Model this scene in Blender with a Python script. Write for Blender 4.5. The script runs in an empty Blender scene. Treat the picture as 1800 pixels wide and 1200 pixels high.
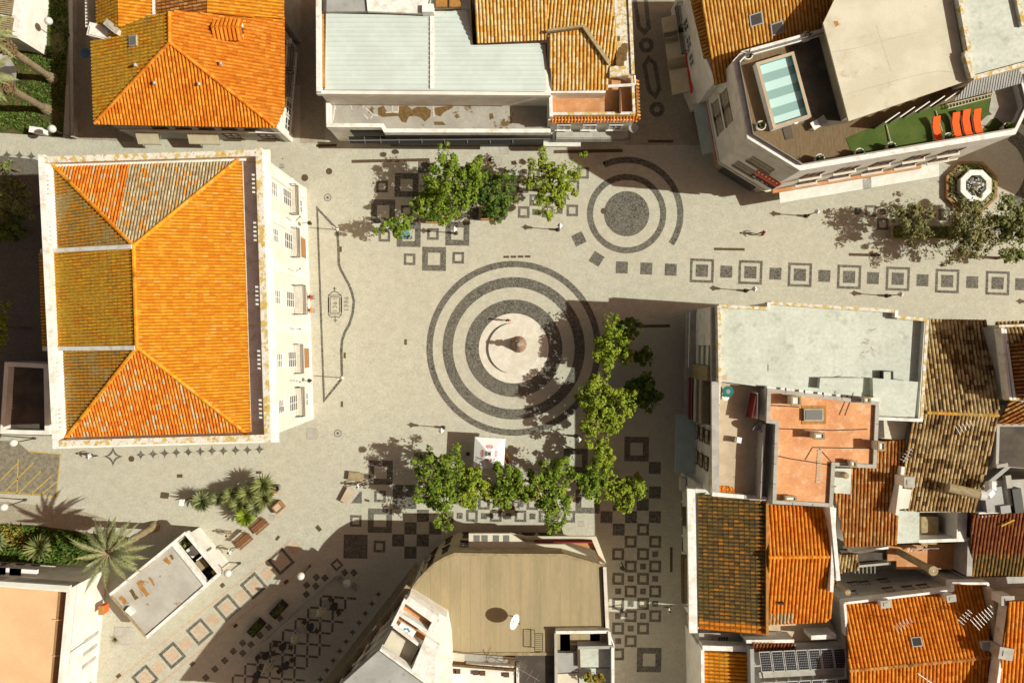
import bpy, bmesh, math, random
from mathutils import Vector, Matrix
R = math.radians
random.seed(7)
scene = bpy.context.scene
COL = scene.collection
# ---------------------------------------------------------------- camera, sky, sun, exposure
HC, F = 80.0, 1400.0                      # flying height (m) and focal length in photo pixels
cam = bpy.data.cameras.new('camera'); cam.sensor_width = 36.0; cam.lens = F*36/1800; cam.clip_end = 2000
camo = bpy.data.objects.new('camera', cam); COL.objects.link(camo)
camo.location = (0, 0, HC); camo.rotation_euler = (0, 0, 0); scene.camera = camo
SUN_EL, SUN_AZ = R(41.5), R(-4.5)         # the sun stands to the right of the picture, shadows fall left
world = bpy.data.worlds.new('World'); scene.world = world; world.use_nodes = True
nt = world.node_tree; nt.nodes.clear()
sky = nt.nodes.new('ShaderNodeTexSky'); sky.sky_type = 'NISHITA'; sky.sun_disc = False
sky.sun_elevation = SUN_EL; sky.sun_rotation = R(90) - SUN_AZ; sky.dust_density = 3.0; sky.air_density = 1.0
tn = nt.nodes.new('ShaderNodeMix'); tn.data_type = 'RGBA'; tn.blend_type = 'MULTIPLY'; tn.inputs[0].default_value = 1.0
tn.inputs[7].default_value = (0.82, 0.50, 0.32, 1)
bg = nt.nodes.new('ShaderNodeBackground'); bg.inputs[1].default_value = 0.12
ow = nt.nodes.new('ShaderNodeOutputWorld')
nt.links.new(sky.outputs[0], tn.inputs[6]); nt.links.new(tn.outputs[2], bg.inputs[0]); nt.links.new(bg.outputs[0], ow.inputs[0])
sl = bpy.data.lights.new('sun', 'SUN'); sl.energy = 5.0; sl.angle = R(0.5); sl.color = (0.97, 0.985, 0.88)
so = bpy.data.objects.new('sun', sl); COL.objects.link(so)
sd = Vector((math.cos(SUN_EL)*math.cos(SUN_AZ), math.cos(SUN_EL)*math.sin(SUN_AZ), math.sin(SUN_EL)))
so.rotation_euler = sd.to_track_quat('Z', 'Y').to_euler(); so.location = (60, 0, 60)
vs = scene.view_settings; vs.view_transform = 'Standard'; vs.look = 'None'; vs.gamma = 1.0; vs.use_curve_mapping = False; vs.exposure = 0.14
# ---------------------------------------------------------------- measuring: photo pixel + real height -> metres
def P(px, py, h=0.0):
    s = (HC-h)/F
    return Vector(((px-900)*s, (600-py)*s, h))
def P2(px, py, h=0.0):
    v = P(px, py, h); return (v.x, v.y)
def plane3(a, b, c):
    A, B, C = P(*a), P(*b), P(*c); n = (B-A).cross(C-A).normalized()
    if n.z < 0: n = -n
    return A, n
def on(px, py, pl):
    A, n = pl; o = Vector((0, 0, HC)); d = P(px, py, 0)-o
    return o + d*((A-o).dot(n)/d.dot(n))
# ---------------------------------------------------------------- materials
MATS = {}
def lin(c):
    return tuple(c[:3])+(1,)
def M(name, c1, c2=None, scale=1.0, lo=.4, hi=.6, rough=.85, bump=0.0, bscale=20, c3=None, s3=.4, t3=(.6,.7), metal=0, spec=.3, coords='pos', fine=.0, fs=6, stretch=None):
    m = bpy.data.materials.new(name); m.use_nodes = True; n = m.node_tree; n.nodes.clear(); N = n.nodes.new; L = n.links.new
    out = N('ShaderNodeOutputMaterial'); b = N('ShaderNodeBsdfPrincipled'); L(b.outputs[0], out.inputs[0])
    b.inputs['Roughness'].default_value = rough; b.inputs['Metallic'].default_value = metal; b.inputs['Specular IOR Level'].default_value = spec
    b.inputs['Base Color'].default_value = lin(c1)
    if coords == 'pos': vec = N('ShaderNodeNewGeometry').outputs['Position']
    else: vec = N('ShaderNodeTexCoord').outputs['Object']
    if stretch:
        mp = N('ShaderNodeMapping'); mp.inputs['Scale'].default_value = stretch; L(vec, mp.inputs[0]); vec = mp.outputs[0]
    col = None
    def noise(s, d=6, rg=.6):
        t = N('ShaderNodeTexNoise'); t.inputs['Scale'].default_value = s; t.inputs['Detail'].default_value = d; t.inputs['Roughness'].default_value = rg; L(vec, t.inputs[0]); return t.outputs[0]
    def mr(src, a, bb):
        t = N('ShaderNodeMapRange'); t.inputs[1].default_value = a; t.inputs[2].default_value = bb; L(src, t.inputs[0]); return t.outputs[0]
    def mix(f, a, bb, typ='MIX'):
        t = N('ShaderNodeMix'); t.data_type = 'RGBA'; t.blend_type = typ
        if isinstance(f, float): t.inputs[0].default_value = f
        else: L(f, t.inputs[0])
        for i, x in ((6, a), (7, bb)):
            if isinstance(x, tuple): t.inputs[i].default_value = lin(x)
            else: L(x, t.inputs[i])
        return t.outputs[2]
    if c2: col = mix(mr(noise(scale), lo, hi), tuple(c1), tuple(c2))
    if c3: col = mix(mr(noise(s3, 8, .65), *t3), col if col else tuple(c1), tuple(c3))
    if fine > 0:
        g = N('ShaderNodeMapRange'); g.inputs[1].default_value = .3; g.inputs[2].default_value = .7; g.inputs[3].default_value = 1-fine; g.inputs[4].default_value = 1+fine
        L(noise(fs, 3), g.inputs[0]); cc = N('ShaderNodeCombineColor'); [L(g.outputs[0], cc.inputs[i]) for i in range(3)]
        col = mix(1.0, col if col else tuple(c1), cc.outputs[0], 'MULTIPLY')
    if col: L(col, b.inputs['Base Color'])
    if bump > 0:
        bp = N('ShaderNodeBump'); bp.inputs['Strength'].default_value = bump; bp.inputs['Distance'].default_value = .03; L(noise(bscale, 4), bp.inputs['Height']); L(bp.outputs[0], b.inputs['Normal'])
    MATS[name] = m; return m
def TM(name, cols, patch=None, ps=.5, pt=(.5, .62), rough=.85, grime=.35, chan=.5):
    """roof tile / leaf material: one of several clay colours per piece (face attribute 'tint'), lichen patches on top"""
    m = bpy.data.materials.new(name); m.use_nodes = True; n = m.node_tree; n.nodes.clear(); N = n.nodes.new; L = n.links.new
    out = N('ShaderNodeOutputMaterial'); b = N('ShaderNodeBsdfPrincipled'); L(b.outputs[0], out.inputs[0]); b.inputs['Roughness'].default_value = rough; b.inputs['Specular IOR Level'].default_value = .2
    at = N('ShaderNodeAttribute'); at.attribute_name = 'tint'
    cr = N('ShaderNodeValToRGB'); cr.color_ramp.interpolation = 'CONSTANT' if patch is not None else 'LINEAR'; e = cr.color_ramp.elements
    while len(e) < len(cols): e.new(.5)
    if patch: cols = list(cols)+[(tuple(q*chan for q in cols[0][0]), .01)]; e.new(.5)
    tot = 0
    for i, (c, w) in enumerate(cols):
        if patch and i == len(cols)-1: tot = .985
        e[i].position = tot; e[i].color = lin(c); tot += w
    L(at.outputs['Fac'], cr.inputs[0]); col = cr.outputs[0]
    g = N('ShaderNodeNewGeometry')
    def noise(s, d=6):
        t = N('ShaderNodeTexNoise'); t.inputs['Scale'].default_value = s; t.inputs['Detail'].default_value = d; t.inputs['Roughness'].default_value = .65; L(g.outputs['Position'], t.inputs[0]); return t.outputs[0]
    if patch:
        r = N('ShaderNodeMapRange'); r.inputs[1].default_value, r.inputs[2].default_value = pt; L(noise(ps), r.inputs[0])
        x = N('ShaderNodeMix'); x.data_type = 'RGBA'; L(r.outputs[0], x.inputs[0]); L(col, x.inputs[6]); x.inputs[7].default_value = lin(patch); col = x.outputs[2]
    if grime:
        r = N('ShaderNodeMapRange'); r.inputs[1].default_value = .3; r.inputs[2].default_value = .7; r.inputs[3].default_value = 1-grime; r.inputs[4].default_value = 1+grime*.5; L(noise(3.5, 4), r.inputs[0])
        cc = N('ShaderNodeCombineColor'); [L(r.outputs[0], cc.inputs[i]) for i in range(3)]
        x = N('ShaderNodeMix'); x.data_type = 'RGBA'; x.blend_type = 'MULTIPLY'; x.inputs[0].default_value = 1; L(col, x.inputs[6]); L(cc.outputs[0], x.inputs[7]); col = x.outputs[2]
    L(col, b.inputs['Base Color']); MATS[name] = m; return m
def cobble(name, c1, c2, c3, sc=9.0):
    """small hand-cut paving cubes, 8-10 cm"""
    m = bpy.data.materials.new(name); m.use_nodes = True; n = m.node_tree; n.nodes.clear(); N = n.nodes.new; L = n.links.new
    out = N('ShaderNodeOutputMaterial'); b = N('ShaderNodeBsdfPrincipled'); L(b.outputs[0], out.inputs[0]); b.inputs['Roughness'].default_value = .8; b.inputs['Specular IOR Level'].default_value = .25
    g = N('ShaderNodeNewGeometry').outputs['Position']
    v = N('ShaderNodeTexVoronoi'); v.inputs['Scale'].default_value = sc; L(g, v.inputs[0])
    sp = N('ShaderNodeSeparateColor'); L(v.outputs['Color'], sp.inputs[0])
    cr = N('ShaderNodeValToRGB'); e = cr.color_ramp.elements; e[0].color = lin(c1); e[1].color = lin(c2); L(sp.outputs[0], cr.inputs[0])
    t = N('ShaderNodeTexNoise'); t.inputs['Scale'].default_value = .09; t.inputs['Detail'].default_value = 9; t.inputs['Roughness'].default_value = .7; L(g, t.inputs[0])
    r = N('ShaderNodeMapRange'); r.inputs[1].default_value = .42; r.inputs[2].default_value = .68; r.inputs[4].default_value = .6; L(t.outputs[0], r.inputs[0])
    x = N('ShaderNodeMix'); x.data_type = 'RGBA'; L(r.outputs[0], x.inputs[0]); L(cr.outputs[0], x.inputs[6]); x.inputs[7].default_value = lin(c3)
    t2 = N('ShaderNodeTexNoise'); t2.inputs['Scale'].default_value = 1.1; t2.inputs['Detail'].default_value = 8; t2.inputs['Roughness'].default_value = .8; L(g, t2.inputs[0])
    r2 = N('ShaderNodeMapRange'); r2.inputs[1].default_value = .3; r2.inputs[2].default_value = .7; r2.inputs[3].default_value = .84; r2.inputs[4].default_value = 1.1; L(t2.outputs[0], r2.inputs[0])
    cc = N('ShaderNodeCombineColor'); [L(r2.outputs[0], cc.inputs[i]) for i in range(3)]
    y = N('ShaderNodeMix'); y.data_type = 'RGBA'; y.blend_type = 'MULTIPLY'; y.inputs[0].default_value = 1; L(x.outputs[2], y.inputs[6]); L(cc.outputs[0], y.inputs[7])
    L(y.outputs[2], b.inputs['Base Color'])
    d = N('ShaderNodeTexVoronoi'); d.feature = 'DISTANCE_TO_EDGE'; d.inputs['Scale'].default_value = sc; L(g, d.inputs[0])
    bp = N('ShaderNodeBump'); bp.inputs['Strength'].default_value = .25; bp.inputs['Distance'].default_value = .02; L(d.outputs['Distance'], bp.inputs['Height']); L(bp.outputs[0], b.inputs['Normal'])
    MATS[name] = m; return m
cobble('limestone_cobble', (.39, .37, .292), (.49, .47, .375), (.42, .39, .30))
cobble('basalt_cobble', (.045, .042, .034), (.19, .175, .14), (.15, .135, .105))
cobble('pink_cobble', (.42, .31, .21), (.53, .41, .29), (.46, .34, .23))
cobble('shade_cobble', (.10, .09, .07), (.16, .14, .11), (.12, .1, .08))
cobble('street_cobble', (.28, .24, .175), (.38, .335, .25), (.31, .265, .19))
M('asphalt', (.16, .14, .10), (.24, .21, .15), 2.5, bump=.2, fine=.15)
M('yellow_paint', (.55, .36, .03), (.32, .25, .1), 5)
M('white_wall', (.74, .72, .66), (.64, .61, .53), .8, c3=(.5, .47, .4), s3=.9, t3=(.62, .8), bump=.1)
M('cream_wall', (.60, .615, .54), (.56, .57, .49), .7, c3=(.5, .44, .32), s3=1.2, t3=(.6, .8))
M('grey_wall', (.42, .40, .36), (.33, .31, .28), .8, fine=.08)
M('beige_wall', (.45, .38, .25), (.38, .32, .2), .7, c3=(.28, .24, .16), s3=.8, t3=(.55, .7))
M('ochre_lichen', (.62, .60, .53), (.50, .36, .11), 1.9, .48, .58, c3=(.42, .26, .05), s3=3.5, t3=(.56, .64), fine=.15)
M('coping_white', (.72, .71, .67), (.56, .52, .43), 1.4, .48, .66, fine=.08)
M('white_metal', (.55, .62, .58), (.5, .56, .52), .5, rough=.6, c3=(.52, .52, .45), s3=1.3, t3=(.62, .8))
M('white_flat', (.53, .56, .49), (.46, .49, .42), .35, c3=(.34, .34, .28), s3=.9, t3=(.56, .74), fine=.1, fs=3)
M('cream_flat', (.60, .56, .44), (.52, .48, .36), .3, c3=(.42, .37, .25), s3=.7, t3=(.58, .74), fine=.05)
M('terrace_grey', (.36, .34, .29), (.30, .28, .24), .6, c3=(.14, .085, .03), s3=.35, t3=(.57, .60), fine=.08)
M('beige_sheet', (.345, .275, .16), (.285, .235, .13), .25, c3=(.37, .29, .16), s3=.6, t3=(.5, .7), fine=.07, stretch=(2.5, .35, 1))
M('grey_sheet', (.36, .36, .34), (.30, .30, .28), .4, c3=(.24, .23, .2), s3=1.0, t3=(.58, .7), fine=.06)
M('kiosk_sheet', (.44, .42, .37), (.37, .35, .3), .5, c3=(.28, .16, .05), s3=.55, t3=(.6, .66), fine=.05)
M('terracotta_floor', (.50, .24, .10), (.42, .20, .08), .7, c3=(.56, .33, .18), s3=.9, t3=(.5, .7), fine=.12, fs=9)
M('salmon_roof', (.64, .31, .14), (.55, .25, .11), .45, c3=(.68, .43, .25), s3=1.1, t3=(.5, .7), fine=.12, fs=7)
M('peach_floor', (.70, .46, .25), (.64, .41, .22), .4, fine=.04)
M('sand_floor', (.50, .40, .28), (.42, .33, .22), .6, fine=.06)
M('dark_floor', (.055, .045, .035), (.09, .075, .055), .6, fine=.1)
M('wood_deck', (.13, .09, .045), (.18, .125, .065), 2, stretch=(6, .6, 1), fine=.12)
M('turf', (.045, .08, .008), (.07, .10, .014), .8, fine=.2, fs=18, bump=.4)
M('lawn_soil', (.05, .06, .012), (.10, .08, .025), .8, c3=(.16, .12, .045), s3=.5, t3=(.6, .7), fine=.25)
M('wood', (.17, .075, .03), (.24, .11, .045), 4, coords='obj', fine=.1)
M('dark_metal', (.03, .028, .025), rough=.5, metal=.4)
M('iron', (.06, .055, .05), rough=.5, metal=.5)
M('rail_metal', (.30, .29, .27), rough=.4, metal=.6)
M('rust_grate', (.12, .075, .04), (.08, .05, .03), 6)
M('glass_dark', (.035, .04, .04), rough=.12, spec=.6)
M('glass_pale', (.17, .17, .155), rough=.2, spec=.6)
M('window_frame', (.74, .72, .66), rough=.6)
M('frame_brown', (.10, .055, .03), rough=.6)
M('shutter', (.38, .34, .25), (.3, .27, .2), 3)
M('concrete', (.42, .40, .35), (.34, .32, .27), 1.5, fine=.1)
M('stone_white', (.62, .58, .49), (.55, .5, .41), 1.2, fine=.06)
M('stone_pier', (.34, .27, .15), (.26, .2, .11), 2.5, fine=.15)
M('planter_white', (.66, .64, .58), (.56, .53, .46), 3, coords='obj')
M('soil', (.045, .03, .018), (.08, .055, .03), 4)
M('bark', (.13, .095, .06), (.2, .15, .09), 5, coords='obj', bump=.5)
M('palm_bark', (.30, .24, .14), (.19, .145, .08), 6, coords='obj', bump=.8, bscale=9)
M('palm_skirt', (.26, .18, .085), (.13, .085, .04), 5, coords='obj', bump=1, bscale=8)
M('awning_cream', (.50, .44, .30), (.43, .37, .25), 1, coords='obj')
M('awning_white', (.66, .66, .60), (.58, .58, .52), 1, coords='obj')
M('awning_blue', (.36, .42, .40), (.31, .36, .34), 1, coords='obj')
M('red_cloth', (.50, .035, .015)); M('orange_cloth', (.80, .115, .012), (.72, .10, .012), 5, coords='obj'); M('blue_cloth', (.12, .25, .38)); M('yellow_cloth', (.70, .42, .03))
M('brown_door', (.33, .18, .08), (.28, .15, .065), 3); M('red_panel', (.16, .02, .015))
M('canvas', (.72, .73, .72), rough=.8); M('canvas_dirty', (.52, .49, .40), (.42, .39, .3), 4, coords='obj')
M('pool_pale', (.74, .78, .76), fine=.04, fs=20); M('pool_grey', (.38, .45, .43), fine=.04, fs=20); M('pool_teal', (.06, .33, .31)); M('pool_dark', (.015, .15, .13))
M('statue_stone', (.50, .44, .36), (.36, .3, .24), 5, coords='obj'); M('statue_red', (.30, .20, .13), (.22, .14, .09), 5, coords='obj')
M('solar', (.012, .015, .018), rough=.25, spec=.5); M('solar_frame', (.52, .52, .50), rough=.4, metal=.3)
M('dish_white', (.72, .72, .70), rough=.5); M('dish_grey', (.25, .25, .24), rough=.5)
M('globe', (.60, .58, .52), rough=.3); M('sign_red', (.5, .03, .02)); M('sign_orange', (.70, .13, .03)); M('sign_dark', (.03, .035, .06)); M('blue_paint', (.10, .19, .32))
M('stain_brown', (.17, .10, .035), (.11, .065, .02), 3); M('stain_rust', (.42, .2, .045), (.3, .15, .04), 3)
M('skin', (.45, .25, .16)); M('hair', (.03, .02, .012)); M('shoe', (.03, .025, .02))
TM('tile_bright', [((.66, .255, .014), .25), ((.62, .225, .011), .25), ((.70, .30, .02), .3), ((.60, .185, .010), .12), ((.62, .32, .06), .08)], (.58, .30, .03), .6, (.56, .74), grime=.22)
TM('tile_orange', [((.66, .22, .016), .3), ((.60, .18, .012), .3), ((.72, .27, .03), .25), ((.52, .14, .01), .15)], (.58, .26, .04), .5, (.56, .74), grime=.25, chan=.62)
TM('tile_beige', [((.46, .37, .22), .3), ((.38, .29, .165), .35), ((.50, .42, .27), .2), ((.62, .24, .03), .15)], (.30, .23, .12), .6, (.56, .7))
TM('tile_mixed', [((.66, .19, .02), .3), ((.58, .15, .014), .27), ((.68, .26, .035), .25), ((.46, .36, .2), .18)], (.56, .26, .05), .6, (.56, .7), grime=.3)
TM('tile_olive', [((.50, .28, .045), .4), ((.58, .29, .03), .25), ((.38, .24, .07), .15), ((.66, .24, .02), .2)], (.40, .30, .12), .55, (.5, .62))
TM('tile_ochre', [((.64, .33, .022), .35), ((.56, .29, .028), .35), ((.64, .21, .015), .15), ((.46, .27, .05), .15)], (.50, .30, .03), .5, (.48, .64))
TM('tile_yellow', [((.66, .42, .13), .3), ((.62, .34, .07), .3), ((.68, .50, .24), .25), ((.58, .25, .035), .15)], (.66, .52, .29), .7, (.52, .7), grime=.3)
TM('tile_moss', [((.17, .105, .035), .4), ((.24, .14, .035), .3), ((.42, .17, .02), .15), ((.11, .075, .03), .15)], (.14, .10, .03), .6, (.52, .66))
TM('tile_honey', [((.56, .29, .06), .3), ((.50, .24, .045), .3), ((.62, .36, .10), .25), ((.46, .19, .028), .15)], (.56, .34, .10), .6, (.54, .7), grime=.25, chan=.45)
TM('tile_tan', [((.42, .28, .115), .3), ((.30, .18, .07), .25), ((.52, .38, .19), .2), ((.13, .075, .03), .25)], (.50, .38, .19), .45, (.5, .66), grime=.4, chan=.14)
TM('tile_rust', [((.44, .16, .03), .3), ((.5, .24, .07), .3), ((.36, .12, .022), .25), ((.54, .31, .12), .15)], (.30, .14, .04), .5, (.52, .68), grime=.4, chan=.22)
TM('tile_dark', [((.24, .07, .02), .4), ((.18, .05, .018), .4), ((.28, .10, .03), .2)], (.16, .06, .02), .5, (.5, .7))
TM('leaf_green', [((.035, .075, .006), .2), ((.085, .15, .010), .4), ((.17, .235, .022), .4)], None, grime=0)
TM('leaf_lime', [((.05, .095, .006), .2), ((.12, .18, .010), .4), ((.235, .285, .025), .4)], None, grime=0)
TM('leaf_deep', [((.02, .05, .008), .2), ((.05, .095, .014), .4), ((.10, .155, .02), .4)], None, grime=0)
TM('leaf_brown', [((.07, .075, .022), .2), ((.135, .135, .04), .4), ((.23, .215, .085), .4)], None, grime=0)
TM('leaf_olive', [((.045, .055, .014), .2), ((.11, .13, .03), .4), ((.20, .215, .075), .4)], None, grime=0)
TM('leaf_frond', [((.05, .07, .02), .3), ((.12, .14, .05), .35), ((.22, .245, .11), .35)], None, grime=0)
TM('leaf_gold', [((.16, .10, .02), .3), ((.3, .2, .03), .4), ((.2, .2, .03), .3)], None, grime=0)
wm = bpy.data.materials.new('water'); wm.use_nodes = True; n_ = wm.node_tree; n_.nodes.clear()
o_ = n_.nodes.new('ShaderNodeOutputMaterial'); mx = n_.nodes.new('ShaderNodeMixShader'); tr = n_.nodes.new('ShaderNodeBsdfTransparent'); gl = n_.nodes.new('ShaderNodeBsdfGlossy')
tr.inputs[0].default_value = (.82, .95, .94, 1); gl.inputs['Roughness'].default_value = .08; mx.inputs[0].default_value = .05
nz = n_.nodes.new('ShaderNodeTexNoise'); nz.inputs['Scale'].default_value = 3; bp_ = n_.nodes.new('ShaderNodeBump'); bp_.inputs['Strength'].default_value = .3; n_.links.new(nz.outputs[0], bp_.inputs['Height']); n_.links.new(bp_.outputs[0], gl.inputs['Normal'])
n_.links.new(tr.outputs[0], mx.inputs[1]); n_.links.new(gl.outputs[0], mx.inputs[2]); n_.links.new(mx.outputs[0], o_.inputs[0]); MATS['water'] = wm
gm = wm.copy(); gm.name = 'clear_glass'; gm.node_tree.nodes['Transparent BSDF'].inputs[0].default_value = (.86, .9, .88, 1); gm.node_tree.nodes['Mix Shader'].inputs[0].default_value = .1; MATS['clear_glass'] = gm
# ---------------------------------------------------------------- mesh collector
class MB:
    def __init__(s): s.v = []; s.f = []; s.m = []; s.t = []
    def face(s, pts, m=0, t=0.5):
        i = len(s.v); s.v.extend([tuple(p) for p in pts]); s.f.append(tuple(range(i, i+len(pts)))); s.m.append(m); s.t.append(t)
    def obox(s, o, a, b, c, m=0):
        o, a, b, c = Vector(o), Vector(a), Vector(b), Vector(c); i = len(s.v)
        for z in (0, 1):
            for q in (o, o+a, o+a+b, o+b): s.v.append(tuple(q+c*z))
        for q in ((0, 3, 2, 1), (4, 5, 6, 7), (0, 1, 5, 4), (1, 2, 6, 5), (2, 3, 7, 6), (3, 0, 4, 7)):
            s.f.append(tuple(i+k for k in q)); s.m.append(m); s.t.append(.5)
    def box(s, c, sx, sy, sz, rz=0, m=0):
        """centre of the base, sizes, turn about z"""
        ca, sa = math.cos(rz), math.sin(rz); a = Vector((ca, sa, 0))*sx; b = Vector((-sa, ca, 0))*sy
        s.obox(Vector(c)-a/2-b/2, a, b, (0, 0, sz), m)
    def prism(s, poly, z0, z1, m=0, top=True, bottom=False):
        area = sum(poly[i][0]*poly[(i+1) % len(poly)][1]-poly[(i+1) % len(poly)][0]*poly[i][1] for i in range(len(poly)))
        if area < 0: poly = poly[::-1]
        n = len(poly); i = len(s.v)
        s.v += [(p[0], p[1], z0) for p in poly]+[(p[0], p[1], z1) for p in poly]
        for k in range(n):
            j = (k+1) % n; s.f.append((i+k, i+j, i+n+j, i+n+k)); s.m.append(m); s.t.append(.5)
        if top: s.f.append(tuple(range(i+n, i+2*n))); s.m.append(m); s.t.append(.5)
        if bottom: s.f.append(tuple(reversed(range(i, i+n)))); s.m.append(m); s.t.append(.5)
    def ring(s, outer, inner, z0, z1, m=0):
        n = len(outer); i = len(s.v)
        for (pl, z) in ((outer, z0), (outer, z1), (inner, z1), (inner, z0)): s.v += [(p[0], p[1], z) for p in pl]
        for k in range(n):
            j = (k+1) % n
            for a in range(4):
                b = (a+1) % 4; s.f.append((i+a*n+k, i+a*n+j, i+b*n+j, i+b*n+k)); s.m.append(m); s.t.append(.5)
    def cyl(s, p0, p1, r0, r1=None, n=8, cap=True, m=0, t=.5):
        p0, p1 = Vector(p0), Vector(p1); r1 = r0 if r1 is None else r1
        d = (p1-p0).normalized(); a = d.orthogonal().normalized(); b = d.cross(a); i = len(s.v)
        for (p, r) in ((p0, r0), (p1, r1)):
            for k in range(n):
                w = 2*math.pi*k/n; s.v.append(tuple(p+a*(r*math.cos(w))+b*(r*math.sin(w))))
        for k in range(n):
            j = (k+1) % n; s.f.append((i+k, i+j, i+n+j, i+n+k)); s.m.append(m); s.t.append(t)
        if cap:
            s.f.append(tuple(range(i+n, i+2*n))); s.m.append(m); s.t.append(t); s.f.append(tuple(reversed(range(i, i+n)))); s.m.append(m); s.t.append(t)
    def tube(s, pts, r, n=6, m=0):
        for a, b in zip(pts, pts[1:]): s.cyl(a, b, r, r, n, True, m)
    def lathe(s, c, prof, n=16, m=0):
        c = Vector(c); i = len(s.v); k = len(prof)
        for (r, z) in prof:
            for q in range(n):
                w = 2*math.pi*q/n; s.v.append((c.x+r*math.cos(w), c.y+r*math.sin(w), c.z+z))
        for a in range(k-1):
            for q in range(n):
                j = (q+1) % n; s.f.append((i+a*n+q, i+a*n+j, i+(a+1)*n+j, i+(a+1)*n+q)); s.m.append(m); s.t.append(.5)
    def ball(s, c, r, n=10, k=6, m=0, sz=1.0):
        s.lathe(c, [(max(r*math.sin(math.pi*a/k), 1e-3), -r*sz*math.cos(math.pi*a/k)) for a in range(k+1)], n, m)
    def build(s, name, mats, parent=None, kind=None, label=None, smooth=False, local=False, tint=False):
        me = bpy.data.meshes.new(name)
        off = Vector((0, 0, 0)) if (local or parent is None) else wloc(parent)
        vv = s.v if off.length == 0 else [(x-off.x, y-off.y, z-off.z) for x, y, z in s.v]
        me.from_pydata(vv, [], s.f)
        if isinstance(mats, str): mats = [mats]
        for q in mats: me.materials.append(MATS[q])
        if len(mats) > 1: me.polygons.foreach_set('material_index', s.m)
        if tint:
            at = me.attributes.new('tint', 'FLOAT', 'FACE'); at.data.foreach_set('value', s.t)
        if smooth: me.polygons.foreach_set('use_smooth', [True]*len(me.polygons))
        return link(name, me, parent, kind, label)
def wloc(o):
    v = Vector(o.location)
    while o.parent: o = o.parent; v += o.location
    return v
def link(name, me, parent=None, kind=None, label=None):
    o = bpy.data.objects.new(name, me); COL.objects.link(o)
    if parent: o.parent = parent
    if kind: o['kind'] = kind
    if label: o['label'] = label
    return o
def thing(name, label, cat, loc=(0, 0, 0), rz=0, group=None):
    o = bpy.data.objects.new(name, None); COL.objects.link(o); o.empty_display_size = .3
    o.location = loc; o.rotation_euler = (0, 0, rz); o['label'] = label; o['category'] = cat
    if group: o['group'] = group
    return o
def tag(o, label, cat, group=None):
    o['label'] = label; o['category'] = cat
    if group: o['group'] = group
    return o
def kids(o): return [c for c in bpy.data.objects if c.parent == o]
def dup(root, loc, rz=0, label=None, group=None, scale=None):
    ch = kids(root); r = root.copy(); COL.objects.link(r); r.location = loc; r.rotation_euler = (0, 0, rz)
    if scale: r.scale = (scale,)*3
    if label: r['label'] = label
    if group: r['group'] = group
    for c in ch:
        k = c.copy(); COL.objects.link(k); k.parent = r
        for g in kids(c):
            d = g.copy(); COL.objects.link(d); d.parent = k
    return r
def offset(poly, d):
    """inset (d>0) of a simple polygon"""
    area = sum(poly[i][0]*poly[(i+1) % len(poly)][1]-poly[(i+1) % len(poly)][0]*poly[i][1] for i in range(len(poly)))
    s = 1 if area > 0 else -1; n = len(poly); out = []
    for i in range(n):
        a, b, c = Vector(poly[i-1][:2]), Vector(poly[i][:2]), Vector(poly[(i+1) % n][:2])
        e1 = (b-a).normalized(); e2 = (c-b).normalized(); n1 = Vector((-e1.y, e1.x))*s; n2 = Vector((-e2.y, e2.x))*s
        k = (n1+n2); k = k/max(k.length_squared, .2)*2; out.append((b.x+k.x*d, b.y+k.y*d))
    return out
def clip(poly, ax, lo, hi):
    """part of a polygon (x, y tuples) between two lines square to an axis"""
    for lim, sg in ((lo, 1), (hi, -1)):
        out = []
        for i in range(len(poly)):
            a, b = poly[i-1], poly[i]; da, db = (a[ax]-lim)*sg, (b[ax]-lim)*sg
            if da*db < 0: t = da/(da-db); out.append((a[0]+(b[0]-a[0])*t, a[1]+(b[1]-a[1])*t))
            if db >= 0: out.append(b)
        poly = out
        if len(poly) < 3: return []
    return poly
def pp(pts, h): return [P2(x, y, h) for x, y in pts]
def walls(parent, px, h, z0=0.0, z1=None, mat='white_wall', name='wall', inset=0.0, top=True, label=None):
    q = pp(px, h)
    if inset: q = offset(q, inset)
    b = MB(); b.prism(q, z0, h if z1 is None else z1, top=top); return b.build(name, mat, parent, label=label)
def slab(parent, px, h, t, mat, name='roof', inset=0.0, label=None):
    q = pp(px, h)
    if inset: q = offset(q, inset)
    b = MB(); b.prism(q, h-t, h, bottom=True); return b.build(name, mat, parent, label=label)
def parapet(parent, px, h, hp, w, mat='white_wall', name='parapet', inset=0.0):
    """ring of wall standing on height h, outline px measured at its top"""
    q = pp(px, h+hp)
    if inset: q = offset(q, inset)
    b = MB(); b.ring(q, offset(q, w), h, h+hp); return b.build(name, mat, parent)
JIT = [0]
def bar(parent, a, b, h0, h1, w, mat, name='wall', ha=None):
    """upright wall along a photo line, measured at its top h1"""
    JIT[0] = (JIT[0]+7) % 23; h1 += JIT[0]*.0012
    A, B = P(*a, h1), P(*b, h1); d = (B-A); n = Vector((-d.y, d.x, 0)).normalized()*w
    m = MB(); m.obox((A.x-n.x/2, A.y-n.y/2, h0), (d.x, d.y, 0), n, (0, 0, h1-h0)); return m.build(name, mat, parent)
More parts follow.
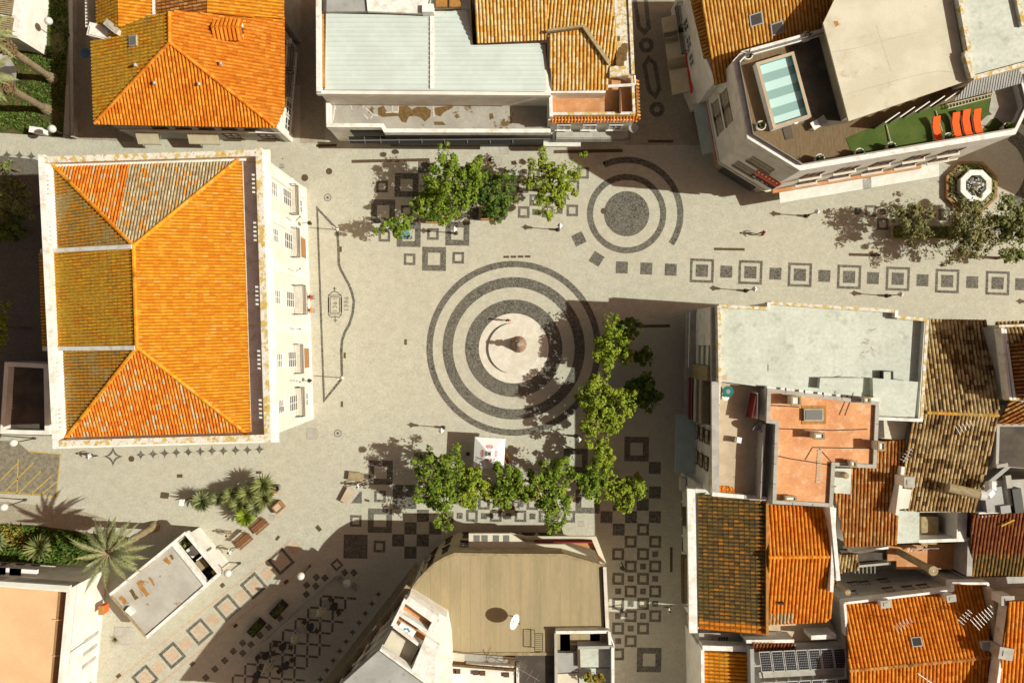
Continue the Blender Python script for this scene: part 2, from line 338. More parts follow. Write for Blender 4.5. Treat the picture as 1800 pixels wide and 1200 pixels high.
# ---------------------------------------------------------------- clay tile roofs
def tiles(parent, pl, poly, mat, w=.31, L=.46, name='roof_tiles', deck=True, hgt=.10, eave=None):
    """rows of half round tiles on the plane pl, cut to the photo outline; every tile is a piece of its own"""
    A, n = pl
    up = (Vector((0, 0, 1))-n*n.z)
    if up.length < 1e-4: up = Vector((0, 1, 0))
    up.normalize(); al = up.cross(n).normalized()
    pts = [on(x, y, pl) for x, y in poly]; uv = [((p-A).dot(al), (p-A).dot(up)) for p in pts]
    b = MB(); rnd = random.Random(len(poly)*31+int(poly[0][0]*7+poly[0][1]))
    if deck: b.face([p-n*.02 for p in pts]); b.face([p-n*.16 for p in reversed(pts)])
    u0 = min(q[0] for q in uv); u1 = max(q[0] for q in uv); nc = max(1, int(round((u1-u0)/w))); ww = (u1-u0)/nc
    prof = ((-.5, .0), (-.36, .0), (-.25, .72), (0, 1.), (.25, .72), (.36, 0), (.5, 0))
    for c in range(nc):
        u = u0+(c+.5)*ww; xs = []
        for i in range(len(uv)):
            (a0, a1), (b0, b1) = uv[i], uv[(i+1) % len(uv)]
            if (a0 <= u < b0) or (b0 <= u < a0): xs.append(a1+(b1-a1)*(u-a0)/(b0-a0))
        xs.sort()
        for v0, v1 in zip(xs[::2], xs[1::2]):
            k0 = math.floor(v0/L); v = v0
            while v < v1-.03:
                ve = min((math.floor(v/L+1e-4)+1)*L, v1)
                if ve-v < .02: v = ve+1e-3; continue
                j = rnd.uniform(-.012, .012); hh = hgt*rnd.uniform(.9, 1.1); i = len(b.v); t = rnd.random()
                for (vv, dz, sc) in ((v-.03, .035, 1.0), (ve, 0., .9)):
                    base = A+up*vv
                    for (pu, pz) in prof: b.v.append(tuple(base+al*(u+j+pu*ww*(sc if abs(pu) < .45 else 1))+n*(pz*hh+(dz if pz > 0 else 0))))
                for q in range(6): b.f.append((i+q, i+q+1, i+7+q+1, i+7+q)); b.m.append(0); b.t.append(t*.98 if 0 < q < 5 else 1.0)
                v = ve+1e-4
    return b.build(name, mat, parent, kind='stuff', tint=True)
def ridge(parent, a, b, mat, r=.16, pl=None, name='ridge_tiles'):
    """line of capping tiles; a, b = world points"""
    a, b = Vector(a), Vector(b); d = b-a; n = max(1, int(d.length/.42)); m = MB(); rnd = random.Random(n)
    for k in range(n):
        m.cyl(a+d*(k/n), a+d*((k+1.08)/n), r*1.08, r*.92, 7, True, t=rnd.random())
    return m.build(name, mat, parent, kind='stuff', tint=True)
# ---------------------------------------------------------------- windows and the like on upright walls
def frame_of(A, B):
    A = Vector((A[0], A[1], 0)); B = Vector((B[0], B[1], 0)); d = (B-A).normalized(); return A, d, Vector((d.y, -d.x, 0)), (B-A).length
def win(parent, A, B, s, z0, w, h, nx=2, ny=2, fm='window_frame', gm='glass_dark', sill=True, name='window', proud=.07, bar_w=.06):
    """window on the wall A->B (outside on the right-hand side), s metres (or fraction <=1) along it"""
    A, d, n, L = frame_of(A, B); s = s*L if 0 < s <= 1 else s
    o = A+d*(s-w/2)+Vector((0, 0, z0)); Z = Vector((0, 0, 1)); m = MB(); e = n*.005
    for (q, a, c) in ((o, d*w, Z*bar_w*1.4), (o+Z*(h-bar_w*1.4), d*w, Z*bar_w*1.4), (o+Z*bar_w*1.4, d*bar_w*1.4, Z*(h-2.8*bar_w)), (o+d*(w-bar_w*1.4)+Z*bar_w*1.4, d*bar_w*1.4, Z*(h-2.8*bar_w))): m.obox(q+e, a, n*proud, c)
    for k in range(1, nx): m.obox(o+d*(w*k/nx-bar_w/2)+Z*bar_w*1.4+e, d*bar_w, n*proud*.8, Z*(h-2.8*bar_w))
    for k in range(1, ny): m.obox(o+Z*(h*k/ny-bar_w/2)+d*bar_w*1.4+e, d*(w-2.8*bar_w), n*proud*.7, Z*bar_w)
    if sill: m.obox(o-Z*.1-d*.12+e, d*(w+.24), n*.16, Z*.1)
    f = m.build(name, fm, parent)
    g = MB(); g.face([o+n*.02, o+d*w+n*.02, o+d*w+Z*h+n*.02, o+Z*h+n*.02]); g.build('pane', gm, f)
    return f
def panel(parent, A, B, s, z0, w, h, mat, name='door', t=.05, d0=.005):
    A, d, n, L = frame_of(A, B); s = s*L if 0 < s <= 1 else s
    m = MB(); m.obox(A+d*(s-w/2)+n*d0+Vector((0, 0, z0)), d*w, n*t, (0, 0, h)); return m.build(name, mat, parent)
def balcony(parent, A, B, s, z0, w, dep=.8, rail=1.0, mat='concrete', rm='iron'):
    A, d, n, L = frame_of(A, B); s = s*L if 0 < s <= 1 else s; o = A+d*(s-w/2)+Vector((0, 0, z0)); Z = Vector((0, 0, 1))
    m = MB(); m.obox(o-Z*.14, d*w, n*dep, Z*.14); f = m.build('balcony', mat, parent)
    m = MB(); pts = [o+n*.02, o+n*(dep-.05), o+d*w+n*(dep-.05), o+d*w+n*.02]
    for zz in (.12, rail): m.tube([p+Z*zz for p in pts], .03, 4)
    for a, b in zip(pts, pts[1:]):
        k = max(2, int((b-a).length/.16))
        for i in range(k+1): q = a+(b-a)*i/k; m.cyl(q+Z*.1, q+Z*rail, .016, .016, 4, False)
    m.build('railing', rm, f); return f
def awning(A, B, s, z0, w, dep, drop, mat, label, group=None, cat='awning'):
    A, d, n, L = frame_of(A, B); s = s*L if 0 < s <= 1 else s; o = A+d*(s-w/2); Z = Vector((0, 0, 1)); mid = A+d*s
    t = thing('awning', label, cat, (mid.x, mid.y, z0), 0, group); m = MB(); k = max(3, int(w/.5))
    p = [o+Z*z0, o+Z*(z0-drop)+n*dep, o+Z*(z0-drop-.22)+n*(dep+.01)]
    for i in range(k):
        a, b2 = d*(w*i/k), d*(w*(i+1)/k); sag = Z*(-.05)
        m.face([p[0]+a, p[1]+a, p[1]+b2, p[0]+b2]); m.face([p[1]+a, p[2]+a, p[2]+b2+sag*0, p[1]+b2])
        m.face([p[1]+a-Z*.015, p[0]+a-Z*.015, p[0]+b2-Z*.015, p[1]+b2-Z*.015])
    m.build('canopy', mat, t); f = MB()
    for x in (.1, w-.1): f.cyl(o+d*x+Z*(z0-drop*.9-.3)+n*.02, o+d*x+Z*(z0-drop-.03)+n*(dep-.03), .025, .025, 5)
    f.cyl(o+Z*(z0-drop-.03)+n*(dep-.03), o+d*w+Z*(z0-drop-.03)+n*(dep-.03), .03, .03, 5); f.build('arm', 'rail_metal', t); return t
def chimney(parent, px, py, h, sx, sy, hh, rz=0, mat='white_wall', cap='concrete', name='chimney'):
    c = P(px, py, h+hh); b = MB(); b.box((c.x, c.y, h-.6), sx, sy, hh+.6, rz); o = b.build(name, mat, parent)
    b = MB(); b.box((c.x, c.y, h+hh), sx+.14, sy+.14, .07, rz); b.box((c.x, c.y, h+hh+.07), sx*.55, sy*.55, .05, rz); b.build('chimney_cap', cap, o); return o
# ================================================================ the setting: ground
def sheet(name, px, z, mat, parent=None, kind='structure', h=None):
    b = MB(); q = [P(x, y, 0) for x, y in px]; b.face([(v.x, v.y, z) for v in q]); o = b.build(name, mat, parent)
    if kind and not parent: o['kind'] = kind
    return o
g_ = MB(); g_.face([(-900, -900, -.02), (900, -900, -.02), (900, 900, -.02), (-900, 900, -.02)]); gr = g_.build('ground', 'street_cobble'); gr['kind'] = 'structure'
plaza = sheet('plaza_pavement', [(-120, 150), (1980, 150), (1980, 1300), (-120, 1300)], .0, 'limestone_cobble')
for nm, px, mt in (('street_pavement', [(530, -120), (562, -120), (572, 252), (527, 252)], 'street_cobble'),
                   ('street_pavement', [(1098, -120), (1230, -120), (1262, 255), (1098, 255)], 'street_cobble'),
                   ('lane_pavement', [(118, -120), (200, -120), (235, 250), (122, 244)], 'street_cobble')):
    sheet(nm, px, .004, mt)
PATCH = {}
def pat(key, cx, cy, ang, mk, mat='basalt_cobble', name='paving_square', z=.008):
    if (key, mat, z) not in PATCH:
        b = MB(); mk(b); o = b.build(name, mat, plaza, local=True); PATCH[(key, mat, z)] = o
    else:
        o = PATCH[(key, mat, z)].copy(); COL.objects.link(o)
    v = P(cx, cy, 0); o.location = (v.x, v.y, z); o.rotation_euler = (0, 0, R(ang)); return o
S1 = 1/17.5
def sq(cx, cy, s=21, ang=-1, mat='basalt_cobble'):
    a = s*S1/2; return pat(('s', s), cx, cy, ang, lambda b: b.face([(-a, -a, 0), (a, -a, 0), (a, a, 0), (-a, a, 0)]), mat)
def rsq(cx, cy, so=21, si=11, ang=-1, mat='basalt_cobble'):
    a, c = so*S1/2, si*S1/2
    def mk(b):
        o = [(-a, -a, 0), (a, -a, 0), (a, a, 0), (-a, a, 0)]; i = [(-c, -c, 0), (c, -c, 0), (c, c, 0), (-c, c, 0)]
        for k in range(4): j = (k+1) % 4; b.face([o[k], o[j], i[j], i[k]])
    return pat(('r', so, si), cx, cy, ang, mk, mat, 'paving_frame')
def ringp(cx, cy, r0, r1, a0=0, a1=360, mat='basalt_cobble', name='paving_ring', z=.008):
    r0, r1 = r0*S1, r1*S1; n = max(12, int((a1-a0)/4))
    def mk(b):
        for k in range(n):
            u, v = R(a0+(a1-a0)*k/n), R(a0+(a1-a0)*(k+1)/n)
            q = [(r1*math.cos(u), r1*math.sin(u), 0), (r1*math.cos(v), r1*math.sin(v), 0)]
            q += [(r0*math.cos(v), r0*math.sin(v), 0), (r0*math.cos(u), r0*math.sin(u), 0)] if r0 > 0 else [(0, 0, 0)]
            b.face(q)
    return pat(('g', r0, r1, a0, a1), cx, cy, 0, mk, mat, name, z)
def star(cx, cy, r, inner=None, mat='basalt_cobble'):
    rr = r*S1
    def mk(b):
        pts = []
        for q in range(4):
            cxx, cyy = [(1, 1), (-1, 1), (-1, -1), (1, -1)][q]
            for k in range(6):
                w = R(180+90*q+90-15*k); pts.append((rr*(cxx+math.cos(w)), rr*(cyy+math.sin(w)), 0))
        if inner:
            c = inner/r; n = len(pts)
            for k in range(n): j = (k+1) % n; b.face([pts[k], pts[j], tuple(x*c for x in pts[j]), tuple(x*c for x in pts[k])])
        else:
            n = len(pts)
            for k in range(n): b.face([(0, 0, 0), pts[k], pts[(k+1) % n]])
    return pat(('t', r, inner), cx, cy, 0, mk, mat, 'paving_star')
def ribbon(px, w, mat='basalt_cobble', closed=False, name='paving_band', z=.008):
    p = [P(x, y, 0) for x, y in px]; n = len(p); w = w*S1/2; b = MB(); L_, R_ = [], []
    for i in range(n):
        a = p[i-1] if (i or closed) else p[i]; c = p[(i+1) % n] if (i < n-1 or closed) else p[i]
        t1 = (p[i]-a).normalized() if (p[i]-a).length > 0 else (c-p[i]).normalized(); t2 = (c-p[i]).normalized() if (c-p[i]).length > 0 else t1
        m = Vector((-(t1+t2).y, (t1+t2).x, 0)).normalized(); k = 1/max(.45, m.dot(Vector((-t1.y, t1.x, 0))))
        L_.append(p[i]+m*w*k); R_.append(p[i]-m*w*k)
    for i in range(n if closed else n-1):
        j = (i+1) % n; b.face([(q.x, q.y, z) for q in (L_[i], L_[j], R_[j], R_[i])])
    return b.build(name, mat, plaza)
# the two target-like circles
for r0, r1 in ((142.5, 153.5), (107, 125), (61.5, 85.5)): ringp(903, 612, r0, r1)
ringp(1101.5, 375.7, 0, 39.7, name='paving_disc'); ringp(1101.5, 375.7, 59, 69.7); ringp(1101.5, 375.7, 89, 100, -34, 115)
sq(1017.5, 420, 20.5, 26); sq(1048.7, 455, 20.5, -33)
for x, y in ((1093, 470), (1136, 472), (1179, 474), (1276.7, 477.5), (1363, 481), (1449, 485), (1534.5, 488.7), (1621.5, 492.5), (1709, 496), (1795, 499.5)): sq(x, y, 21, -2)
for x, y in ((1233.7, 475.7), (1319, 478.7), (1406, 483), (1492.5, 486.7), (1578, 490), (1665, 494), (1753.5, 497.5)): rsq(x, y, 42, 33, -2); sq(x, y, 21.5, -2)
# upper chequered field
for x, y in ((745.5, 293.7), (831, 375.5), (757, 340), (735, 349), (808, 352), (851, 330), (878.7, 376)): sq(x, y)
for x, y in ((714.7, 325.5), (673.5, 371.7), (718.5, 413), (804, 410.7), (763, 455)): rsq(x, y, 42, 21.5)
for x, y in ((671.5, 328), (714.7, 371), (675.7, 414.5), (761, 411.5), (720, 455.7), (805.5, 453), (896, 309), (938.7, 306.7), (1025, 304), (1008, 327), (918.7, 329), (963, 328), (941, 352), (985, 350), (920.7, 373), (962.7, 372), (1006, 370), (981, 306), (852, 308)): rsq(x, y, 20.5, 11.5)
for x, y in ((917, 308), (941, 330), (964, 350), (941, 372.7), (984, 370.7), (960, 306.5), (1003, 305), (987, 329)): sq(x, y, 10.5)
# lower chequered field
for x, y in ((669, 830), (668, 914.5)): rsq(x, y, 42.5, 22)
for x, y in ((711.3, 872.7), (625, 960)): sq(x, y, 42)
for x, y in ((668, 872), (625.4, 915), (667, 960), (829.6, 906), (871.7, 906.5), (915, 906.7), (957, 907.5), (1000.7, 907.5), (850.7, 885), (893.5, 885), (936, 885.5)): rsq(x, y, 20.5, 11.5)
for x, y in ((743.5, 906), (786.4, 910), (721.6, 928), (765, 928), (700, 949), (743, 949), (721.5, 970.5)): sq(x, y, 21.3)
for x, y in ((808, 906), (850.7, 906.5), (893.5, 906.7), (936, 907), (978.5, 907.5), (872, 885.3), (915, 885.3)): sq(x, y, 10.5)
rsq(1012, 809, 42.5, 22); rsq(1033, 880.5, 42.5, 22); rsq(1119, 789, 43, 22)
b = MB(); b.face([tuple(P(x, y, 0)+Vector((0, 0, .008))) for x, y in ((617, 884), (633, 863), (636, 863), (636, 884))]); b.build('paving_square', 'basalt_cobble', plaza)
for x, y in ((1151, 822), (1151, 865), (1130, 886.5), (1087.5, 887), (1066, 908.3), (1109, 908.3), (1151, 908.3), (1087.5, 930)): sq(x, y, 21)
CX = (1086.6, 1108.5, 1130.3, 1151.6)
for y, row in ((930, '..R.'), (951.5, '.R.R'), (973.3, 'R.Rs'), (995, '.RsR'), (1016.6, 'RsRs'), (1038.7, 'sRsR'), (1060.5, 'RsRs'), (1082, 'sRsR'), (1103.8, 'RsR.'), (1126, 'sR..'), (1149, 'R...')):
    for x, c in zip(CX, row):
        if c == 'R': rsq(x, y, 21, 11.5)
        elif c == 's': sq(x, y, 10.5)
rsq(1141, 1159, 43, 22)
# north street: long hexagons and rings
def hexring(o, w):
    q = [P2(x, y) for x, y in o]; i = offset(q, w); b = MB()
    for k in range(len(q)): j = (k+1) % len(q); b.face([(*q[k], .008), (*q[j], .008), (*i[j], .008), (*i[k], .008)])
    b.build('paving_frame', 'basalt_cobble', plaza)
hexring([(1103, -60), (1120, -75), (1133, -58), (1144, 50), (1133.7, 63), (1120, 51)], .42)
hexring([(1139.5, 97.5), (1154.5, 110), (1162.5, 157.5), (1153, 175.7), (1137.5, 161), (1128.7, 113.7)], .42)
for x, y in ((1136, 80), (1155, 192.5)): ringp(x, y, 5.5, 13.3)
# south west street: diamonds and pink squares
for x, y in ((255, 1191), (303, 1151), (351, 1109.5), (399, 1067), (446, 1029), (494, 986)): rsq(x, y, 35, 25, 41); sq(x, y, 18, 41, 'pink_cobble')
for x, y in ((278, 1172), (326.6, 1131), (374.7, 1089), (424, 1047), (470, 1007.5), (518, 963)): sq(x, y, 19, 41, 'pink_cobble')
ribbon([(195, 1202), (449, 999), (512, 948)], 3, 'pink_cobble'); ribbon([(270, 1210), (449, 1063), (550, 988)], 3.5, 'pink_cobble')
for x, y in ((556, 1014), (571, 1015), (539, 1028), (555, 1029.5), (538.5, 1044), (606, 1005.7), (622, 1006), (492, 1086), (472.5, 1102), (457, 1116), (426.6, 1129.5), (441, 1132), (410, 1144), (426.6, 1147), (395, 1160), (378, 1175), (362, 1190)): sq(x, y, 10, 41)
rsq(592, 992, 17, 9, 41)
for k in range(11): star(665-11.3*k, 1044+16.6*k, 7.5)
for i in range(-8, 4):                     # lattice of dark bands under the tables
    for j in range(0, 9):
        x, y = 564+21.6*i-.5*j, 1047+1.7*i+21.5*j
        if (y-1013)*159+(x-591)*144 < 500 or (x-622)*169+(y-1046)*117 > 300: continue
        bm_ = MB()
        for u, v, o in (((x+2.5, y), (x+19, y+1.5), Vector((0, .11, 0))), ((x, y+2.5), (x-.5, y+19), Vector((.11, 0, 0)))):
            A, B = P(*u, 0), P(*v, 0); bm_.face([(q.x, q.y, .008) for q in (A-o, B-o, B+o, A+o)])
        bm_.build('paving_band', 'basalt_cobble', plaza)
# stars beside the town hall
star(198.7, 802, 20, 11)
for x, y in ((247.5, 799), (269, 797.5), (289.5, 796), (310, 795), (331, 794), (352, 793), (372.5, 792), (392.5, 792), (414, 791), (435, 790.5), (456, 789), (12, 273), (34, 273.5), (55, 275), (-10, 273)): star(x, y, 10)
# forecourt of the town hall: outline, coat of arms and the two dates
ribbon([(557.5, 366), (593, 404), (595, 440), (595.5, 464), (599, 474), (606, 487), (613, 500), (619, 515), (622, 530), (620, 550), (614, 570), (606, 584), (601.5, 597), (600, 615), (601, 665), (569.5, 704)], 4.6, closed=True)
for o in ([(577.5, 519), (600, 519), (600, 552.5), (577.5, 552.5)], [(580.5, 522), (597, 522), (597, 549.5), (580.5, 549.5)]): ribbon(o, 1.4, closed=True)
ribbon([(577, 520), (581, 515), (588, 511.5), (595, 515), (600, 520)], 1.6); ribbon([(588, 512), (588, 504)], 1.6); ribbon([(585, 507), (591, 507)], 1.6)
ribbon([(577.5, 553), (582, 558), (589, 556), (596, 558), (600, 553)], 1.6); ribbon([(589, 556), (589.5, 567)], 1.6); ribbon([(586, 563), (593, 563)], 1.6); ribbon([(577.5, 523), (577.5, 549)], 2.4); ribbon([(600, 523), (600, 549)], 2.4)
def text(s, px, py, size, ang, parent, mat, z, sx=1.0, name='lettering'):
    cu = bpy.data.curves.new('text', 'FONT'); cu.body = s; cu.size = size; cu.align_x = 'CENTER'; cu.align_y = 'CENTER'; cu.space_character = sx
    t = bpy.data.objects.new('text', cu); COL.objects.link(t); dg = bpy.context.evaluated_depsgraph_get(); me = bpy.data.meshes.new_from_object(t.evaluated_get(dg))
    bpy.data.objects.remove(t); bpy.data.curves.remove(cu); me.materials.clear(); me.materials.append(MATS[mat])
    return me
for s, x, y in (('1361', 589, 536), ('1986', 609, 534)):
    me = text(s, x, y, .62, 90, plaza, 'basalt_cobble', .008, 1.25); o = link('lettering', me, plaza); v = P(x, y, 0); o.location = (v.x, v.y, .009); o.rotation_euler = (0, 0, R(90))
# iron drains, covers, slabs
def drain(x, y, w, l, ang, mat='rust_grate', name='drain_cover'):
    a, c = w*S1/2, l*S1/2; b = MB(); b.face([(-a, -c, 0), (a, -c, 0), (a, c, 0), (-a, c, 0)]); n = int(max(w, l)/3)
    for k in range(1, n):
        t = -1+2*k/n; q = (t*a, 0) if w > l else (0, t*c)
        b.box((q[0], q[1], .001), .03 if w > l else 2*a*.8, 2*c*.8 if w > l else .03, .012)
    o = b.build(name, mat, plaza, local=True); v = P(x, y, 0); o.location = (v.x, v.y, .014); o.rotation_euler = (0, 0, R(ang))
for x, y, w, l, a in ((713, 601, 4.5, 10, 0), (598.8, 438, 4, 10, 0), (606, 624.5, 4, 10, 0), (601, 710, 4, 10, 0), (316, 836, 10, 6, 0), (454.7, 830, 10, 5, 0), (560, 928, 7, 11, 40), (488, 945, 5, 9, -40), (645, 879, 9, 4, -15), (391, 1028, 8, 7, 41), (414, 1099, 8, 6, 41), (338, 1166, 9, 6, 41), (208.5, 1187, 9, 6, 41), (503, 1022, 9, 6, 41),
                     (686.5, 282.5, 137, 5.5, 1.3), (574, 256, 36, 5, 1), (1282, 438, 54, 4.5, -1), (1520, 448, 56, 5, -1.5), (1161, 248.5, 44, 5, 0), (1034, 266, 121, 6, 1), (1150, 573, 56, 5, 1), (1180, 983, 4.5, 44, 0), (890, 451.5, 10, 4, 0), (902.5, 451.3, 10, 4, 0), (915, 451, 10, 4, 0), (927.5, 450.8, 10, 4, 0)): drain(x, y, w, l, a)
def cover(x, y, r, mat='rust_grate'):
    ringp(x, y, 0, r, mat=mat, name='manhole_cover', z=.012); ringp(x, y, r, r*1.15, mat='iron', name='manhole_rim', z=.012)
for x, y, r in ((535.8, 312.6, 5.2), (578.5, 301.3, 4.8), (861, 281, 2.8), (231, 806, 4.5), (1061, 371, 4.5), (497, 279, 1)): cover(x, y, r)
for x, y in ((575.8, 347.4), (593.7, 761)): ringp(x, y, 0, 5.6, mat='concrete', name='manhole_cover', z=.012); ringp(x, y, 5.6, 6.6, mat='rust_grate', name='manhole_rim', z=.012); ringp(x, y, 0, 2, mat='rust_grate', name='manhole_rim', z=.015)
for x, y, s in ((886.5, 263, 15), (875, 283.5, 14), (1055, 280, 17), (1021, 920, 9), (478, 909, 8), (548, 762, 18)): sq(x, y, s, -1, 'concrete'); rsq(x, y, s+1.2, s, -1, 'stone_pier')
# car bay with yellow hatching, verge strip
sheet('road', [(-120, 770), (30, 775), (50, 793), (106, 798), (99, 873), (-120, 858)], .006, 'asphalt')
def stripe(a, b, w): ribbon([a, b], w, 'yellow_paint', name='road_marking', z=.011)
for a, b in (((50, 793), (106, 798)), ((106, 798), (99, 872)), ((-20, 862), (99, 872)), ((30, 868), (32, 806)), ((34, 865), (72, 828)), ((55, 868), (92, 835)), ((74, 868), (100, 846)), ((10, 862), (60, 812)), ((-12, 856), (30, 815))): stripe(a, b, 2)
sheet('path', [(-120, 878), (0, 881), (130, 893), (190, 912), (150, 935), (-120, 925)], .005, 'street_cobble')
# lawn at the top left, planted bed at the left
lawn = sheet('lawn', [(-120, -120), (116, -120), (121, 60), (111, 241), (-120, 226)], .03, 'lawn_soil')
bed = sheet('flower_bed', [(-120, 917), (60, 922), (170, 938), (200, 960), (150, 995), (-120, 985)], .03, 'lawn_soil')
def blades(name, px, n, hmin, hmax, w, mat, seed, z=.03):
    rnd = random.Random(seed); q = [P2(x, y) for x, y in px]; b = MB(); x0, x1 = min(p[0] for p in q), max(p[0] for p in q); y0, y1 = min(p[1] for p in q), max(p[1] for p in q)
    def inside(x, y):
        c = False
        for i in range(len(q)):
            (ax, ay), (bx, by) = q[i-1], q[i]
            if (ay > y) != (by > y) and x < (bx-ax)*(y-ay)/(by-ay)+ax: c = not c
        return c
    k = 0
    while k < n:
        x, y = rnd.uniform(x0, x1), rnd.uniform(y0, y1)
        if not inside(x, y): continue
        if math.sin(x*1.3+math.sin(y*.9)*2)+math.sin(y*1.7+x*.6) < -.75 and rnd.random() < .8: k += 1; continue
        a = rnd.uniform(0, 6.28); h = rnd.uniform(hmin, hmax); dx, dy = math.cos(a)*w, math.sin(a)*w; lx, ly = rnd.uniform(-h, h), rnd.uniform(-h, h)
        b.face([(x-dx, y-dy, z), (x+dx, y+dy, z), (x+dx*.6+lx, y+dy*.6+ly, z+h), (x-dx*.6+lx, y-dy*.6+ly, z+h)], 0, rnd.random()); k += 1
    return b.build(name, mat, None, 'stuff', tint=True)
tag(blades('grass', [(-60, -60), (114, -60), (119, 60), (110, 239), (-60, 226)], 11000, .06, .22, .09, 'leaf_deep', 3), 'rough green grass with bare sandy patches at the top left', 'grass')
tag(blades('ground_cover', [(-60, 920), (60, 925), (165, 940), (190, 960), (150, 990), (-60, 982)], 5200, .1, .45, .1, 'leaf_deep', 4), 'low dark green ground cover filling the bed beside the palm', 'ground cover')
tag(blades('dry_shrub', [(-60, 922), (40, 926), (60, 955), (-60, 960)], 900, .3, .7, .12, 'leaf_gold', 5), 'rusty brown shrubs at the upper left of the planted bed', 'shrub')
for nm, px, h in (('boundary_wall', [(124, -60), (127, 241)], .9),):
    t = thing('boundary_wall', 'long low garden wall between the lawn and the narrow lane', 'wall', P(125, 100)); bar(t, px[0], px[1], 0, h, .22, 'grey_wall', 'wall'); bar(t, px[0], px[1], h, h+.06, .3, 'concrete', 'coping')

sheet('painted_shade_pavement', [(-120, 262), (60, 280), (240, 330), (240, 700), (90, 766), (-120, 760)], .006, 'shade_cobble')  # dark cobble colour stands in for the deep shade left of the town hall

for x, y in ((1530, 371), (1573.5, 372), (1551.5, 394), (1660, 378), (1703, 380)): rsq(x, y, 20.5, 11.5)
for x, y in ((1552, 372), (1682, 380), (1640, 377)): sq(x, y, 10.5)
sq(1508, 371, 12)
# ================================================================ buildings
def bld(name, label, px, py, cat='building', group=None): return thing(name, label, cat, P(px, py, 0), 0, group)
# ---------------------------------------------------------------- town hall
th = bld('town_hall', 'large white town hall with hipped orange tile roof inside a parapet, facing the square', 330, 520)
HT = 15.0; tho = [(62, 272), (463, 259), (479, 778), (88, 789)]
q = pp(tho, HT); qi = offset(q, .45)
b = MB(); b.prism(qi, 0, 13.5); b.build('wall', 'cream_wall', th)
b = MB(); b.ring(offset(q, -.12), offset(q, .8), 13.5, 13.75); b.ring(q, offset(q, .8), 13.75, 13.95); b.build('cornice', 'white_wall', th)
b = MB(); b.prism(offset(q, .5), 13.5, 13.62); b.build('gutter_floor', 'coping_white', th)
EDGE = [((62, 272), (463, 259)), ((463, 259), (479, 778)), ((479, 778), (88, 789)), ((88, 789), (62, 272))]
GR = [[118, 214, 304, 395], [318, 404, 519, 634, 722], [], [325, 415, 645, 735]]
for k, ((a, c), gr) in enumerate(zip(EDGE, GR)):
    A, B = P(*a, HT), P(*c, HT); d = (B-A); Ln = d.length; d.normalize(); n = Vector((-d.y, d.x, 0)); n = n if n.dot(Vector((-A.x-B.x+2*th.location.x, -A.y-B.y+2*th.location.y, 0))) > 0 else -n
    m = MB(); o = A+n*.22; z0, za, zb = 13.95, 14.15, 14.78
    tq_ = .63 if k in (0, 2) else 0; m.obox((o.x+d.x*tq_, o.y+d.y*tq_, z0), d*(Ln-2*tq_), n*.4, (0, 0, za-z0))
    holes = []
    for g in gr:
        t = (g-a[0])/(c[0]-a[0])*Ln if k in (0, 2) else (g-a[1])/(c[1]-a[1])*Ln
        for i in range(5): holes.append(t+(i-2)*.36)
    holes.sort(); x = tq_
    for hx in holes+[Ln+.1]:
        e = min(hx-.1, Ln-tq_)
        if e > x: m.obox((o+d*x).to_tuple()[:2]+(za,), d*(e-x), n*.4, (0, 0, zb-za))
        x = hx+.1
    m.build('parapet', 'coping_white', th)
    m = MB(); o = A+n*.16; tr_ = .69 if k in (0, 2) else 0; m.obox((o.x+d.x*tr_, o.y+d.y*tr_, zb), d*(Ln-2*tr_), n*.52, (0, 0, .14)); m.build('coping', 'coping_white' if k == 3 else 'ochre_lichen', th)
e, ap = 13.7, 17.0
plE = plane3((422, 278, e), (437, 762, e), (238, 520, ap)); plN = plane3((89, 286, e), (422, 276, e), (235, 432, ap)); plS = plane3((437, 765, e), (112, 776, e), (241, 610, ap))
plW = plane3((71, 447, e-.1), (77, 610, e-.1), (238, 520, ap)); plW1 = plane3((89, 286, e), (96, 438, e), (235, 432, ap)); plW2 = plane3((106, 619, e), (112, 776, e), (241, 610, ap))
aN, aS = (235, 432), (241, 610)
tiles(th, plE, [(425, 279), (441, 766), aS, aN], 'tile_bright', w=.26, hgt=.08)
tiles(th, plN, [(88, 285), (231, 280), (205, 400)], 'tile_mixed', w=.26, hgt=.08); tiles(th, plN, [(231, 280), (424, 275), aN, (205, 400)], 'tile_beige', w=.26, hgt=.08)
tiles(th, plS, [(439, 767), (111, 778), aS], 'tile_mixed', w=.26, hgt=.08)
tiles(th, plW, [(70, 445), (76, 611), aS, aN], 'tile_ochre', w=.26, hgt=.08); tiles(th, plW1, [(88, 287), (95, 438), aN], 'tile_olive', w=.26, hgt=.08); tiles(th, plW2, [(105, 619), (111, 777), aS], 'tile_olive', w=.26, hgt=.08)
A_, S_ = P(*aN, ap), P(*aS, ap)
for a, c in ((A_, S_), (A_, on(89, 286, plN)), (A_, on(423, 277, plN)), (S_, on(438, 765, plS)), (S_, on(111, 776, plS))): ridge(th, a+Vector((0, 0, .03)), c+Vector((0, 0, .05)), 'tile_bright')
for a, c, pl in (((74, 442), (234, 434), plW), ((78, 613), (239, 611), plW)):
    A, B = on(*a, pl), on(*c, pl); m = MB(); m.obox(A-Vector((0, .17, .1)), B-A, (0, .34, 0), (0, 0, .38)); m.build('roof_divider', 'coping_white', th)
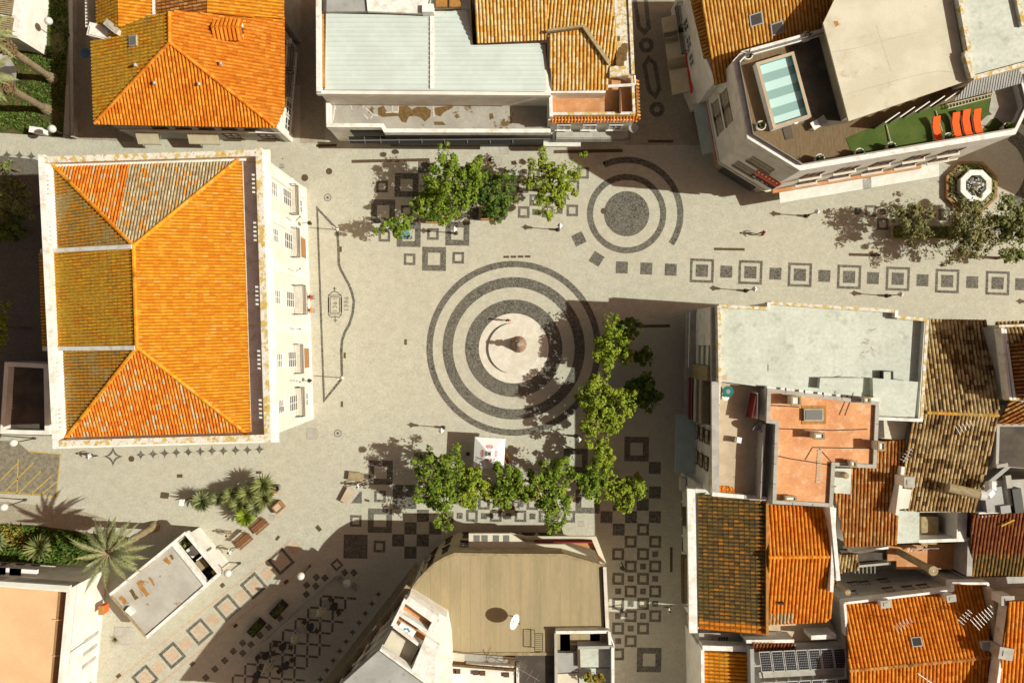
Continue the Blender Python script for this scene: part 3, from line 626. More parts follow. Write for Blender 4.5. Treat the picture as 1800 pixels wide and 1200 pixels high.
# its street front (faces right)
A, B = qi[1], qi[2]
if A[1] > B[1]: A, B = B, A
def uT(py, h): return (P(0, py, h).y-A[1])
L0 = B[1]-A[1]
for py in (353, 413, 509, 631, 717): pass
cols_t = [uT(y, 10.9) for y in (333, 414, 522, 633, 714)]
for s in cols_t:
    win(th, A, B, s, 10.0, 1.25, 1.75, 2, 3, gm='glass_pale')
    s_b = s
    f = win(th, A, B, s_b, 5.6, 1.5, 2.7, 2, 4, sill=False)
    balcony(th, A, B, s_b, 5.5, 2.7, .75 if abs(s-cols_t[2]) > .1 else 1.15, 1.0, 'stone_white', 'iron')
for i, s in enumerate(cols_t):
    if i in (1, 3): panel(th, A, B, s, .05, 1.9, 2.9, 'brown_door', 'door', .06)
    elif i == 2: panel(th, A, B, s, .05, 2.4, 3.2, 'frame_brown', 'door', .05)
    else: win(th, A, B, s, 1.6, 1.3, 1.8, 2, 2, gm='glass_pale')
for s in (L0*.015+.45, L0*.985-.45, (cols_t[0]+cols_t[1])/2-.0, (cols_t[1]+cols_t[2])/2, (cols_t[2]+cols_t[3])/2, (cols_t[3]+cols_t[4])/2):
    if s < 1.2 or s > L0-1.2 or abs(s-(cols_t[1]+cols_t[2])/2) < .1 or abs(s-(cols_t[2]+cols_t[3])/2) < .1: panel(th, A, B, s, 0, .9, 13.5, 'white_wall', 'pilaster', .1, 0)
panel(th, A, B, .5, 4.9, .999*L0, .22, 'white_wall', 'string_course', .12); panel(th, A, B, .5, 0, .999*L0, .9, 'white_wall', 'plinth', .07)
for s in ((cols_t[0]+cols_t[1])/2, (cols_t[1]+cols_t[2])/2, (cols_t[2]+cols_t[3])/2, (cols_t[3]+cols_t[4])/2):   # flag staffs
    m = MB(); o = Vector((A[0], A[1]+s, 6.2)); m.cyl(o, o+Vector((1.0, 0, 2.4)), .035, .025, 6); m.ball(o+Vector((1.0, 0, 2.4)), .08, 6, 4); m.build('flag_staff', 'iron', th)
for s in (cols_t[0]-1.9, cols_t[4]+1.9):
    m = MB(); o = Vector((A[0], A[1]+s, 4.0)); m.cyl(o, o+Vector((.7, 0, .2)), .03, .03, 5); m.cyl(o+Vector((.7, 0, -.45)), o+Vector((.7, 0, .15)), .13, .2, 6); m.cyl(o+Vector((.7, 0, .15)), o+Vector((.7, 0, .4)), .22, .04, 6); m.build('wall_lantern', 'iron', th)
for s in (2.2, L0-.7):
    m = MB(); m.box((A[0]+.75, A[1]+s, 13.2), .35, .35, .3); m.build('floodlight', 'dish_grey', th)
# ---------------------------------------------------------------- hipped apartment house at the top left, and the roofs behind it
tl = bld('apartment_house', 'house with broad hipped orange tile roof and small gabled dormer at upper left', 330, 160)
walls(tl, [(165, 74), (169, 216), (481, 221), (497, 30)], 7.0, mat='grey_wall', inset=.35)
q = offset(pp([(165, 74), (169, 216), (481, 221), (497, 30)], 7.0), .2); b = MB(); b.ring(q, offset(q, .7), 6.75, 6.98); b.build('cornice', 'white_wall', tl)
tS = plane3((168, 217, 7), (482, 223, 7), (298, 75, 9.9)); tW = plane3((164, 74, 7), (168, 216, 7), (298, 75, 9.9)); tE = plane3((498, 30, 7), (483, 221, 7), (298, 75, 9.9))
tiles(tl, tS, [(165, 218), (484, 224), (298, 75)], 'tile_orange'); tiles(tl, tW, [(161, 74), (166, 219), (298, 75), (298, 20), (205, 46)], 'tile_ochre'); tiles(tl, tE, [(298, 75), (485, 224), (500, 190), (500, 30), (298, 20)], 'tile_orange')
a = P(298, 75, 9.95)
for c in (on(167, 217, tS), on(482, 222, tS), on(298, 22, tE)): ridge(tl, a, c+Vector((0, 0, .05)), 'tile_orange')
# dormer
dA = on(372, 55, tE); dl = MB(); c0 = on(375, 56, tE); c1 = on(428, 57, tE); zt = c1.z+1.2
wl = MB(); yw = .72; xe = c1.x; xs = c0.x
wl.obox((xs, c1.y-yw, c1.z-.5), (xe-xs, 0, 0), (0, 2*yw, 0), (0, 0, 1.2)); wl.face([(xe, c1.y-yw, c1.z+.7), (xe, c1.y+yw, c1.z+.7), (xe, c1.y, zt)]); dorm = wl.build('dormer', 'white_wall', tl)
for sg in (-1, 1):
    pl = (Vector((xs, c1.y, zt+.03)), Vector((0, sg*.55, .83)).normalized()); n_r = math.floor((xe-xs+.35)/.36); m = MB()
    for k in range(n_r):
        x = xs-.1+.36*(k+.5); m.cyl((x, c1.y+sg*.02, zt+.02), (x, c1.y+sg*(yw+.22), zt-.62), .15, .15, 6, True, t=random.random())
    m.face([(xs-.1, c1.y, zt), (xe+.2, c1.y, zt), (xe+.2, c1.y+sg*(yw+.2), zt-.62), (xs-.1, c1.y+sg*(yw+.2), zt-.62)]); m.build('roof_tiles', 'tile_orange', dorm, 'stuff', tint=True)
m = MB(); m.obox((xe+.005, c1.y-.28, c1.z), (.03, 0, 0), (0, .56, 0), (0, 0, .7)); m.build('window', 'glass_dark', dorm)
def skylight(parent, px, py, w, l, pl, glass='glass_pale', rim='concrete', ang=0):
    c = on(px, py, pl); n = pl[1]; up = (Vector((0, 0, 1))-n*n.z).normalized(); al = up.cross(n); m = MB()
    m.obox(c-al*w/2-up*l/2, al*w, up*l, n*.2); f = m.build('skylight', rim, parent); m = MB(); c2 = c+n*.206; w2, l2 = w*.82, l*.82
    m.face([c2-al*w2/2-up*l2/2, c2+al*w2/2-up*l2/2, c2+al*w2/2+up*l2/2, c2-al*w2/2+up*l2/2]); m.build('pane', glass, f)
skylight(tl, 236, 73, .95, .85, tW)
for px, py, pl in ((274, 148, tS), (352, 150, tS), (390, 114, tE), (241, 117, tW)):
    c = on(px, py, pl); m = MB(); m.cyl(c, c+Vector((0, 0, .45)), .1, .1, 7); m.cyl(c+Vector((0, 0, .42)), c+Vector((0, 0, .55)), .18, .05, 7); m.build('roof_vent', 'tile_orange' if False else 'grey_wall', tl)
q = offset(pp([(165, 74), (169, 216), (481, 221), (497, 30)], 7.0), .35)      # window rows
A, B = q[1], q[2]
for f in (.28, .42, .56, .70, .84): win(tl, A, B, f, 4.3, 1.3, 1.5, 2, 2, 'frame_brown', 'glass_pale')
for f in (.66, .88): win(tl, A, B, f, .6, 1.5, 2.1, 2, 2, 'frame_brown')
panel(tl, A, B, .5, 3.3, .99*(Vector(B)-Vector(A)).length, .25, 'white_wall', 'string_course', .15)
panel(tl, A, B, .985, 0, .6, 6.7, 'white_wall', 'pilaster', .12, 0)
awning(A, B, .155, 3.1, 2.2, 1.1, .8, 'awning_cream', 'pale awning over a doorway below the small hipped house roof corner'); awning(A, B, .5, 3.0, 3.0, 1.0, .7, 'awning_cream', 'pale awning at the middle of the hipped house front')
A, B = q[2], q[3]
for f in (.12, .30, .48, .66, .84):
    win(tl, A, B, f, 4.2, 1.4, 1.7, 2, 2, 'window_frame'); win(tl, A, B, f, 1.0, 1.4, 1.7, 2, 2, 'window_frame')
for f in (.48, .75): balcony(tl, A, B, f, 3.7, 2.2, .7)
panel(tl, A, B, .03, 0, .6, 6.7, 'white_wall', 'pilaster', .12, 0); panel(tl, A, B, .5, 3.2, 8.9, .22, 'white_wall', 'string_course', .2)
m = MB(); c = P(152, 95, 4.2); m.cyl(c, c+Vector((.9, 0, .1)), .03, .03, 5); m.lathe(c, [(.02, 0), (.35, .06), (.5, .2)], 12); m.build('satellite_dish', 'blue_paint', tl)
b2 = bld('roof_terrace_house', 'row of orange gabled roofs behind the hipped house at the top edge', 340, -20)
walls(b2, [(170, -70), (172, 46), (497, 28), (497, -70)], 7.4, z1=7.4, mat='grey_wall', inset=.3)
r1 = plane3((170, 0, 7.5), (172, 44, 7.5), (206, 20, 9.0)); r2 = plane3((206, 0, 9.0), (207, 40, 9.0), (270, 15, 7.9)); r3 = plane3((270, 0, 7.9), (271, 25, 7.9), (364, 10, 9.3)); r4 = plane3((364, 0, 9.3), (364, 22, 9.3), (499, 10, 7.4))
tiles(b2, r1, [(169, -70), (171, 42), (208, 47), (205, -70)], 'tile_ochre'); tiles(b2, r2, [(205, -70), (208, 47), (272, 27), (268, -70)], 'tile_bright'); tiles(b2, r3, [(268, -70), (272, 27), (364, 22), (364, -70)], 'tile_rust'); tiles(b2, r4, [(364, -70), (364, 22), (400, 25), (499, 32), (499, -70)], 'tile_bright')  # third slope faces away from the sun: its shade is put into darker tiles
m = MB(); A, B = on(269, -70, r2), on(272, 28, r2); m.obox(A-Vector((.12, 0, .1)), B-A, (.24, 0, 0), (0, 0, .3)); m.build('gutter', 'coping_white', b2)
bar(b2, (150, -60), (152, 48), 0, 6.0, .2, 'white_wall', 'wall'); 
m = MB(); c = P(178, 56, 7.6); m.box((c.x, c.y, 4.5), 2.5, 1.2, 3.1, R(-14)); ch = m.build('chimney', 'white_wall', b2); m = MB(); c = P(176, 57, 7.8); m.box((c.x, c.y, 7.6), 2.1, .75, .12, R(-14)); m.build('chimney_cap', 'coping_white', ch); chimney(b2, 196, 47, 7.8, 1.3, .45, 1.0, R(-40))
# ---------------------------------------------------------------- white roofed building with front terrace, top centre
tc = bld('white_building', 'long building with big white corrugated roof and lower stained terrace in front', 765, 110)
K9 = 9.0
walls(tc, [(556, -70), (557, 160), (968, 163), (960, 75), (832, 78), (824, -70)], K9, z1=8.75, mat='white_wall', inset=.08)
sA = [(573, 24), (757, 28), (758, 26), (820, 16), (831, 80), (952, 76), (962, 161), (571, 158)]
m = MB(); rp = plane3((571, 158, 8.95), (952, 160, 8.95), (573, 24, 9.25)); al = Vector((0, 1, 0))
def corr(parent, pl, poly, mat, pitch, hgt, alongx=True, name='roof_sheet'):
    A, n = pl; pts = [on(x, y, pl) for x, y in poly]; b = MB(); b.face(pts); dd = Vector((1, 0, 0)) if alongx else Vector((0, 1, 0))
    c0 = min(p.y if alongx else p.x for p in pts); c1 = max(p.y if alongx else p.x for p in pts); k = c0+pitch/2
    while k < c1:
        xs = []
        for i in range(len(pts)):
            a, c = pts[i], pts[(i+1) % len(pts)]; u, v = (a.y, c.y) if alongx else (a.x, c.x)
            if (u <= k < v) or (v <= k < u): xs.append(a+(c-a)*(k-u)/(v-u))
        xs.sort(key=lambda p: p.x if alongx else p.y)
        for s_, e_ in zip(xs[::2], xs[1::2]):
            w = (Vector((0, 1, 0)) if alongx else Vector((1, 0, 0)))*pitch*.22; z = Vector((0, 0, hgt))
            b.face([s_-w, e_-w, e_-w*.5+z, s_-w*.5+z]); b.face([s_-w*.5+z, e_-w*.5+z, e_+w*.5+z, s_+w*.5+z]); b.face([s_+w*.5+z, e_+w*.5+z, e_+w, s_+w])
        k += pitch
    return b.build(name, mat, parent)
corr(tc, rp, sA, 'white_metal', .42, .05)
m = MB(); A, B = on(758, 26, rp), on(758, 157, rp); m.obox(A-Vector((.1, 0, -.03)), B-A, (.3, 0, 0), (0, 0, .1)); m.build('roof_seam', 'coping_white', tc)
bar(tc, (559, -70), (560, 161), 8.6, 9.6, .4, 'coping_white', 'parapet'); bar(tc, (567.5, 22), (568.5, 154), 8.8, 9.05, .28, 'stain_rust', 'gutter')
bar(tc, (556, 162), (968, 165), 8.55, 9.1, .3, 'white_wall', 'fascia')
slab(tc, [(574, -70), (574, 21), (644, 20), (635, -70)], 9.7, .3, 'grey_sheet', 'upper_roof'); slab(tc, [(638, -70), (646, 20), (746, 24), (772, -70)], 9.9, .3, 'coping_white', 'upper_roof'); slab(tc, [(774, -70), (752, 15), (826, 14), (822, -70)], 9.5, .3, 'white_flat', 'upper_roof')
m = MB(); c = P(752, 14, 10.3); m.box((c.x, c.y, 9.4), 1.0, .7, .9); m.build('air_conditioner', 'dish_white', tc)
for x in (776, 800):
    m = MB(); c = P(x, 4, 9.9); m.box((c.x, c.y, 9.5), 1.0, .8, .4); m.build('roof_planter', 'stain_rust', tc)
# lower terrace
walls(tc, [(573, 150), (574, 222), (670, 222), (677, 231), (968, 231), (968, 150)], 5.6, z1=4.6, mat='white_wall', name='terrace_wall', top=False)
slab(tc, [(573, 150), (574, 222), (670, 222), (677, 231), (968, 231), (968, 150)], 4.62, .3, 'terrace_grey', 'terrace_floor', inset=.1)
for a, c in (((576, 163), (577, 223)), ((574, 220), (672, 220.5)), ((671, 218), (677, 230)), ((675, 229.5), (968, 230))): bar(tc, a, c, 4.6, 5.55, .36, 'coping_white', 'parapet')
for a, c in (((588, 190), (586, 212)), ((588, 184), (590, 192)), ((616, 184), (619, 193)), ((640, 184), (638, 190)), ((643, 190), (656, 202)), ((656, 202), (664, 203)), ((656, 202), (652, 208)), ((678, 198), (699, 197)), ((700, 184), (700, 197)), ((762, 185), (763, 206)), ((690, 186), (690, 198)), ((640, 202), (647, 209))):
    A, B = P(*a, 4.64), P(*c, 4.64); d = B-A; n = Vector((-d.y, d.x, 0)).normalized()*.05; m = MB(); m.face([A-n, B-n, B+n, A+n]); m.build('floor_seam', 'stone_white', tc)
def blotch(parent, px, h, mat, name='floor_stain'):
    m = MB(); m.face([P(x, y, h) for x, y in px]); return m.build(name, mat, parent)
for k, px in enumerate(([(664, 190), (674, 186), (680, 196), (700, 200), (701, 204), (672, 206), (665, 202)], [(702, 187), (716, 186), (724, 193), (733, 188), (748, 188), (758, 194), (756, 206), (747, 214), (738, 206), (728, 203), (718, 206), (714, 216), (706, 214), (700, 204)], [(762, 190), (782, 187), (797, 186), (795, 190), (780, 198), (774, 205), (766, 202)], [(763, 214), (778, 214), (784, 220), (764, 220)], [(860, 200), (866, 199), (868, 208), (861, 211)])): blotch(tc, px, 4.632+.001*k, 'stain_brown')
slab(tc, [(612, 240), (612, 252), (905, 254), (906, 247), (968, 246), (968, 240)], 3.2, .1, 'dark_metal', 'canopy'); panel(tc, P2(677, 231, 5.6), P2(968, 231, 5.6), .5, .1, 16.0, 4.5, 'dark_metal', 'dark_cladding', .08); panel(tc, P2(573, 222, 5.6), P2(672, 222, 5.6), .68, .1, 3.2, 4.3, 'dark_metal', 'dark_cladding', .08); m = MB()
for x in (612, 640, 668, 700, 740, 780, 820, 860, 900):
    a, c = P(x, 240, 3.28), P(x+2, 252, 3.28); m.tube([a, c], .05, 4)
m.tube([P(612, 247, 3.4), P(968, 244, 3.4)], .06, 5); m.build('canopy_rail', 'rail_metal', tc)
q = offset(pp([(573, 150), (574, 222), (670, 222), (677, 231), (968, 231), (968, 150)], 5.6), 0)
# ---------------------------------------------------------------- corner house with yellow-orange roofs
co = bld('corner_house', 'corner house with weathered yellow tile roofs and small terracotta roof terrace', 1020, 120)
walls(co, [(830, -70), (838, 75), (960, 72), (962, 213), (1117, 213), (1108, -70)], 7.0, z1=6.9, mat='white_wall', inset=.1)
k1 = plane3((836, 75, 9.6), (958, 70, 9.6), (900, -30, 11.4)); k2 = plane3((960, 55, 9.7), (1074, 115, 8.9), (960, -30, 11.0)); k3 = plane3((970, 158, 8.6), (1068, 157, 8.6), (1000, 55, 10.1))
walls(co, [(836, -70), (838, 76), (960, 71), (962, 160), (1068, 160), (1075, 116), (1110, 130), (1106, -70)], 9.4, z1=8.5, mat='white_wall', name='upper_wall', inset=.1)
tiles(co, k1, [(830, -70), (838, 76), (962, 70), (960, -70)], 'tile_yellow'); tiles(co, k2, [(961, -70), (962, 54), (1025, 47), (1070, 116), (1086, 116), (1074, -70)], 'tile_yellow'); tiles(co, k3, [(965, 60), (1024, 52), (1068, 112), (1069, 158), (970, 159)], 'tile_yellow', w=.34)
m = MB()
for a, c in (((962, 57), (1025, 49)), ((1025, 49), (1070, 114))):
    A, B = on(*a, k3), on(*c, k3); m.obox(A+Vector((-.1, -.1, 0)), B-A, (.22, .22, 0), (0, 0, .45))
m.build('roof_curb', 'stone_pier', co)
slab(co, [(1075, -70), (1086, 115), (1072, 118), (1072, 136), (1112, 131), (1104, -70)], 9.35, .3, 'ochre_lichen', 'flat_roof', label='pale flat roof strip with brown stains')
for x, y, s in ((1094, 95, .8), (1098, 85, .55), (1091, 107, .6), (1087, 68, .3)):
    m = MB(); c = P(x, y, 9.37); m.face([(c.x+s*math.cos(t*.785)*(.5+.2*(t % 3)), c.y+1.4*s*math.sin(t*.785)*(.6+.15*(t % 2)), 9.36+.004*(x % 7)) for t in range(8)]); m.build('roof_stain', 'stain_brown', co)
bar(co, (1104, -70), (1113, 130), 8.9, 9.5, .3, 'ochre_lichen', 'parapet')
slab(co, [(970, 140), (970, 203), (1113, 200), (1112, 134)], 6.95, .3, 'terracotta_floor', 'terrace_floor')
bar(co, (968, 200), (1115, 199), 6.9, 7.7, .25, 'ochre_lichen', 'parapet'); bar(co, (1112, 133), (1115, 200), 6.9, 7.7, .25, 'ochre_lichen', 'parapet'); bar(co, (968, 165), (969, 205), 6.9, 7.8, .3, 'coping_white', 'parapet')
m = MB(); m.tube([P(1068, 152, 8.7), P(1116, 149, 8.7)], .14, 6); m.tube([P(1116, 149, 8.7), P(1115, 133, 8.7)], .12, 6); m.build('beam', 'coping_white', co)
bar(co, (1090, 152), (1090, 198), 6.9, 8.0, .15, 'frame_brown', 'screen')
kk = plane3((968, 203, 7.2), (1118, 202, 7.2), (968, 213, 6.75)); tiles(co, kk, [(968, 203), (1119, 201), (1121, 213), (968, 215)], 'tile_orange', w=.3)
ke = plane3((1117, 130, 7.2), (1119, 205, 7.2), (1124, 170, 6.8)); tiles(co, ke, [(1116, 140), (1119, 205), (1124, 212), (1121, 140)], 'tile_rust')
q = pp([(962, 213), (1117, 213)], 7.0); A, B = q
for f in (.2, .5, .8): win(co, A, B, f, 4.2, 1.3, 1.6, 2, 2)
balcony(co, A, B, .55, 3.6, 7.0, 1.0); awning(A, B, .2, 3.4, 3.6, 1.3, .5, 'awning_white', 'white shop awning at the foot of the corner house, left of its door'); panel(co, A, B, .68, .05, 3.6, 2.4, 'glass_dark', 'shop_window')
win(co, A, B, .9, .3, 1.4, 2.3, 1, 2)
cd = thing('satellite_dish', 'small grey dish on the street corner of the weathered yellow-roofed house', 'satellite dish', P(1112, 226, 5)); m = MB(); c = P(1113, 226, 5.2); m.lathe(c, [(.02, 0), (.3, .05), (.45, .18)], 12); m.cyl(c, c-Vector((.5, 0, .3)), .03, .03, 5); m.build('dish', 'dish_grey', cd)
# ---------------------------------------------------------------- long orange tiled house, top right
or_ = bld('tiled_house', 'long orange tiled house beside the rooftop pool building, with two roof windows', 1340, 40)
walls(or_, [(1213, -70), (1238, 102), (1256, 147), (1470, 82), (1620, -70)], 10.0, z1=9.7, mat='white_wall', inset=.25)
o1 = plane3((1256, 148, 10.0), (1442, 90, 10.0), (1330, -10, 12.6))
tiles(or_, o1, [(1229, -70), (1232, 0), (1257, 150), (1300, 137), (1470, 84), (1452, -70)], 'tile_honey', w=.32)
o2 = plane3((1212, -10, 9.8), (1239, 104, 9.8), (1233, 0, 10.3)); tiles(or_, o2, [(1204, -70), (1214, 0), (1238, 104), (1252, 98), (1232, 0), (1222, -70)], 'tile_honey', w=.32)
o3 = plane3((1455, 10, 12.0), (1490, 10, 12.0), (1470, -40, 12.6)); tiles(or_, o3, [(1456, -70), (1470, 30), (1545, 5), (1535, -70)], 'tile_yellow', w=.32)
m = MB(); A, B = on(1455, -70, o1), on(1472, 60, o1); m.obox(A, B-A, (.3, 0, 0), (0, 0, .5)); m.build('party_wall', 'frame_brown', or_)
for x, y in ((1328, 34), (1365, 50)): skylight(or_, x, y, 1.15, 1.0, o1, 'glass_dark', 'dish_grey')
q = offset(pp([(1213, -70), (1238, 102), (1256, 147), (1470, 82), (1620, -70)], 10.0), .25); A, B = q[1], q[0]
A, B = (q[0], q[1])
for f in (.42, .62, .82): win(or_, A, B, f, 4.3, 1.2, 1.5, 2, 2)
for f in (.3, .55): balcony(or_, A, B, f, 3.9, 2.5, .6)
for i, (f, w, lb) in enumerate(((.36, 2.6, 'cream shop awning at the top of the narrow street'), (.60, 3.8, 'broad cream awning over the narrow street, middle of three'), (.90, 3.4, 'cream awning nearest the rooftop pool building in the narrow street'))): awning(A, B, f, 3.3, w, 1.7, .5, 'awning_cream', lb, 'awnings along the narrow street')
panel(or_, A, B, .75, 3.4, 6.5, .35, 'red_cloth', 'sign_band', .12)
# ---------------------------------------------------------------- building with rooftop pool
pb = bld('pool_building', 'white building with rooftop pool, wood deck and artificial lawn', 1480, 180)
HP = 12.8; po = [(1289, 106), (1315, 242), (1408, 299), (1788, 235), (1812, 185), (1770, 20), (1470, 42), (1400, 62), (1306, 88)]
q = pp(po, HP); b = MB(); b.prism(q, 3.6, 11.55, top=False); b.build('wall', 'white_wall', pb)
b = MB(); b.prism(offset(q, .5), 0, 3.6, top=False); b.build('wall', 'beige_wall', pb, label='beige recessed ground floor')
b = MB(); b.ring(offset(q, -.12), offset(q, .1), 3.4, 3.65); b.build('string_course', 'stone_white', pb)
b = MB(); b.prism(offset(q, .15), 11.3, 11.6); b.build('roof_deck', 'wood_deck', pb)
b = MB(); b.ring(q, offset(q, .35), 11.55, 12.45); b.ring(offset(q, .0), offset(q, .55), 12.45, 12.6); b.build('parapet', 'coping_white', pb)
b = MB(); qq = offset(q, .42); b.ring(qq, offset(q, .47), 12.6, 13.0); b.build('glass_rail', 'rail_metal', pb)
slab(pb, [(1386, 84), (1445, 52), (1500, 214), (1448, 223), (1428, 205)], 11.615, .01, 'dark_floor', 'painted_deck_shade')  # dark panel paints the penthouse shadow deeper on the deck
slab(pb, [(1487, 243), (1560, 212), (1672, 180), (1785, 158), (1790, 214), (1770, 232), (1500, 277)], 11.63, .02, 'turf', 'artificial_lawn')
slab(pb, [(1745, 158), (1785, 150), (1800, 200), (1772, 225), (1738, 196)], 11.66, .02, 'concrete', 'paving'); slab(pb, [(1716, 222), (1734, 204), (1764, 196), (1770, 202), (1742, 210), (1726, 228)], 11.655, .02, 'concrete', 'paving')
# pool
pr = P(1378, 159, 12.5); wa, wb = P(1331, 112, 12.5), P(1394, 93, 12.5); wc, wd = P(1424, 204, 12.5), P(1361, 224, 12.5)
rim = [wa, wb, wc, wd]; ip = offset([(v.x, v.y) for v in rim], .16); op = offset([(v.x, v.y) for v in rim], -.1)
pool = thing('swimming_pool', 'raised rooftop swimming pool with striped floor and wooden rim', 'pool', (pr.x, pr.y, 11.6))
b = MB(); b.ring(op, offset(op, .18), 11.62, 12.42); b.build('pool_wall', 'dish_white', pool)
b = MB(); b.ring(op, ip, 12.42, 12.5); b.build('coping', 'sand_floor', pool)
def lerp(a, c, t): return (a[0]+(c[0]-a[0])*t, a[1]+(c[1]-a[1])*t)
area_ = sum(ip[i][0]*ip[(i+1) % 4][1]-ip[(i+1) % 4][0]*ip[i][1] for i in range(4)); zf = 12.1
i0, i1, i2, i3 = ip
for k in range(7):
    t0, t1 = k/7, (k+1)/7; a, c = lerp(i0, i3, t0), lerp(i1, i2, t0); d, e_ = lerp(i1, i2, t1), lerp(i0, i3, t1)
    b = MB(); b.face([(*a, zf), (*c, zf), (*d, zf), (*e_, zf)]); b.build('floor_band', 'pool_pale' if k % 2 == 0 else 'pool_grey', pool)
    b = MB(); b.face([(*c, zf), (*d, zf), (*d, 12.42), (*c, 12.42)]); b.build('wall_band', 'pool_teal' if k % 2 == 0 else 'pool_dark', pool)
b = MB()
for a, c in ((i0, i1), (i0, i3), (i3, i2)): b.face([(*a, zf), (*c, zf), (*c, 12.42), (*a, 12.42)])
b.build('inner_wall', 'pool_teal', pool)
b = MB(); b.face([(*i0, 12.36), (*i1, 12.36), (*i2, 12.36), (*i3, 12.36)]); b.build('water_surface', 'water', pool)
# penthouse
walls(pb, [(1447, 41), (1492, 213), (1700, 142), (1662, -70), (1500, -70)], 14.0, 11.5, 13.8, 'beige_wall', 'penthouse_wall', inset=.5)
slab(pb, [(1447, 41), (1492, 213), (1700, 142), (1662, -70), (1500, -70)], 14.0, .22, 'cream_flat', 'penthouse_roof')
for k in range(5):
    x = 1560+k*26; c = P(x, 212-k*9.5, 12.6); m = MB(); m.box((c.x, c.y, 11.6), 1.5, .08, 1.9, R(35)); m.build('sliding_door', 'window_frame', pb)
m = MB(); a = P(1443, 75, 11.64); c = P(1476, 205, 11.64); m.tube([a, c], .05, 4); m.build('deck_channel', 'rail_metal', pb)
wr = bld('white_roof_house', 'white flat roofed house with ochre edges at the top right corner', 1770, 60)
walls(wr, [(1672, -70), (1703, 92), (1697, 94), (1710, 138), (1860, 98), (1860, -70)], 14.7, mat='white_wall', top=False)
slab(wr, [(1672, -70), (1703, 92), (1697, 94), (1710, 138), (1860, 98), (1860, -70)], 14.4, .3, 'white_flat', 'roof', inset=.05)
for a, c in (((1676, -70), (1705, 90)), ((1699, 94), (1711, 137)), ((1711, 137), (1860, 97)), ((1775, -70), (1800, 45)), ((1697, 94), (1707, 90))): bar(wr, a, c, 14.2, 14.75, .35, 'ochre_lichen', 'parapet')
bar(wr, (1676, -70), (1703, 92), 11.6, 14.0, .2, 'grey_wall', 'side_wall')
cy_ = plane3((1690, 172, 13.6), (1785, 150, 13.6), (1708, 140, 14.0)); corr(wr, cy_, [(1676, 178), (1708, 141), (1792, 120), (1800, 145), (1755, 158)], 'grey_sheet', .22, .05, False, 'canopy_sheet')
# street front and side of the pool building
A, B = q[1], q[2]
if True:
    q2 = q if sum(q[i][0]*q[(i+1) % len(q)][1]-q[(i+1) % len(q)][0]*q[i][1] for i in range(len(q))) > 0 else q[::-1]
A, B = q[0], q[1]
def ccw(A, B, c):                                                  # order so that outside (away from c) is on the right
    return (A, B) if (B[1]-A[1])*(c[0]-A[0])-(B[0]-A[0])*(c[1]-A[1]) < 0 else (B, A)
ctr = (P(1500, 150, HP).x, P(1500, 150, HP).y)
A, B = ccw(q[0], q[1], ctr); dL = (Vector(B)-Vector(A)).length
rev = (A == q[1])
for f in (.32, .50):
    f2 = 1-f if rev else f
    win(pb, A, B, f+.02 if not rev else 1-f-.0, 7.9, 1.75, 1.9, 2, 2, 'shutter', 'shutter'); win(pb, A, B, f+.02 if not rev else 1-f, 4.9, 1.75, 1.9, 2, 2, 'shutter', 'shutter')
panel(pb, A, B, .35, .2, dL*.5, 2.6, 'glass_dark', 'shop_window', .04, -.42); panel(pb, A, B, .5, 2.95, dL*.9, .35, 'sign_red', 'sign_band', .1, .01)
awning(A, B, .45, 3.1, dL*.75, 1.2, .35, 'awning_blue', 'long pale blue awning along the left side of the rooftop pool building')
A, B = ccw(q[1], q[2], ctr); rev = (A == q[2])
for z, fs in ((8.0, (.52,)), (5.0, (.42,))):
    for f in fs: win(pb, A, B, 1-f if rev else f, z, 2.3, 1.7, 2, 2, 'shutter', 'shutter')
Lc = (Vector(B)-Vector(A)).length
panel(pb, A, B, .5, .1, Lc*.72, 3.0, 'glass_dark', 'shop_window', .04, -.3)
sg = thing('wall_sign', 'red, orange and dark blue sign on the corner wall of the rooftop pool building', 'sign', (*lerp(q[1], q[2], .8), 6)); 
for zz, hh, mt in ((6.75, .8, 'sign_red'), (6.0, .75, 'sign_orange'), (5.0, 1.0, 'sign_dark')): panel(sg, A, B, (1-.80) if rev else .80, zz, 2.5, hh, mt, 'sign_band', .06)
for k in range(6): panel(sg, A, B, ((1-.80) if rev else .80)*Lc-1.0+.38*k, 7.0, .2, .28, 'window_frame', 'lettering', .02, .066)
for k in range(4): panel(sg, A, B, ((1-.80) if rev else .80)*Lc-.9+.45*k, 5.3, .3, .16, 'sign_orange' if k % 2 else 'window_frame', 'lettering', .02, .066)
A, B = ccw(q[2], q[3], ctr)
for z in (8.6, 5.2):
    for k in range(5):
        f = .13+.17*k+(.05 if z < 6 else 0); win(pb, A, B, f, z, 1.5, 1.5, 2, 1, 'frame_brown', 'glass_dark'); panel(pb, A, B, f, z-.32, 2.1, .16, 'stone_white', 'window_ledge', .35)
panel(pb, A, B, .42, 3.35, (Vector(B)-Vector(A)).length*.78, .4, 'pink_cobble' if False else 'terracotta_floor', 'string_course', .35); awning(A, B, .32, 3.1, 9.0, 1.3, .35, 'awning_white', 'long white awning along the bright front of the rooftop pool building, left part'); awning(A, B, .72, 3.1, 7.5, 1.3, .35, 'awning_white', 'long white awning along the bright front of the rooftop pool building, right part')

fb = bld('neighbour_block', 'plain block beyond the right edge whose shadow falls beside the fountain', 2000, 250)
b = MB(); b.prism([P2(x, y) for x, y in ((1885, 120), (1885, 300), (1965, 334), (2150, 425), (2150, 120))], 0, 12.0); b.build('wall', 'white_wall', fb)

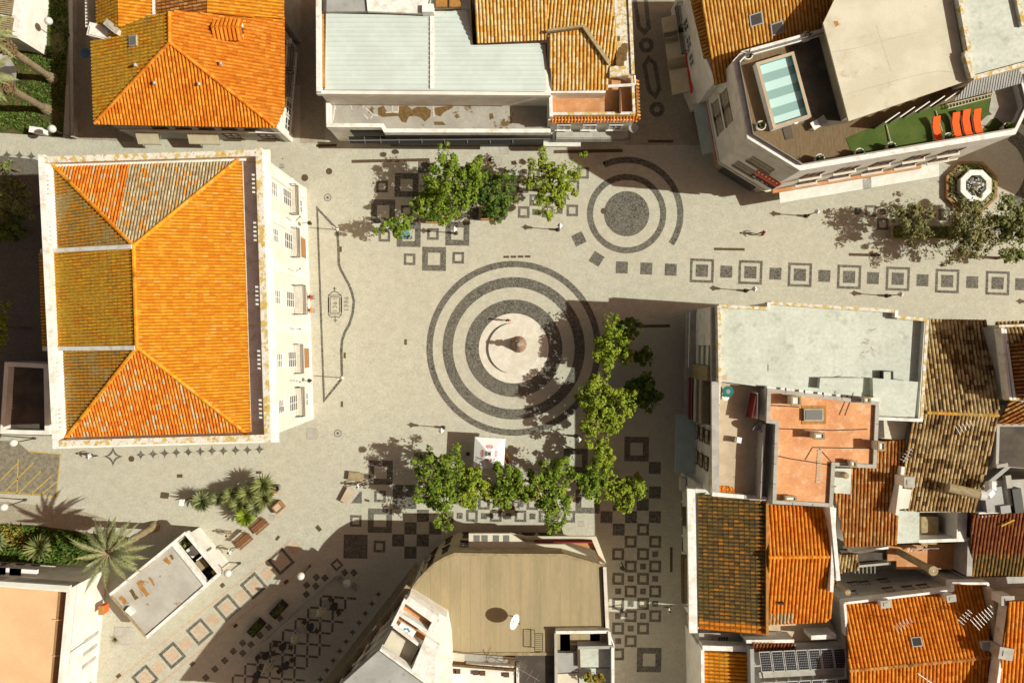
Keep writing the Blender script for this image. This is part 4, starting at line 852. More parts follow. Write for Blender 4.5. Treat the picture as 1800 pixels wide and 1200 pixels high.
def streak(parent, pts, h, w, mat, name='roof_seam'):
    m = MB()
    for a, c in zip(pts, pts[1:]):
        u, v = P(*a, h), P(*c, h); n_ = Vector((-(v-u).y, (v-u).x, 0)).normalized()*w/2; m.face([u-n_, v-n_, v+n_, u+n_])
    return m.build(name, mat, parent)
for pts in ([(1486, 166), (1530, 154), (1600, 135), (1650, 125), (1684, 128)], [(1462, 92), (1510, 84), (1560, 70), (1612, 58)], [(1540, 45), (1552, 82), (1566, 125)]): streak(pb, pts, 14.004, .035, 'grey_wall')
blotch(pb, [(1465, 38), (1472, 37), (1475, 44), (1469, 48)], 14.005, 'stain_rust', 'roof_stain')
# ---------------------------------------------------------------- white flat roofed building on the right of the square
rm = bld('white_flat_building', 'building with big white flat roof, brick pier and recessed balconies facing the square', 1400, 620)
HR = 11.0
rmo = [(1262, 537), (1352, 541), (1354, 531), (1576, 546), (1577, 556), (1633, 561), (1621, 738), (1538, 734), (1545, 704), (1348, 682), (1265, 671)]
walls(rm, rmo, HR, 0, 10.3, 'white_wall', top=False)
slab(rm, rmo, 10.35, .3, 'white_flat', 'roof', inset=.05)
for a, c, mt in (((1264, 538), (1351, 542), 'ochre_lichen'), ((1355, 532.5), (1575, 547), 'ochre_lichen'), ((1577, 557.5), (1631, 562), 'ochre_lichen'), ((1352, 531), (1351, 543), 'coping_white'), ((1576, 545), (1576, 558), 'coping_white'), ((1264, 537), (1266, 672), 'ochre_lichen'), ((1541, 735), (1622, 738.5), 'coping_white'), ((1348, 681), (1545, 703), 'coping_white'), ((1630.5, 561), (1620, 738), 'ochre_lichen'), ((1545, 703), (1540, 735), 'coping_white')): bar(rm, a, c, 10.2, HR, .28, mt, 'parapet')
bar(rm, (1628, 563), (1617, 735), 10.2, 10.95, .25, 'white_wall', 'parapet')
bar(rm, (1257, 539), (1258, 866), 9.6, 10.0, .65, 'grey_wall', 'cornice')
for px in ([(1442, 664), (1518, 664), (1516, 690), (1440, 682)], [(1534, 664), (1614, 671), (1608, 733), (1536, 728)]): slab(rm, px, 11.0, .75, 'white_flat', 'raised_roof')
m = MB(); c = P(1561, 660, 10.9); m.ring([(c.x-.45, c.y-.4), (c.x+.45, c.y-.4), (c.x+.45, c.y+.4), (c.x-.45, c.y+.4)], [(c.x-.38, c.y-.33), (c.x+.38, c.y-.33), (c.x+.38, c.y+.33), (c.x-.38, c.y+.33)], 10.3, 10.95); m.build('roof_hatch', 'iron', rm); m = MB(); m.box((c.x, c.y, 10.3), .75, .65, .55); m.build('hatch_cover', 'white_flat', rm)
# roof terrace along the front
tr = [(1265, 671), (1348, 682), (1346, 744), (1362, 746), (1357, 876), (1250, 868)]
walls(rm, [(1265, 671), (1350, 682), (1360, 876), (1251, 868)], 9.9, 0, 9.2, 'white_wall', top=False)
slab(rm, [(1265, 668), (1360, 680), (1362, 876), (1252, 868)], 9.3, .3, 'sand_floor', 'terrace_floor', inset=.04)
bar(rm, (1263, 671), (1254, 868), 8.9, 9.95, .45, 'ochre_lichen', 'parapet'); bar(rm, (1252, 868), (1308, 873), 8.9, 10.0, .35, 'coping_white', 'parapet'); bar(rm, (1308, 873), (1359, 877), 8.9, 10.0, .35, 'grey_wall', 'parapet')
# facade: panel, louvres, pier, balconies, small windows (outside faces left)
A, B = P2(1264, 538, HR), P2(1252, 868, 9.9); A, B = (A, B)
Lf = (Vector(B)-Vector(A)).length
def fy(py, h): return A[1]-P(0, py, h).y
s0 = fy(546, 8); s1 = fy(607, 8); s2 = fy(642, 8); s3 = fy(668, 8); s4 = fy(745, 8)
def seg(a, c, z0, z1, mat, name, t=.1, d0=.005): return panel(rm, A, B, (a+c)/2, z0, c-a, z1-z0, mat, name, t, d0)
if ccw(A, B, P2(1400, 700, 10)) != (A, B): raise RuntimeError('facade order')
seg(s0, s1, 3.6, 9.5, 'coping_white', 'wall_panel', .25)
for k in range(3):
    z = 3.8+1.9*k; seg(s1+.05, s2-.05, z, z+1.0, 'cream_wall', 'wall_panel', .25); seg(s1+.05, s2-.05, z+1.02, z+1.85, 'dark_floor', 'opening', .04)
    for j in range(8): panel(rm, A, B, s1+.15+(s2-s1-.3)*j/7, z+1.05, .07, .75, 'shutter', 'louvre', .12, .05)
seg(s2, s3, 0, 9.5, 'stone_pier', 'brick_pier', .55)
for k in range(3):
    z = 3.2+2.1*k; seg(s3, s4, z, z+.95, ('red_panel', 'grey_wall', 'stone_pier')[k], 'balcony_front', .75); seg(s3, s4, z+.97, z+2.05, 'dark_floor', 'opening', .05)
    m = MB(); Av, d, n, _ = frame_of(A, B); o = Av+d*s3+n*.72+Vector((0, 0, z+1.15)); m.tube([o, o+d*(s4-s3)], .04, 5); m.build('handrail', 'rail_metal', rm)
seg(s0-.4, s4, 2.9, 3.15, 'concrete', 'canopy_slab', 1.1); seg(s0-.3, s4-.1, .1, 2.8, 'glass_dark', 'shop_window', .03)
m = MB(); m.cyl(P(1213, 548, 7.0), P(1211, 645, 7.0), .1, .1, 6); m.build('drain_pipe', 'rail_metal', rm)
for s in (fy(768, 8), fy(815, 8)):
    for z in (2.9, 4.9, 6.9): win(rm, A, B, s, z, 1.3, 1.35, 2, 1, 'frame_brown', 'shutter', False)
awning(A, B, (fy(728, 4)+fy(836, 4))/2, 3.4, 5.6, 1.9, .25, 'awning_blue', 'long blue grey awning at the foot of the white flat building')
# things on its terrace
for nm, lb, px, py, r, h, mt in (('garden_table', 'round green table in the corner of the terrace below the white flat roof', 1276, 687, .5, .72, 'pool_dark'),):
    t = thing(nm, lb, 'table', P(px, py, 9.3)); m = MB(); c = Vector((0, 0, 0)); m.lathe((0, 0, 0), [(.3, 0), (.3, .03), (.05, .06), (.05, h-.04), (r, h-.04), (r, h), (.01, h)], 16); m.build('table_top', mt, t, local=True); m = MB(); m.lathe((0, 0, h+.005), [(.2, 0), (.2, .02), (.01, .02)], 12); m.build('tray', 'dish_grey', t, local=True)
t = thing('stool', 'round white stool beside the green terrace table', 'stool', P(1273, 697, 9.3)); m = MB(); m.lathe((0, 0, .42), [(.01, 0), (.33, 0), (.33, .06), (.01, .07)], 14); m.build('seat', 'dish_white', t, local=True); m = MB()
for k in range(3): m.cyl((.24*math.cos(k*2.1), .24*math.sin(k*2.1), 0), (.15*math.cos(k*2.1), .15*math.sin(k*2.1), .42), .02, .02, 5)
m.build('leg', 'rail_metal', t, local=True)
t = thing('chair', 'white plastic chair alone in the middle of the shaded terrace', 'chair', P(1296, 772, 9.3), R(80)); m = MB(); m.box((0, 0, .42), .5, .5, .05); m.build('seat', 'dish_white', t, local=True); m = MB(); m.box((0, .25, .42), .5, .05, .45); m.build('backrest', 'dish_white', t, local=True)
for x in (-.21, .21):
    for y in (-.21, .21): m = MB(); m.cyl((x, y, 0), (x*.95, y*.95, .42), .025, .02, 5); m.build('leg', 'dish_white', t, local=True)
def dish(px, py, h, r, az, lb, parent_h, mat='dish_grey', mast=1.0):
    c = P(px, py, h); t = thing('satellite_dish', lb, 'satellite dish', (c.x, c.y, parent_h)); m = MB(); prof = [(.01, 0), (r*.45, r*.06), (r*.8, r*.2), (r, r*.33)]
    m.lathe((0, 0, 0), prof, 18); me = m.build('reflector', mat, t, local=True, smooth=True); me.location = (0, 0, h-parent_h); me.rotation_euler = (R(55), 0, az)
    m = MB(); m.cyl((0, 0, 0), (0, 0, h-parent_h), .04, .04, 6); m.build('mast', 'iron', t, local=True); m = MB(); v = Vector((math.sin(az), -math.cos(az), .55)); m.tube([Vector((0, 0, h-parent_h)), Vector((0, 0, h-parent_h))+v*r*.9], .025, 5); m.ball(Vector((0, 0, h-parent_h))+v*r*.9, .07, 6, 4); m.build('feed_arm', 'iron', t, local=True); return t
dish(1333, 747, 10.3, .62, R(20), 'dark grey satellite dish at the edge of the shaded terrace', 9.3)
t = thing('dead_leaves', 'heap of rusty dry leaves in the bottom corner of the terrace', 'leaves', P(1275, 862, 9.3)); rnd = random.Random(5); m = MB()
for k in range(130):
    c = P(1261+rnd.random()*27, 856+rnd.random()*9, 9.32); a = rnd.uniform(0, 6.3); u = Vector((math.cos(a), math.sin(a), rnd.uniform(-.3, .3)))*.13; v = Vector((-u.y, u.x, .05)); c.z += rnd.random()*.15; m.face([c-u-v, c+u-v, c+u+v, c-u+v], 0, rnd.random())
m.build('leaf_litter', 'tile_orange', t, 'stuff', tint=True)
# ---------------------------------------------------------------- raised block with salmon roof terrace
sb = bld('salmon_roof_building', 'block with flat salmon coloured roof, vents and a bedded skylight', 1450, 790)
so_ = [(1349, 682), (1546, 706), (1541, 823), (1468, 819), (1464, 891), (1358, 885), (1363, 745), (1347, 743)]
HS = 11.6
walls(sb, so_, HS, 0, 11.3, 'white_wall', inset=.1, top=False); slab(sb, so_, 11.35, .3, 'salmon_roof', 'roof', inset=.1)
q = pp(so_, HS); b = MB(); b.ring(q, offset(q, .32), 11.2, HS); b.build('parapet', 'concrete', sb)
for k in range(len(so_)):
    a, c = P(*so_[k], HS), P(*so_[(k+1) % len(so_)], HS); n_ = max(1, int((c-a).length/1.6))
    for i in range(1, n_): m = MB(); p_ = a+(c-a)*i/n_; m.box((p_.x, p_.y, HS-.3), .42, .04, .31, math.atan2((c-a).y, (c-a).x)+R(90)); m.build('parapet_joint', 'dark_metal', sb)
for pts in ([(1352, 712), (1405, 715)], [(1368, 753), (1465, 756), (1525, 754)], [(1428, 786), (1540, 788)], [(1366, 801), (1390, 806), (1460, 817)], [(1428, 786), (1415, 808)], [(1440, 788), (1466, 817)], [(1490, 694), (1475, 729)], [(1500, 690), (1485, 730)]):
    m = MB(); 
    for a, c in zip(pts, pts[1:]):
        u, v = P(*a, 11.36), P(*c, 11.36); n_ = Vector((-(v-u).y, (v-u).x, 0)).normalized()*.045; m.face([u-n_, v-n_, v+n_, u+n_])
    m.build('roof_crack', 'soil', sb)
for px, py, sx, sy, hh in ((1399, 704, .75, .75, 1.15), (1440, 766, .8, .5, 1.2), (1549, 784, .55, .7, 1.3), (1524, 703, .55, .45, .9), (1500, 815, .5, .5, .8), (1390, 876, .9, .4, .55)): 
    c = P(px, py, 11.3+hh); m = MB(); m.box((c.x, c.y, 11.0), sx, sy, hh+.3); ch = m.build('chimney', 'white_wall', sb); m = MB(); m.ring([(c.x-sx/2-.05, c.y-sy/2-.05), (c.x+sx/2+.05, c.y-sy/2-.05), (c.x+sx/2+.05, c.y+sy/2+.05), (c.x-sx/2-.05, c.y+sy/2+.05)], [(c.x-sx/2+.1, c.y-sy/2+.1), (c.x+sx/2-.1, c.y-sy/2+.1), (c.x+sx/2-.1, c.y+sy/2-.1), (c.x-sx/2+.1, c.y+sy/2-.1)], 11.3+hh, 11.4+hh); m.build('chimney_cap', 'stone_pier', ch)
m = MB(); c = P(1431, 729, 11.7); m.box((c.x, c.y, 11.2), 1.65, 1.05, .45); sk_ = m.build('skylight', 'concrete', sb); m = MB(); m.box((c.x, c.y, 11.655), 1.45, .85, .03); m.build('pane', 'glass_pale', sk_)
m = MB(); c = P(1431, 729, 11.4); m.box((c.x, c.y, 11.3), 2.1, 1.6, .1); m.build('skylight_curb', 'stain_rust', sb)
for a, c, z in (((1345, 745), (1340, 812), 11.2), ((1341, 812), (1338, 876), 11.2)): bar(sb, a, c, 9.3, z-.3, .15, 'grey_wall', 'side_wall')
m = MB()
for k in range(10): u, v = P(1437-k*.3, 790+k*6, 11.37), P(1445-k*.3, 790+k*6, 11.37); m.obox(u, v-u, (0, -.2, 0), (0, 0, .02))
m.build('roof_patch', 'sand_floor', sb)
t = thing('washing', 'red brown door leaning beside the shaded terrace of the white flat building', 'door', P(1328, 712, 9.3)); bar(t, (1322, 735), (1330, 692), 9.3, 10.9, .1, 'red_panel', 'door_leaf'); bar(t, (1331, 736), (1332, 690), 9.3, 11.0, .08, 'window_frame', 'door_frame')
t.name = 'open_door'
# ---------------------------------------------------------------- striped brown roofs, right
hi = bld('brown_gable_house', 'gable house with striped brown and tan tile roof beside the white flat roof', 1685, 650)
walls(hi, [(1633, 562), (1740, 566), (1752, 728), (1590, 900), (1598, 735), (1624, 735)], 8.2, 0, 8.0, 'white_wall', inset=.2)
hN = plane3((1633, 562, 8.3), (1728, 565, 8.3), (1680, 725, 10.8)); tiles(hi, hN, [(1632, 561), (1734, 563), (1756, 729), (1628, 724), (1620, 690)], 'tile_tan', w=.33)
hS = plane3((1628, 726, 10.8), (1745, 730, 10.8), (1650, 896, 8.3)); tiles(hi, hS, [(1606, 735), (1628, 726), (1756, 731), (1722, 870), (1714, 899), (1590, 897), (1588, 820)], 'tile_tan', w=.33)
ridge(hi, on(1629, 725, hN), on(1755, 730, hN), 'tile_olive')
hk = bld('rust_roof_house', 'small house with rust and tan striped tile roof behind the salmon roof', 1530, 870)
kp = plane3((1475, 960, 7.6), (1570, 956, 7.6), (1560, 780, 9.3)); walls(hk, [(1470, 800), (1590, 770), (1574, 955), (1486, 958)], 7.4, 0, 7.3, 'white_wall', inset=.15)
tiles(hk, kp, [(1540, 776), (1592, 772), (1588, 830), (1574, 956), (1487, 961), (1467, 868), (1468, 826), (1500, 822), (1503, 800)], 'tile_rust', w=.33)
slab(hk, [(1466, 823), (1497, 823), (1495, 868), (1467, 866)], 9.8, .4, 'white_flat', 'flat_roof'); slab(hk, [(1545, 736), (1597, 736), (1588, 773), (1545, 770)], 9.2, .4, 'cream_flat', 'flat_roof'); bar(hk, (1546, 735), (1548, 770), 9, 9.9, .7, 'dark_floor', 'wall')
bar(hk, (1462, 888), (1474, 1020), 6, 9.4, .35, 'coping_white', 'party_wall'); bar(hk, (1588, 820), (1577, 905), 8, 9.6, .3, 'white_wall', 'party_wall')
m = MB(); c = P(1488, 836, 10.4); m.lathe((c.x, c.y, 9.8), [(.28, 0), (.28, .55), (.2, .6), (.01, .6)], 12); m.build('water_tank', 'stone_pier', hk)
chimney(hi, 1598, 847, 9.6, .8, .8, 1.2); slab(hi, [(1584, 858), (1603, 860), (1597, 893), (1577, 895)], 9.0, .5, 'cream_wall', 'flat_roof')
# duct on its roof
t = thing('ventilation_duct', 'fat pale ventilation duct bending over the edge of the tan striped roof', 'duct', P(1700, 865, 8)); m = MB(); pts = [P(1666, 856, 10.2), P(1722, 869, 10.3), P(1733, 870, 10.4), P(1741, 862, 10.3), P(1741, 848, 10.0)]
for a, c in zip(pts[:2], pts[1:2]): m.cyl(a, c, .42, .42, 12)
m.build('duct_pipe', 'stone_pier', t); m = MB(); m.tube(pts[1:], .45, 12); m.build('duct_elbow', 'dish_white', t)
# tall pale wall and orange roof at the right edge
lh = bld('edge_house', 'taller house with orange tile hip roof and white verge at the right edge', 1830, 640)
lo = [(1758, 572), (1900, 566), (1900, 712), (1774, 706)]
walls(lh, lo, 11.4, 0, 11.2, 'grey_wall', inset=.1)
lN = plane3((1755, 566, 11.2), (1900, 560, 11.2), (1830, 620, 12.4)); tiles(lh, lN, [(1750, 566), (1900, 560), (1900, 604), (1768, 604)], 'tile_tan', w=.33)
lP = plane3((1764, 580, 11.6), (1777, 702, 11.6), (1850, 640, 13.2)); tiles(lh, lP, [(1768, 604), (1900, 600), (1900, 706), (1790, 702)], 'tile_rust', w=.33)
for a, c, mt in (((1762, 576), (1777, 702), 'coping_white'), ((1767, 578), (1784, 702), 'coping_white'), ((1776, 702), (1796, 700), 'ochre_lichen'), ((1756, 573), (1900, 568), 'ochre_lichen')): bar(lh, a, c, 11, 12.0, .22, mt, 'verge')
l2 = bld('shaded_house', 'low house with orange verge tiles and flat roof in shade at the right edge', 1810, 770)
walls(l2, [(1770, 712), (1900, 712), (1900, 830), (1752, 820), (1756, 745)], 9.6, 0, 9.4, 'grey_wall'); lq = plane3((1770, 706, 10.2), (1752, 742, 9.7), (1820, 730, 10.6)); tiles(l2, lq, [(1774, 706), (1900, 700), (1900, 745), (1755, 745)], 'tile_rust', w=.33)
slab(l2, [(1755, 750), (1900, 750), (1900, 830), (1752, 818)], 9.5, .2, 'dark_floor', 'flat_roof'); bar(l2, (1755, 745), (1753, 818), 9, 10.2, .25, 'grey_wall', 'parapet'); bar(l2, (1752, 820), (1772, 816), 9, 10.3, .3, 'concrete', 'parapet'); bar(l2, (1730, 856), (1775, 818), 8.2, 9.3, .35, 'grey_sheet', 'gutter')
slab(lh, [(1850, 590), (1990, 590), (1990, 705), (1850, 705)], 14.6, 3.2, 'grey_wall', 'unseen_shadow_block')  # unseen block past the right edge, added to cast shadow on the tiles
# maroon roofs and yards in shade on the right
mr_ = bld('maroon_roof_house', 'house with dark red tile roof lying in shade at the right edge', 1780, 950)
walls(mr_, [(1706, 900), (1900, 896), (1900, 1012), (1704, 1012)], 6.4, 0, 6.2, 'grey_wall', inset=.1)
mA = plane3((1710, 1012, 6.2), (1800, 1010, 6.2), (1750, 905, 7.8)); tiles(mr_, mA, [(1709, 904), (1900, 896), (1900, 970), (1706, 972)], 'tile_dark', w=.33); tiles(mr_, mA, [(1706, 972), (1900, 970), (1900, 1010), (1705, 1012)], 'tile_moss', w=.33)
yr = bld('yard_house', 'white yard house with small flat roof, open well and laundry terrace', 1640, 950)
walls(yr, [(1574, 900), (1708, 896), (1706, 950), (1574, 956)], 6.6, 0, 5.0, 'grey_wall', top=False); slab(yr, [(1575, 897), (1616, 897), (1616, 953), (1575, 955)], 7.0, .3, 'white_flat', 'flat_roof'); walls(yr, [(1575, 897), (1616, 897), (1616, 953), (1575, 955)], 7.0, 0, 6.7, 'white_wall', inset=.05)
slab(yr, [(1616, 897), (1706, 896), (1706, 951), (1616, 953)], 3.2, .2, 'concrete', 'yard_floor'); bar(yr, (1692, 898), (1690, 950), 0, 6.7, .9, 'white_wall', 'wall'); bar(yr, (1616, 951), (1708, 948), 0, 6.7, .3, 'coping_white', 'wall'); bar(yr, (1616, 898), (1706, 897), 0, 7.2, .25, 'grey_wall', 'wall')
slab(yr, [(1576, 958), (1700, 954), (1700, 1000), (1576, 1000)], 4.6, .2, 'terracotta_floor', 'terrace_floor'); bar(yr, (1706, 952), (1704, 1012), 0, 6.8, .5, 'grey_wall', 'wall'); m = MB(); c = P(1630, 930, 4.6); m.box((c.x, c.y, 3.2), 1.6, 2.6, 1.9); m.build('shed', 'stone_pier', yr)
slab(yr, [(1472, 965), (1560, 962), (1566, 992), (1476, 1000)], 5.0, .25, 'dark_floor', 'terrace_floor'); bar(yr, (1500, 972), (1562, 962), 4, 6.3, .2, 'coping_white', 'wall'); bar(yr, (1510, 995), (1562, 990), 4, 5.7, .2, 'concrete', 'wall')
yp = plane3((1474, 1004, 5.4), (1510, 1000, 5.4), (1480, 975, 6.4)); tiles(yr, yp, [(1474, 974), (1508, 972), (1510, 1000), (1475, 1006)], 'tile_tan', w=.3)
slab(yr, [(1560, 958), (1590, 962), (1590, 985), (1560, 985)], 5.3, .2, 'terracotta_floor', 'landing')
m = MB()
for k in range(6): m.box((*P2(1505+k*7, 1000, 5.2), 4.9), .06, .9, .08)
m.build('pergola_bar', 'concrete', yr)
def flue(lb, b0, h0, t0, h1, r, mt='stone_pier'):
    a = P(*t0, h1); t = thing('flue_pipe', lb, 'chimney pipe', (a.x, a.y, h0)); m = MB(); m.cyl((0, 0, 0), (0, 0, h1-h0), r*.72, r*.8, 12); m.build('pipe', mt, t, local=True); m = MB(); m.lathe((0, 0, h1-h0-.5), [(r*.8, 0), (r, .05), (r, .5), (r*.8, .5), (r*.75, .3)], 14); m.build('rim', mt, t, local=True); m = MB(); m.lathe((0, 0, h1-h0-.1), [(r*.76, 0), (.01, .12)], 14); m.build('cap', 'dish_white', t, local=True)
flue('tall thick stone coloured flue pipe rising from the yard, white cap', (1570, 957), 4.6, (1641, 1003), 11.6, .42); flue('short thin flue pipe beside the antenna roof', (1468, 1025), 7.4, (1491, 1041), 9.6, .26)
for i, (x, y, lb, mt, s) in enumerate(((1612, 964, 'bundle of white washing drying on the yard terrace', 'dish_white', .9), (1630, 963, 'dark blue washing drying on the yard terrace', 'sign_dark', .8))):
    c = P(x, y, 6.0); t = thing('washing', lb, 'laundry', (c.x, c.y, 4.6)); rnd = random.Random(i)
    for k in range(4): m = MB(); xx = c.x-.5+.3*k; m.face([(xx-.13, c.y+rnd.uniform(-.3, .3), 6.1), (xx+.14, c.y, 6.1), (xx+.16, c.y-s*.4, 5.3), (xx-.1, c.y-s*.5, 5.4)]); m.build('garment', mt, t)
    m = MB(); m.tube([Vector((c.x-1, c.y, 6.12)), Vector((c.x+1, c.y, 6.12))], .02, 4); m.cyl((c.x-1, c.y, 4.6), (c.x-1, c.y, 6.12), .03, .03, 5); m.cyl((c.x+1, c.y, 4.6), (c.x+1, c.y, 6.12), .03, .03, 5); m.build('clothes_line', 'rail_metal', t)
bv = bld('vent_house', 'cluttered shaded flat roof with ducts and small tanks at the right edge', 1770, 870)
walls(bv, [(1726, 846), (1900, 838), (1900, 898), (1712, 900)], 7.4, 0, 7.2, 'grey_wall')
for x, y, w, l, hh, mt in ((1748, 878, 1.6, 2.2, .9, 'grey_sheet'), (1768, 895, .9, .7, 1.2, 'dish_grey'), (1776, 862, .5, 2.8, .5, 'concrete'), (1790, 880, .8, 2.2, .8, 'dark_metal'), (1744, 902, 2.4, .5, .6, 'white_wall')): 
    m = MB(); c = P(x, y, 7.2+hh); m.box((c.x, c.y, 7.2), w, l, hh, R(8)); m.build('roof_unit', mt, bv)
t = thing('timber_beam', 'yellow timber beam lying on the dark red shaded roof', 'beam', P(1772, 920, 7.6)); m = MB(); m.tube([P(1760, 924, 7.9), P(1783, 913, 8.1)], .09, 5); m.build('plank', 'yellow_cloth', t); m = MB(); m.tube([P(1768, 916, 7.9), P(1778, 921, 8.1)], .05, 5); m.build('batten', 'stain_rust', t)
# ---------------------------------------------------------------- houses along the right side of the chequered street
hm = bld('street_house', 'long house with mossy tile slope and white eaves beside the chequered street', 1300, 990)
walls(hm, [(1222, 846), (1348, 866), (1346, 1115), (1226, 1108)], 6.9, 0, 6.6, 'cream_wall', inset=.1)
mW = plane3((1226, 868, 6.9), (1230, 1105, 6.9), (1346, 990, 8.6)); tiles(hm, mW, [(1228, 868), (1348, 884), (1346, 1114), (1229, 1104)], 'tile_moss', w=.35)
tiles(hm, (mW[0]+Vector((0, 0, .05)), mW[1]), [(1229, 1090), (1346, 1098), (1346, 1115), (1229, 1105)], 'tile_orange', w=.35, deck=False)
bar(hm, (1215, 856), (1219, 1112), 6.45, 6.95, .75, 'coping_white', 'gutter'); bar(hm, (1349, 884), (1349, 1115), 7.5, 8.9, .22, 'stain_rust', 'ridge_wall')
A, B = P2(1226, 868, 6.9), P2(1229, 1108, 6.9)
for k in range(7):
    s = .09+.135*k; win(hm, A, B, s, 3.9, 1.1, 1.6, 2, 2, 'window_frame'); win(hm, A, B, s, .6, 1.2, 2.0, 2, 2, 'frame_brown')
balcony(hm, A, B, .70, 3.5, 4.6, .9, 1.0, 'stone_pier'); balcony(hm, A, B, .22, 3.5, 1.8, .7, 1.0, 'stone_pier'); panel(hm, A, B, .5, 3.15, 13.0, .2, 'stone_white', 'string_course', .12)
t = thing('shop_sign', 'pale shop front sign box above the pavement beside the chequered street', 'sign', P(1201, 850, 3)); m = MB(); c = P(1201, 851, 3); m.box((c.x, c.y, 2.3), .5, 1.3, .7); m.build('sign_box', 'stone_white', t)
ho = bld('orange_gable_house', 'gable house with vivid orange roof tiles next to the mossy slope', 1410, 990)
walls(ho, [(1350, 888), (1466, 893), (1456, 1092), (1350, 1098)], 7.6, 0, 7.5, 'white_wall', inset=.1)
oN = plane3((1352, 888, 7.7), (1465, 894, 7.7), (1410, 979, 9.2)); oS = plane3((1352, 979, 9.2), (1470, 978, 9.2), (1400, 1094, 7.7))
tiles(ho, oN, [(1351, 887), (1464, 893), (1471, 978), (1351, 979)], 'tile_orange', w=.34); tiles(ho, oS, [(1351, 979), (1471, 978), (1457, 1091), (1352, 1097)], 'tile_orange', w=.34)
tiles(ho, (oS[0]+Vector((0, 0, .04)), oS[1]), [(1352, 1077), (1395, 1076), (1394, 1092), (1352, 1096)], 'tile_beige', w=.34, deck=False); ridge(ho, on(1351, 979, oN), on(1470, 978, oN), 'tile_orange')
m = MB(); c = on(1372, 1058, oS); m.box((c.x-.12, c.y, c.z-.1), .16, .2, .5); m.box((c.x+.12, c.y, c.z-.1), .16, .2, .5); m.build('roof_vent', 'dark_metal', ho)
bar(ho, (1467, 892), (1462, 1040), 8.0, 9.3, .3, 'coping_white', 'party_wall')
lw = bld('low_grey_house', 'low grey roofed link with vent slots between the mossy slope and solar panels', 1350, 1125)
walls(lw, [(1228, 1112), (1350, 1112), (1458, 1092), (1484, 1130), (1480, 1150), (1328, 1150), (1232, 1140)], 5.4, mat='grey_wall', inset=0); slab(lw, [(1350, 1096), (1458, 1090), (1480, 1124), (1352, 1128)], 5.7, .25, 'sand_floor', 'flat_roof')
for k in range(4):
    m = MB(); c = P(1264+k*4.5, 1124, 5.45); m.box((c.x, c.y, 5.4), .1, .55, .05, R(-15)); m.build('vent_slot', 'dark_metal', lw); m = MB(); c = P(1362+k*3.5, 1122, 5.75); m.box((c.x, c.y, 5.7), .07, .3, .05); m.build('vent_slot', 'dark_metal', lw)
m = MB(); c = P(1250, 1126, 5.7); m.lathe((c.x, c.y, 5.4), [(.3, 0), (.3, .2), (.01, .3)], 10); m.build('roof_cap', 'stone_pier', lw)
ps = bld('solar_house', 'small house with orange tile slope and two rows of dark solar panels', 1380, 1180)
walls(ps, [(1232, 1142), (1490, 1132), (1492, 1330), (1236, 1330)], 6.6, 0, 6.2, 'white_wall')
pO = plane3((1238, 1146, 6.5), (1240, 1290, 6.5), (1312, 1200, 7.3)); tiles(ps, pO, [(1238, 1144), (1314, 1149), (1310, 1300), (1240, 1300)], 'tile_bright', w=.34)
bar(ps, (1235, 1138), (1322, 1141), 6, 7.3, .45, 'coping_white', 'parapet'); bar(ps, (1235, 1138), (1237, 1330), 6, 7.2, .3, 'coping_white', 'parapet'); bar(ps, (1322, 1140), (1326, 1330), 6, 8.4, .35, 'grey_sheet', 'parapet')
pT = plane3((1325, 1140, 7.0), (1395, 1135, 7.0), (1360, 1128, 7.5)); tiles(ps, pT, [(1322, 1128), (1396, 1126), (1398, 1142), (1324, 1144)], 'tile_dark', w=.33); bar(ps, (1312, 1127), (1396, 1126), 5.4, 7.6, .3, 'coping_white', 'wall'); bar(ps, (1426, 1120), (1470, 1118), 5.4, 7.6, .4, 'coping_white', 'wall')
for r_, (a, c, d, e_) in enumerate((((1333, 1145), (1485, 1138), (1490, 1174), (1338, 1181)), ((1338, 1199), (1492, 1191), (1498, 1228), (1343, 1236)))):
    for k in range(7):
        def L4(t, u): 
            x = lerp(a, c, t), lerp(e_, d, t); return lerp(x[0], x[1], u)
        pa, pb_, pc, pd = [P(*L4(*tu), 7.9-.55*tu[1]) for tu in ((k/7+.006, 0), ((k+1)/7-.006, 0), ((k+1)/7-.006, 1), (k/7+.006, 1))]
        m = MB(); z = Vector((0, 0, .06)); m.obox(pa-z, pb_-pa, pd-pa, z); f = m.build('solar_panel', 'solar_frame', ps)
        m = MB()
        for i in range(6):
            for j in range(8):
                g = .05; w = [(pa+(pb_-pa)*(.05+.9*(i+u)/6)+(pd-pa)*(.04+.92*(j+v)/8)+Vector((0, 0, .006))) for u, v in ((g, g), (1-g, g), (1-g, 1-g), (g, 1-g))]; m.face(w)
        m.build('solar_cell', 'solar', f)
slab(ps, [(1334, 1181), (1488, 1174), (1490, 1188), (1336, 1196)], 7.2, .3, 'concrete', 'panel_base'); m = MB(); m.cyl(P(1336, 1150, 7.4), P(1343, 1200, 7.2), .04, .04, 5); m.build('rail', 'rail_metal', ps)
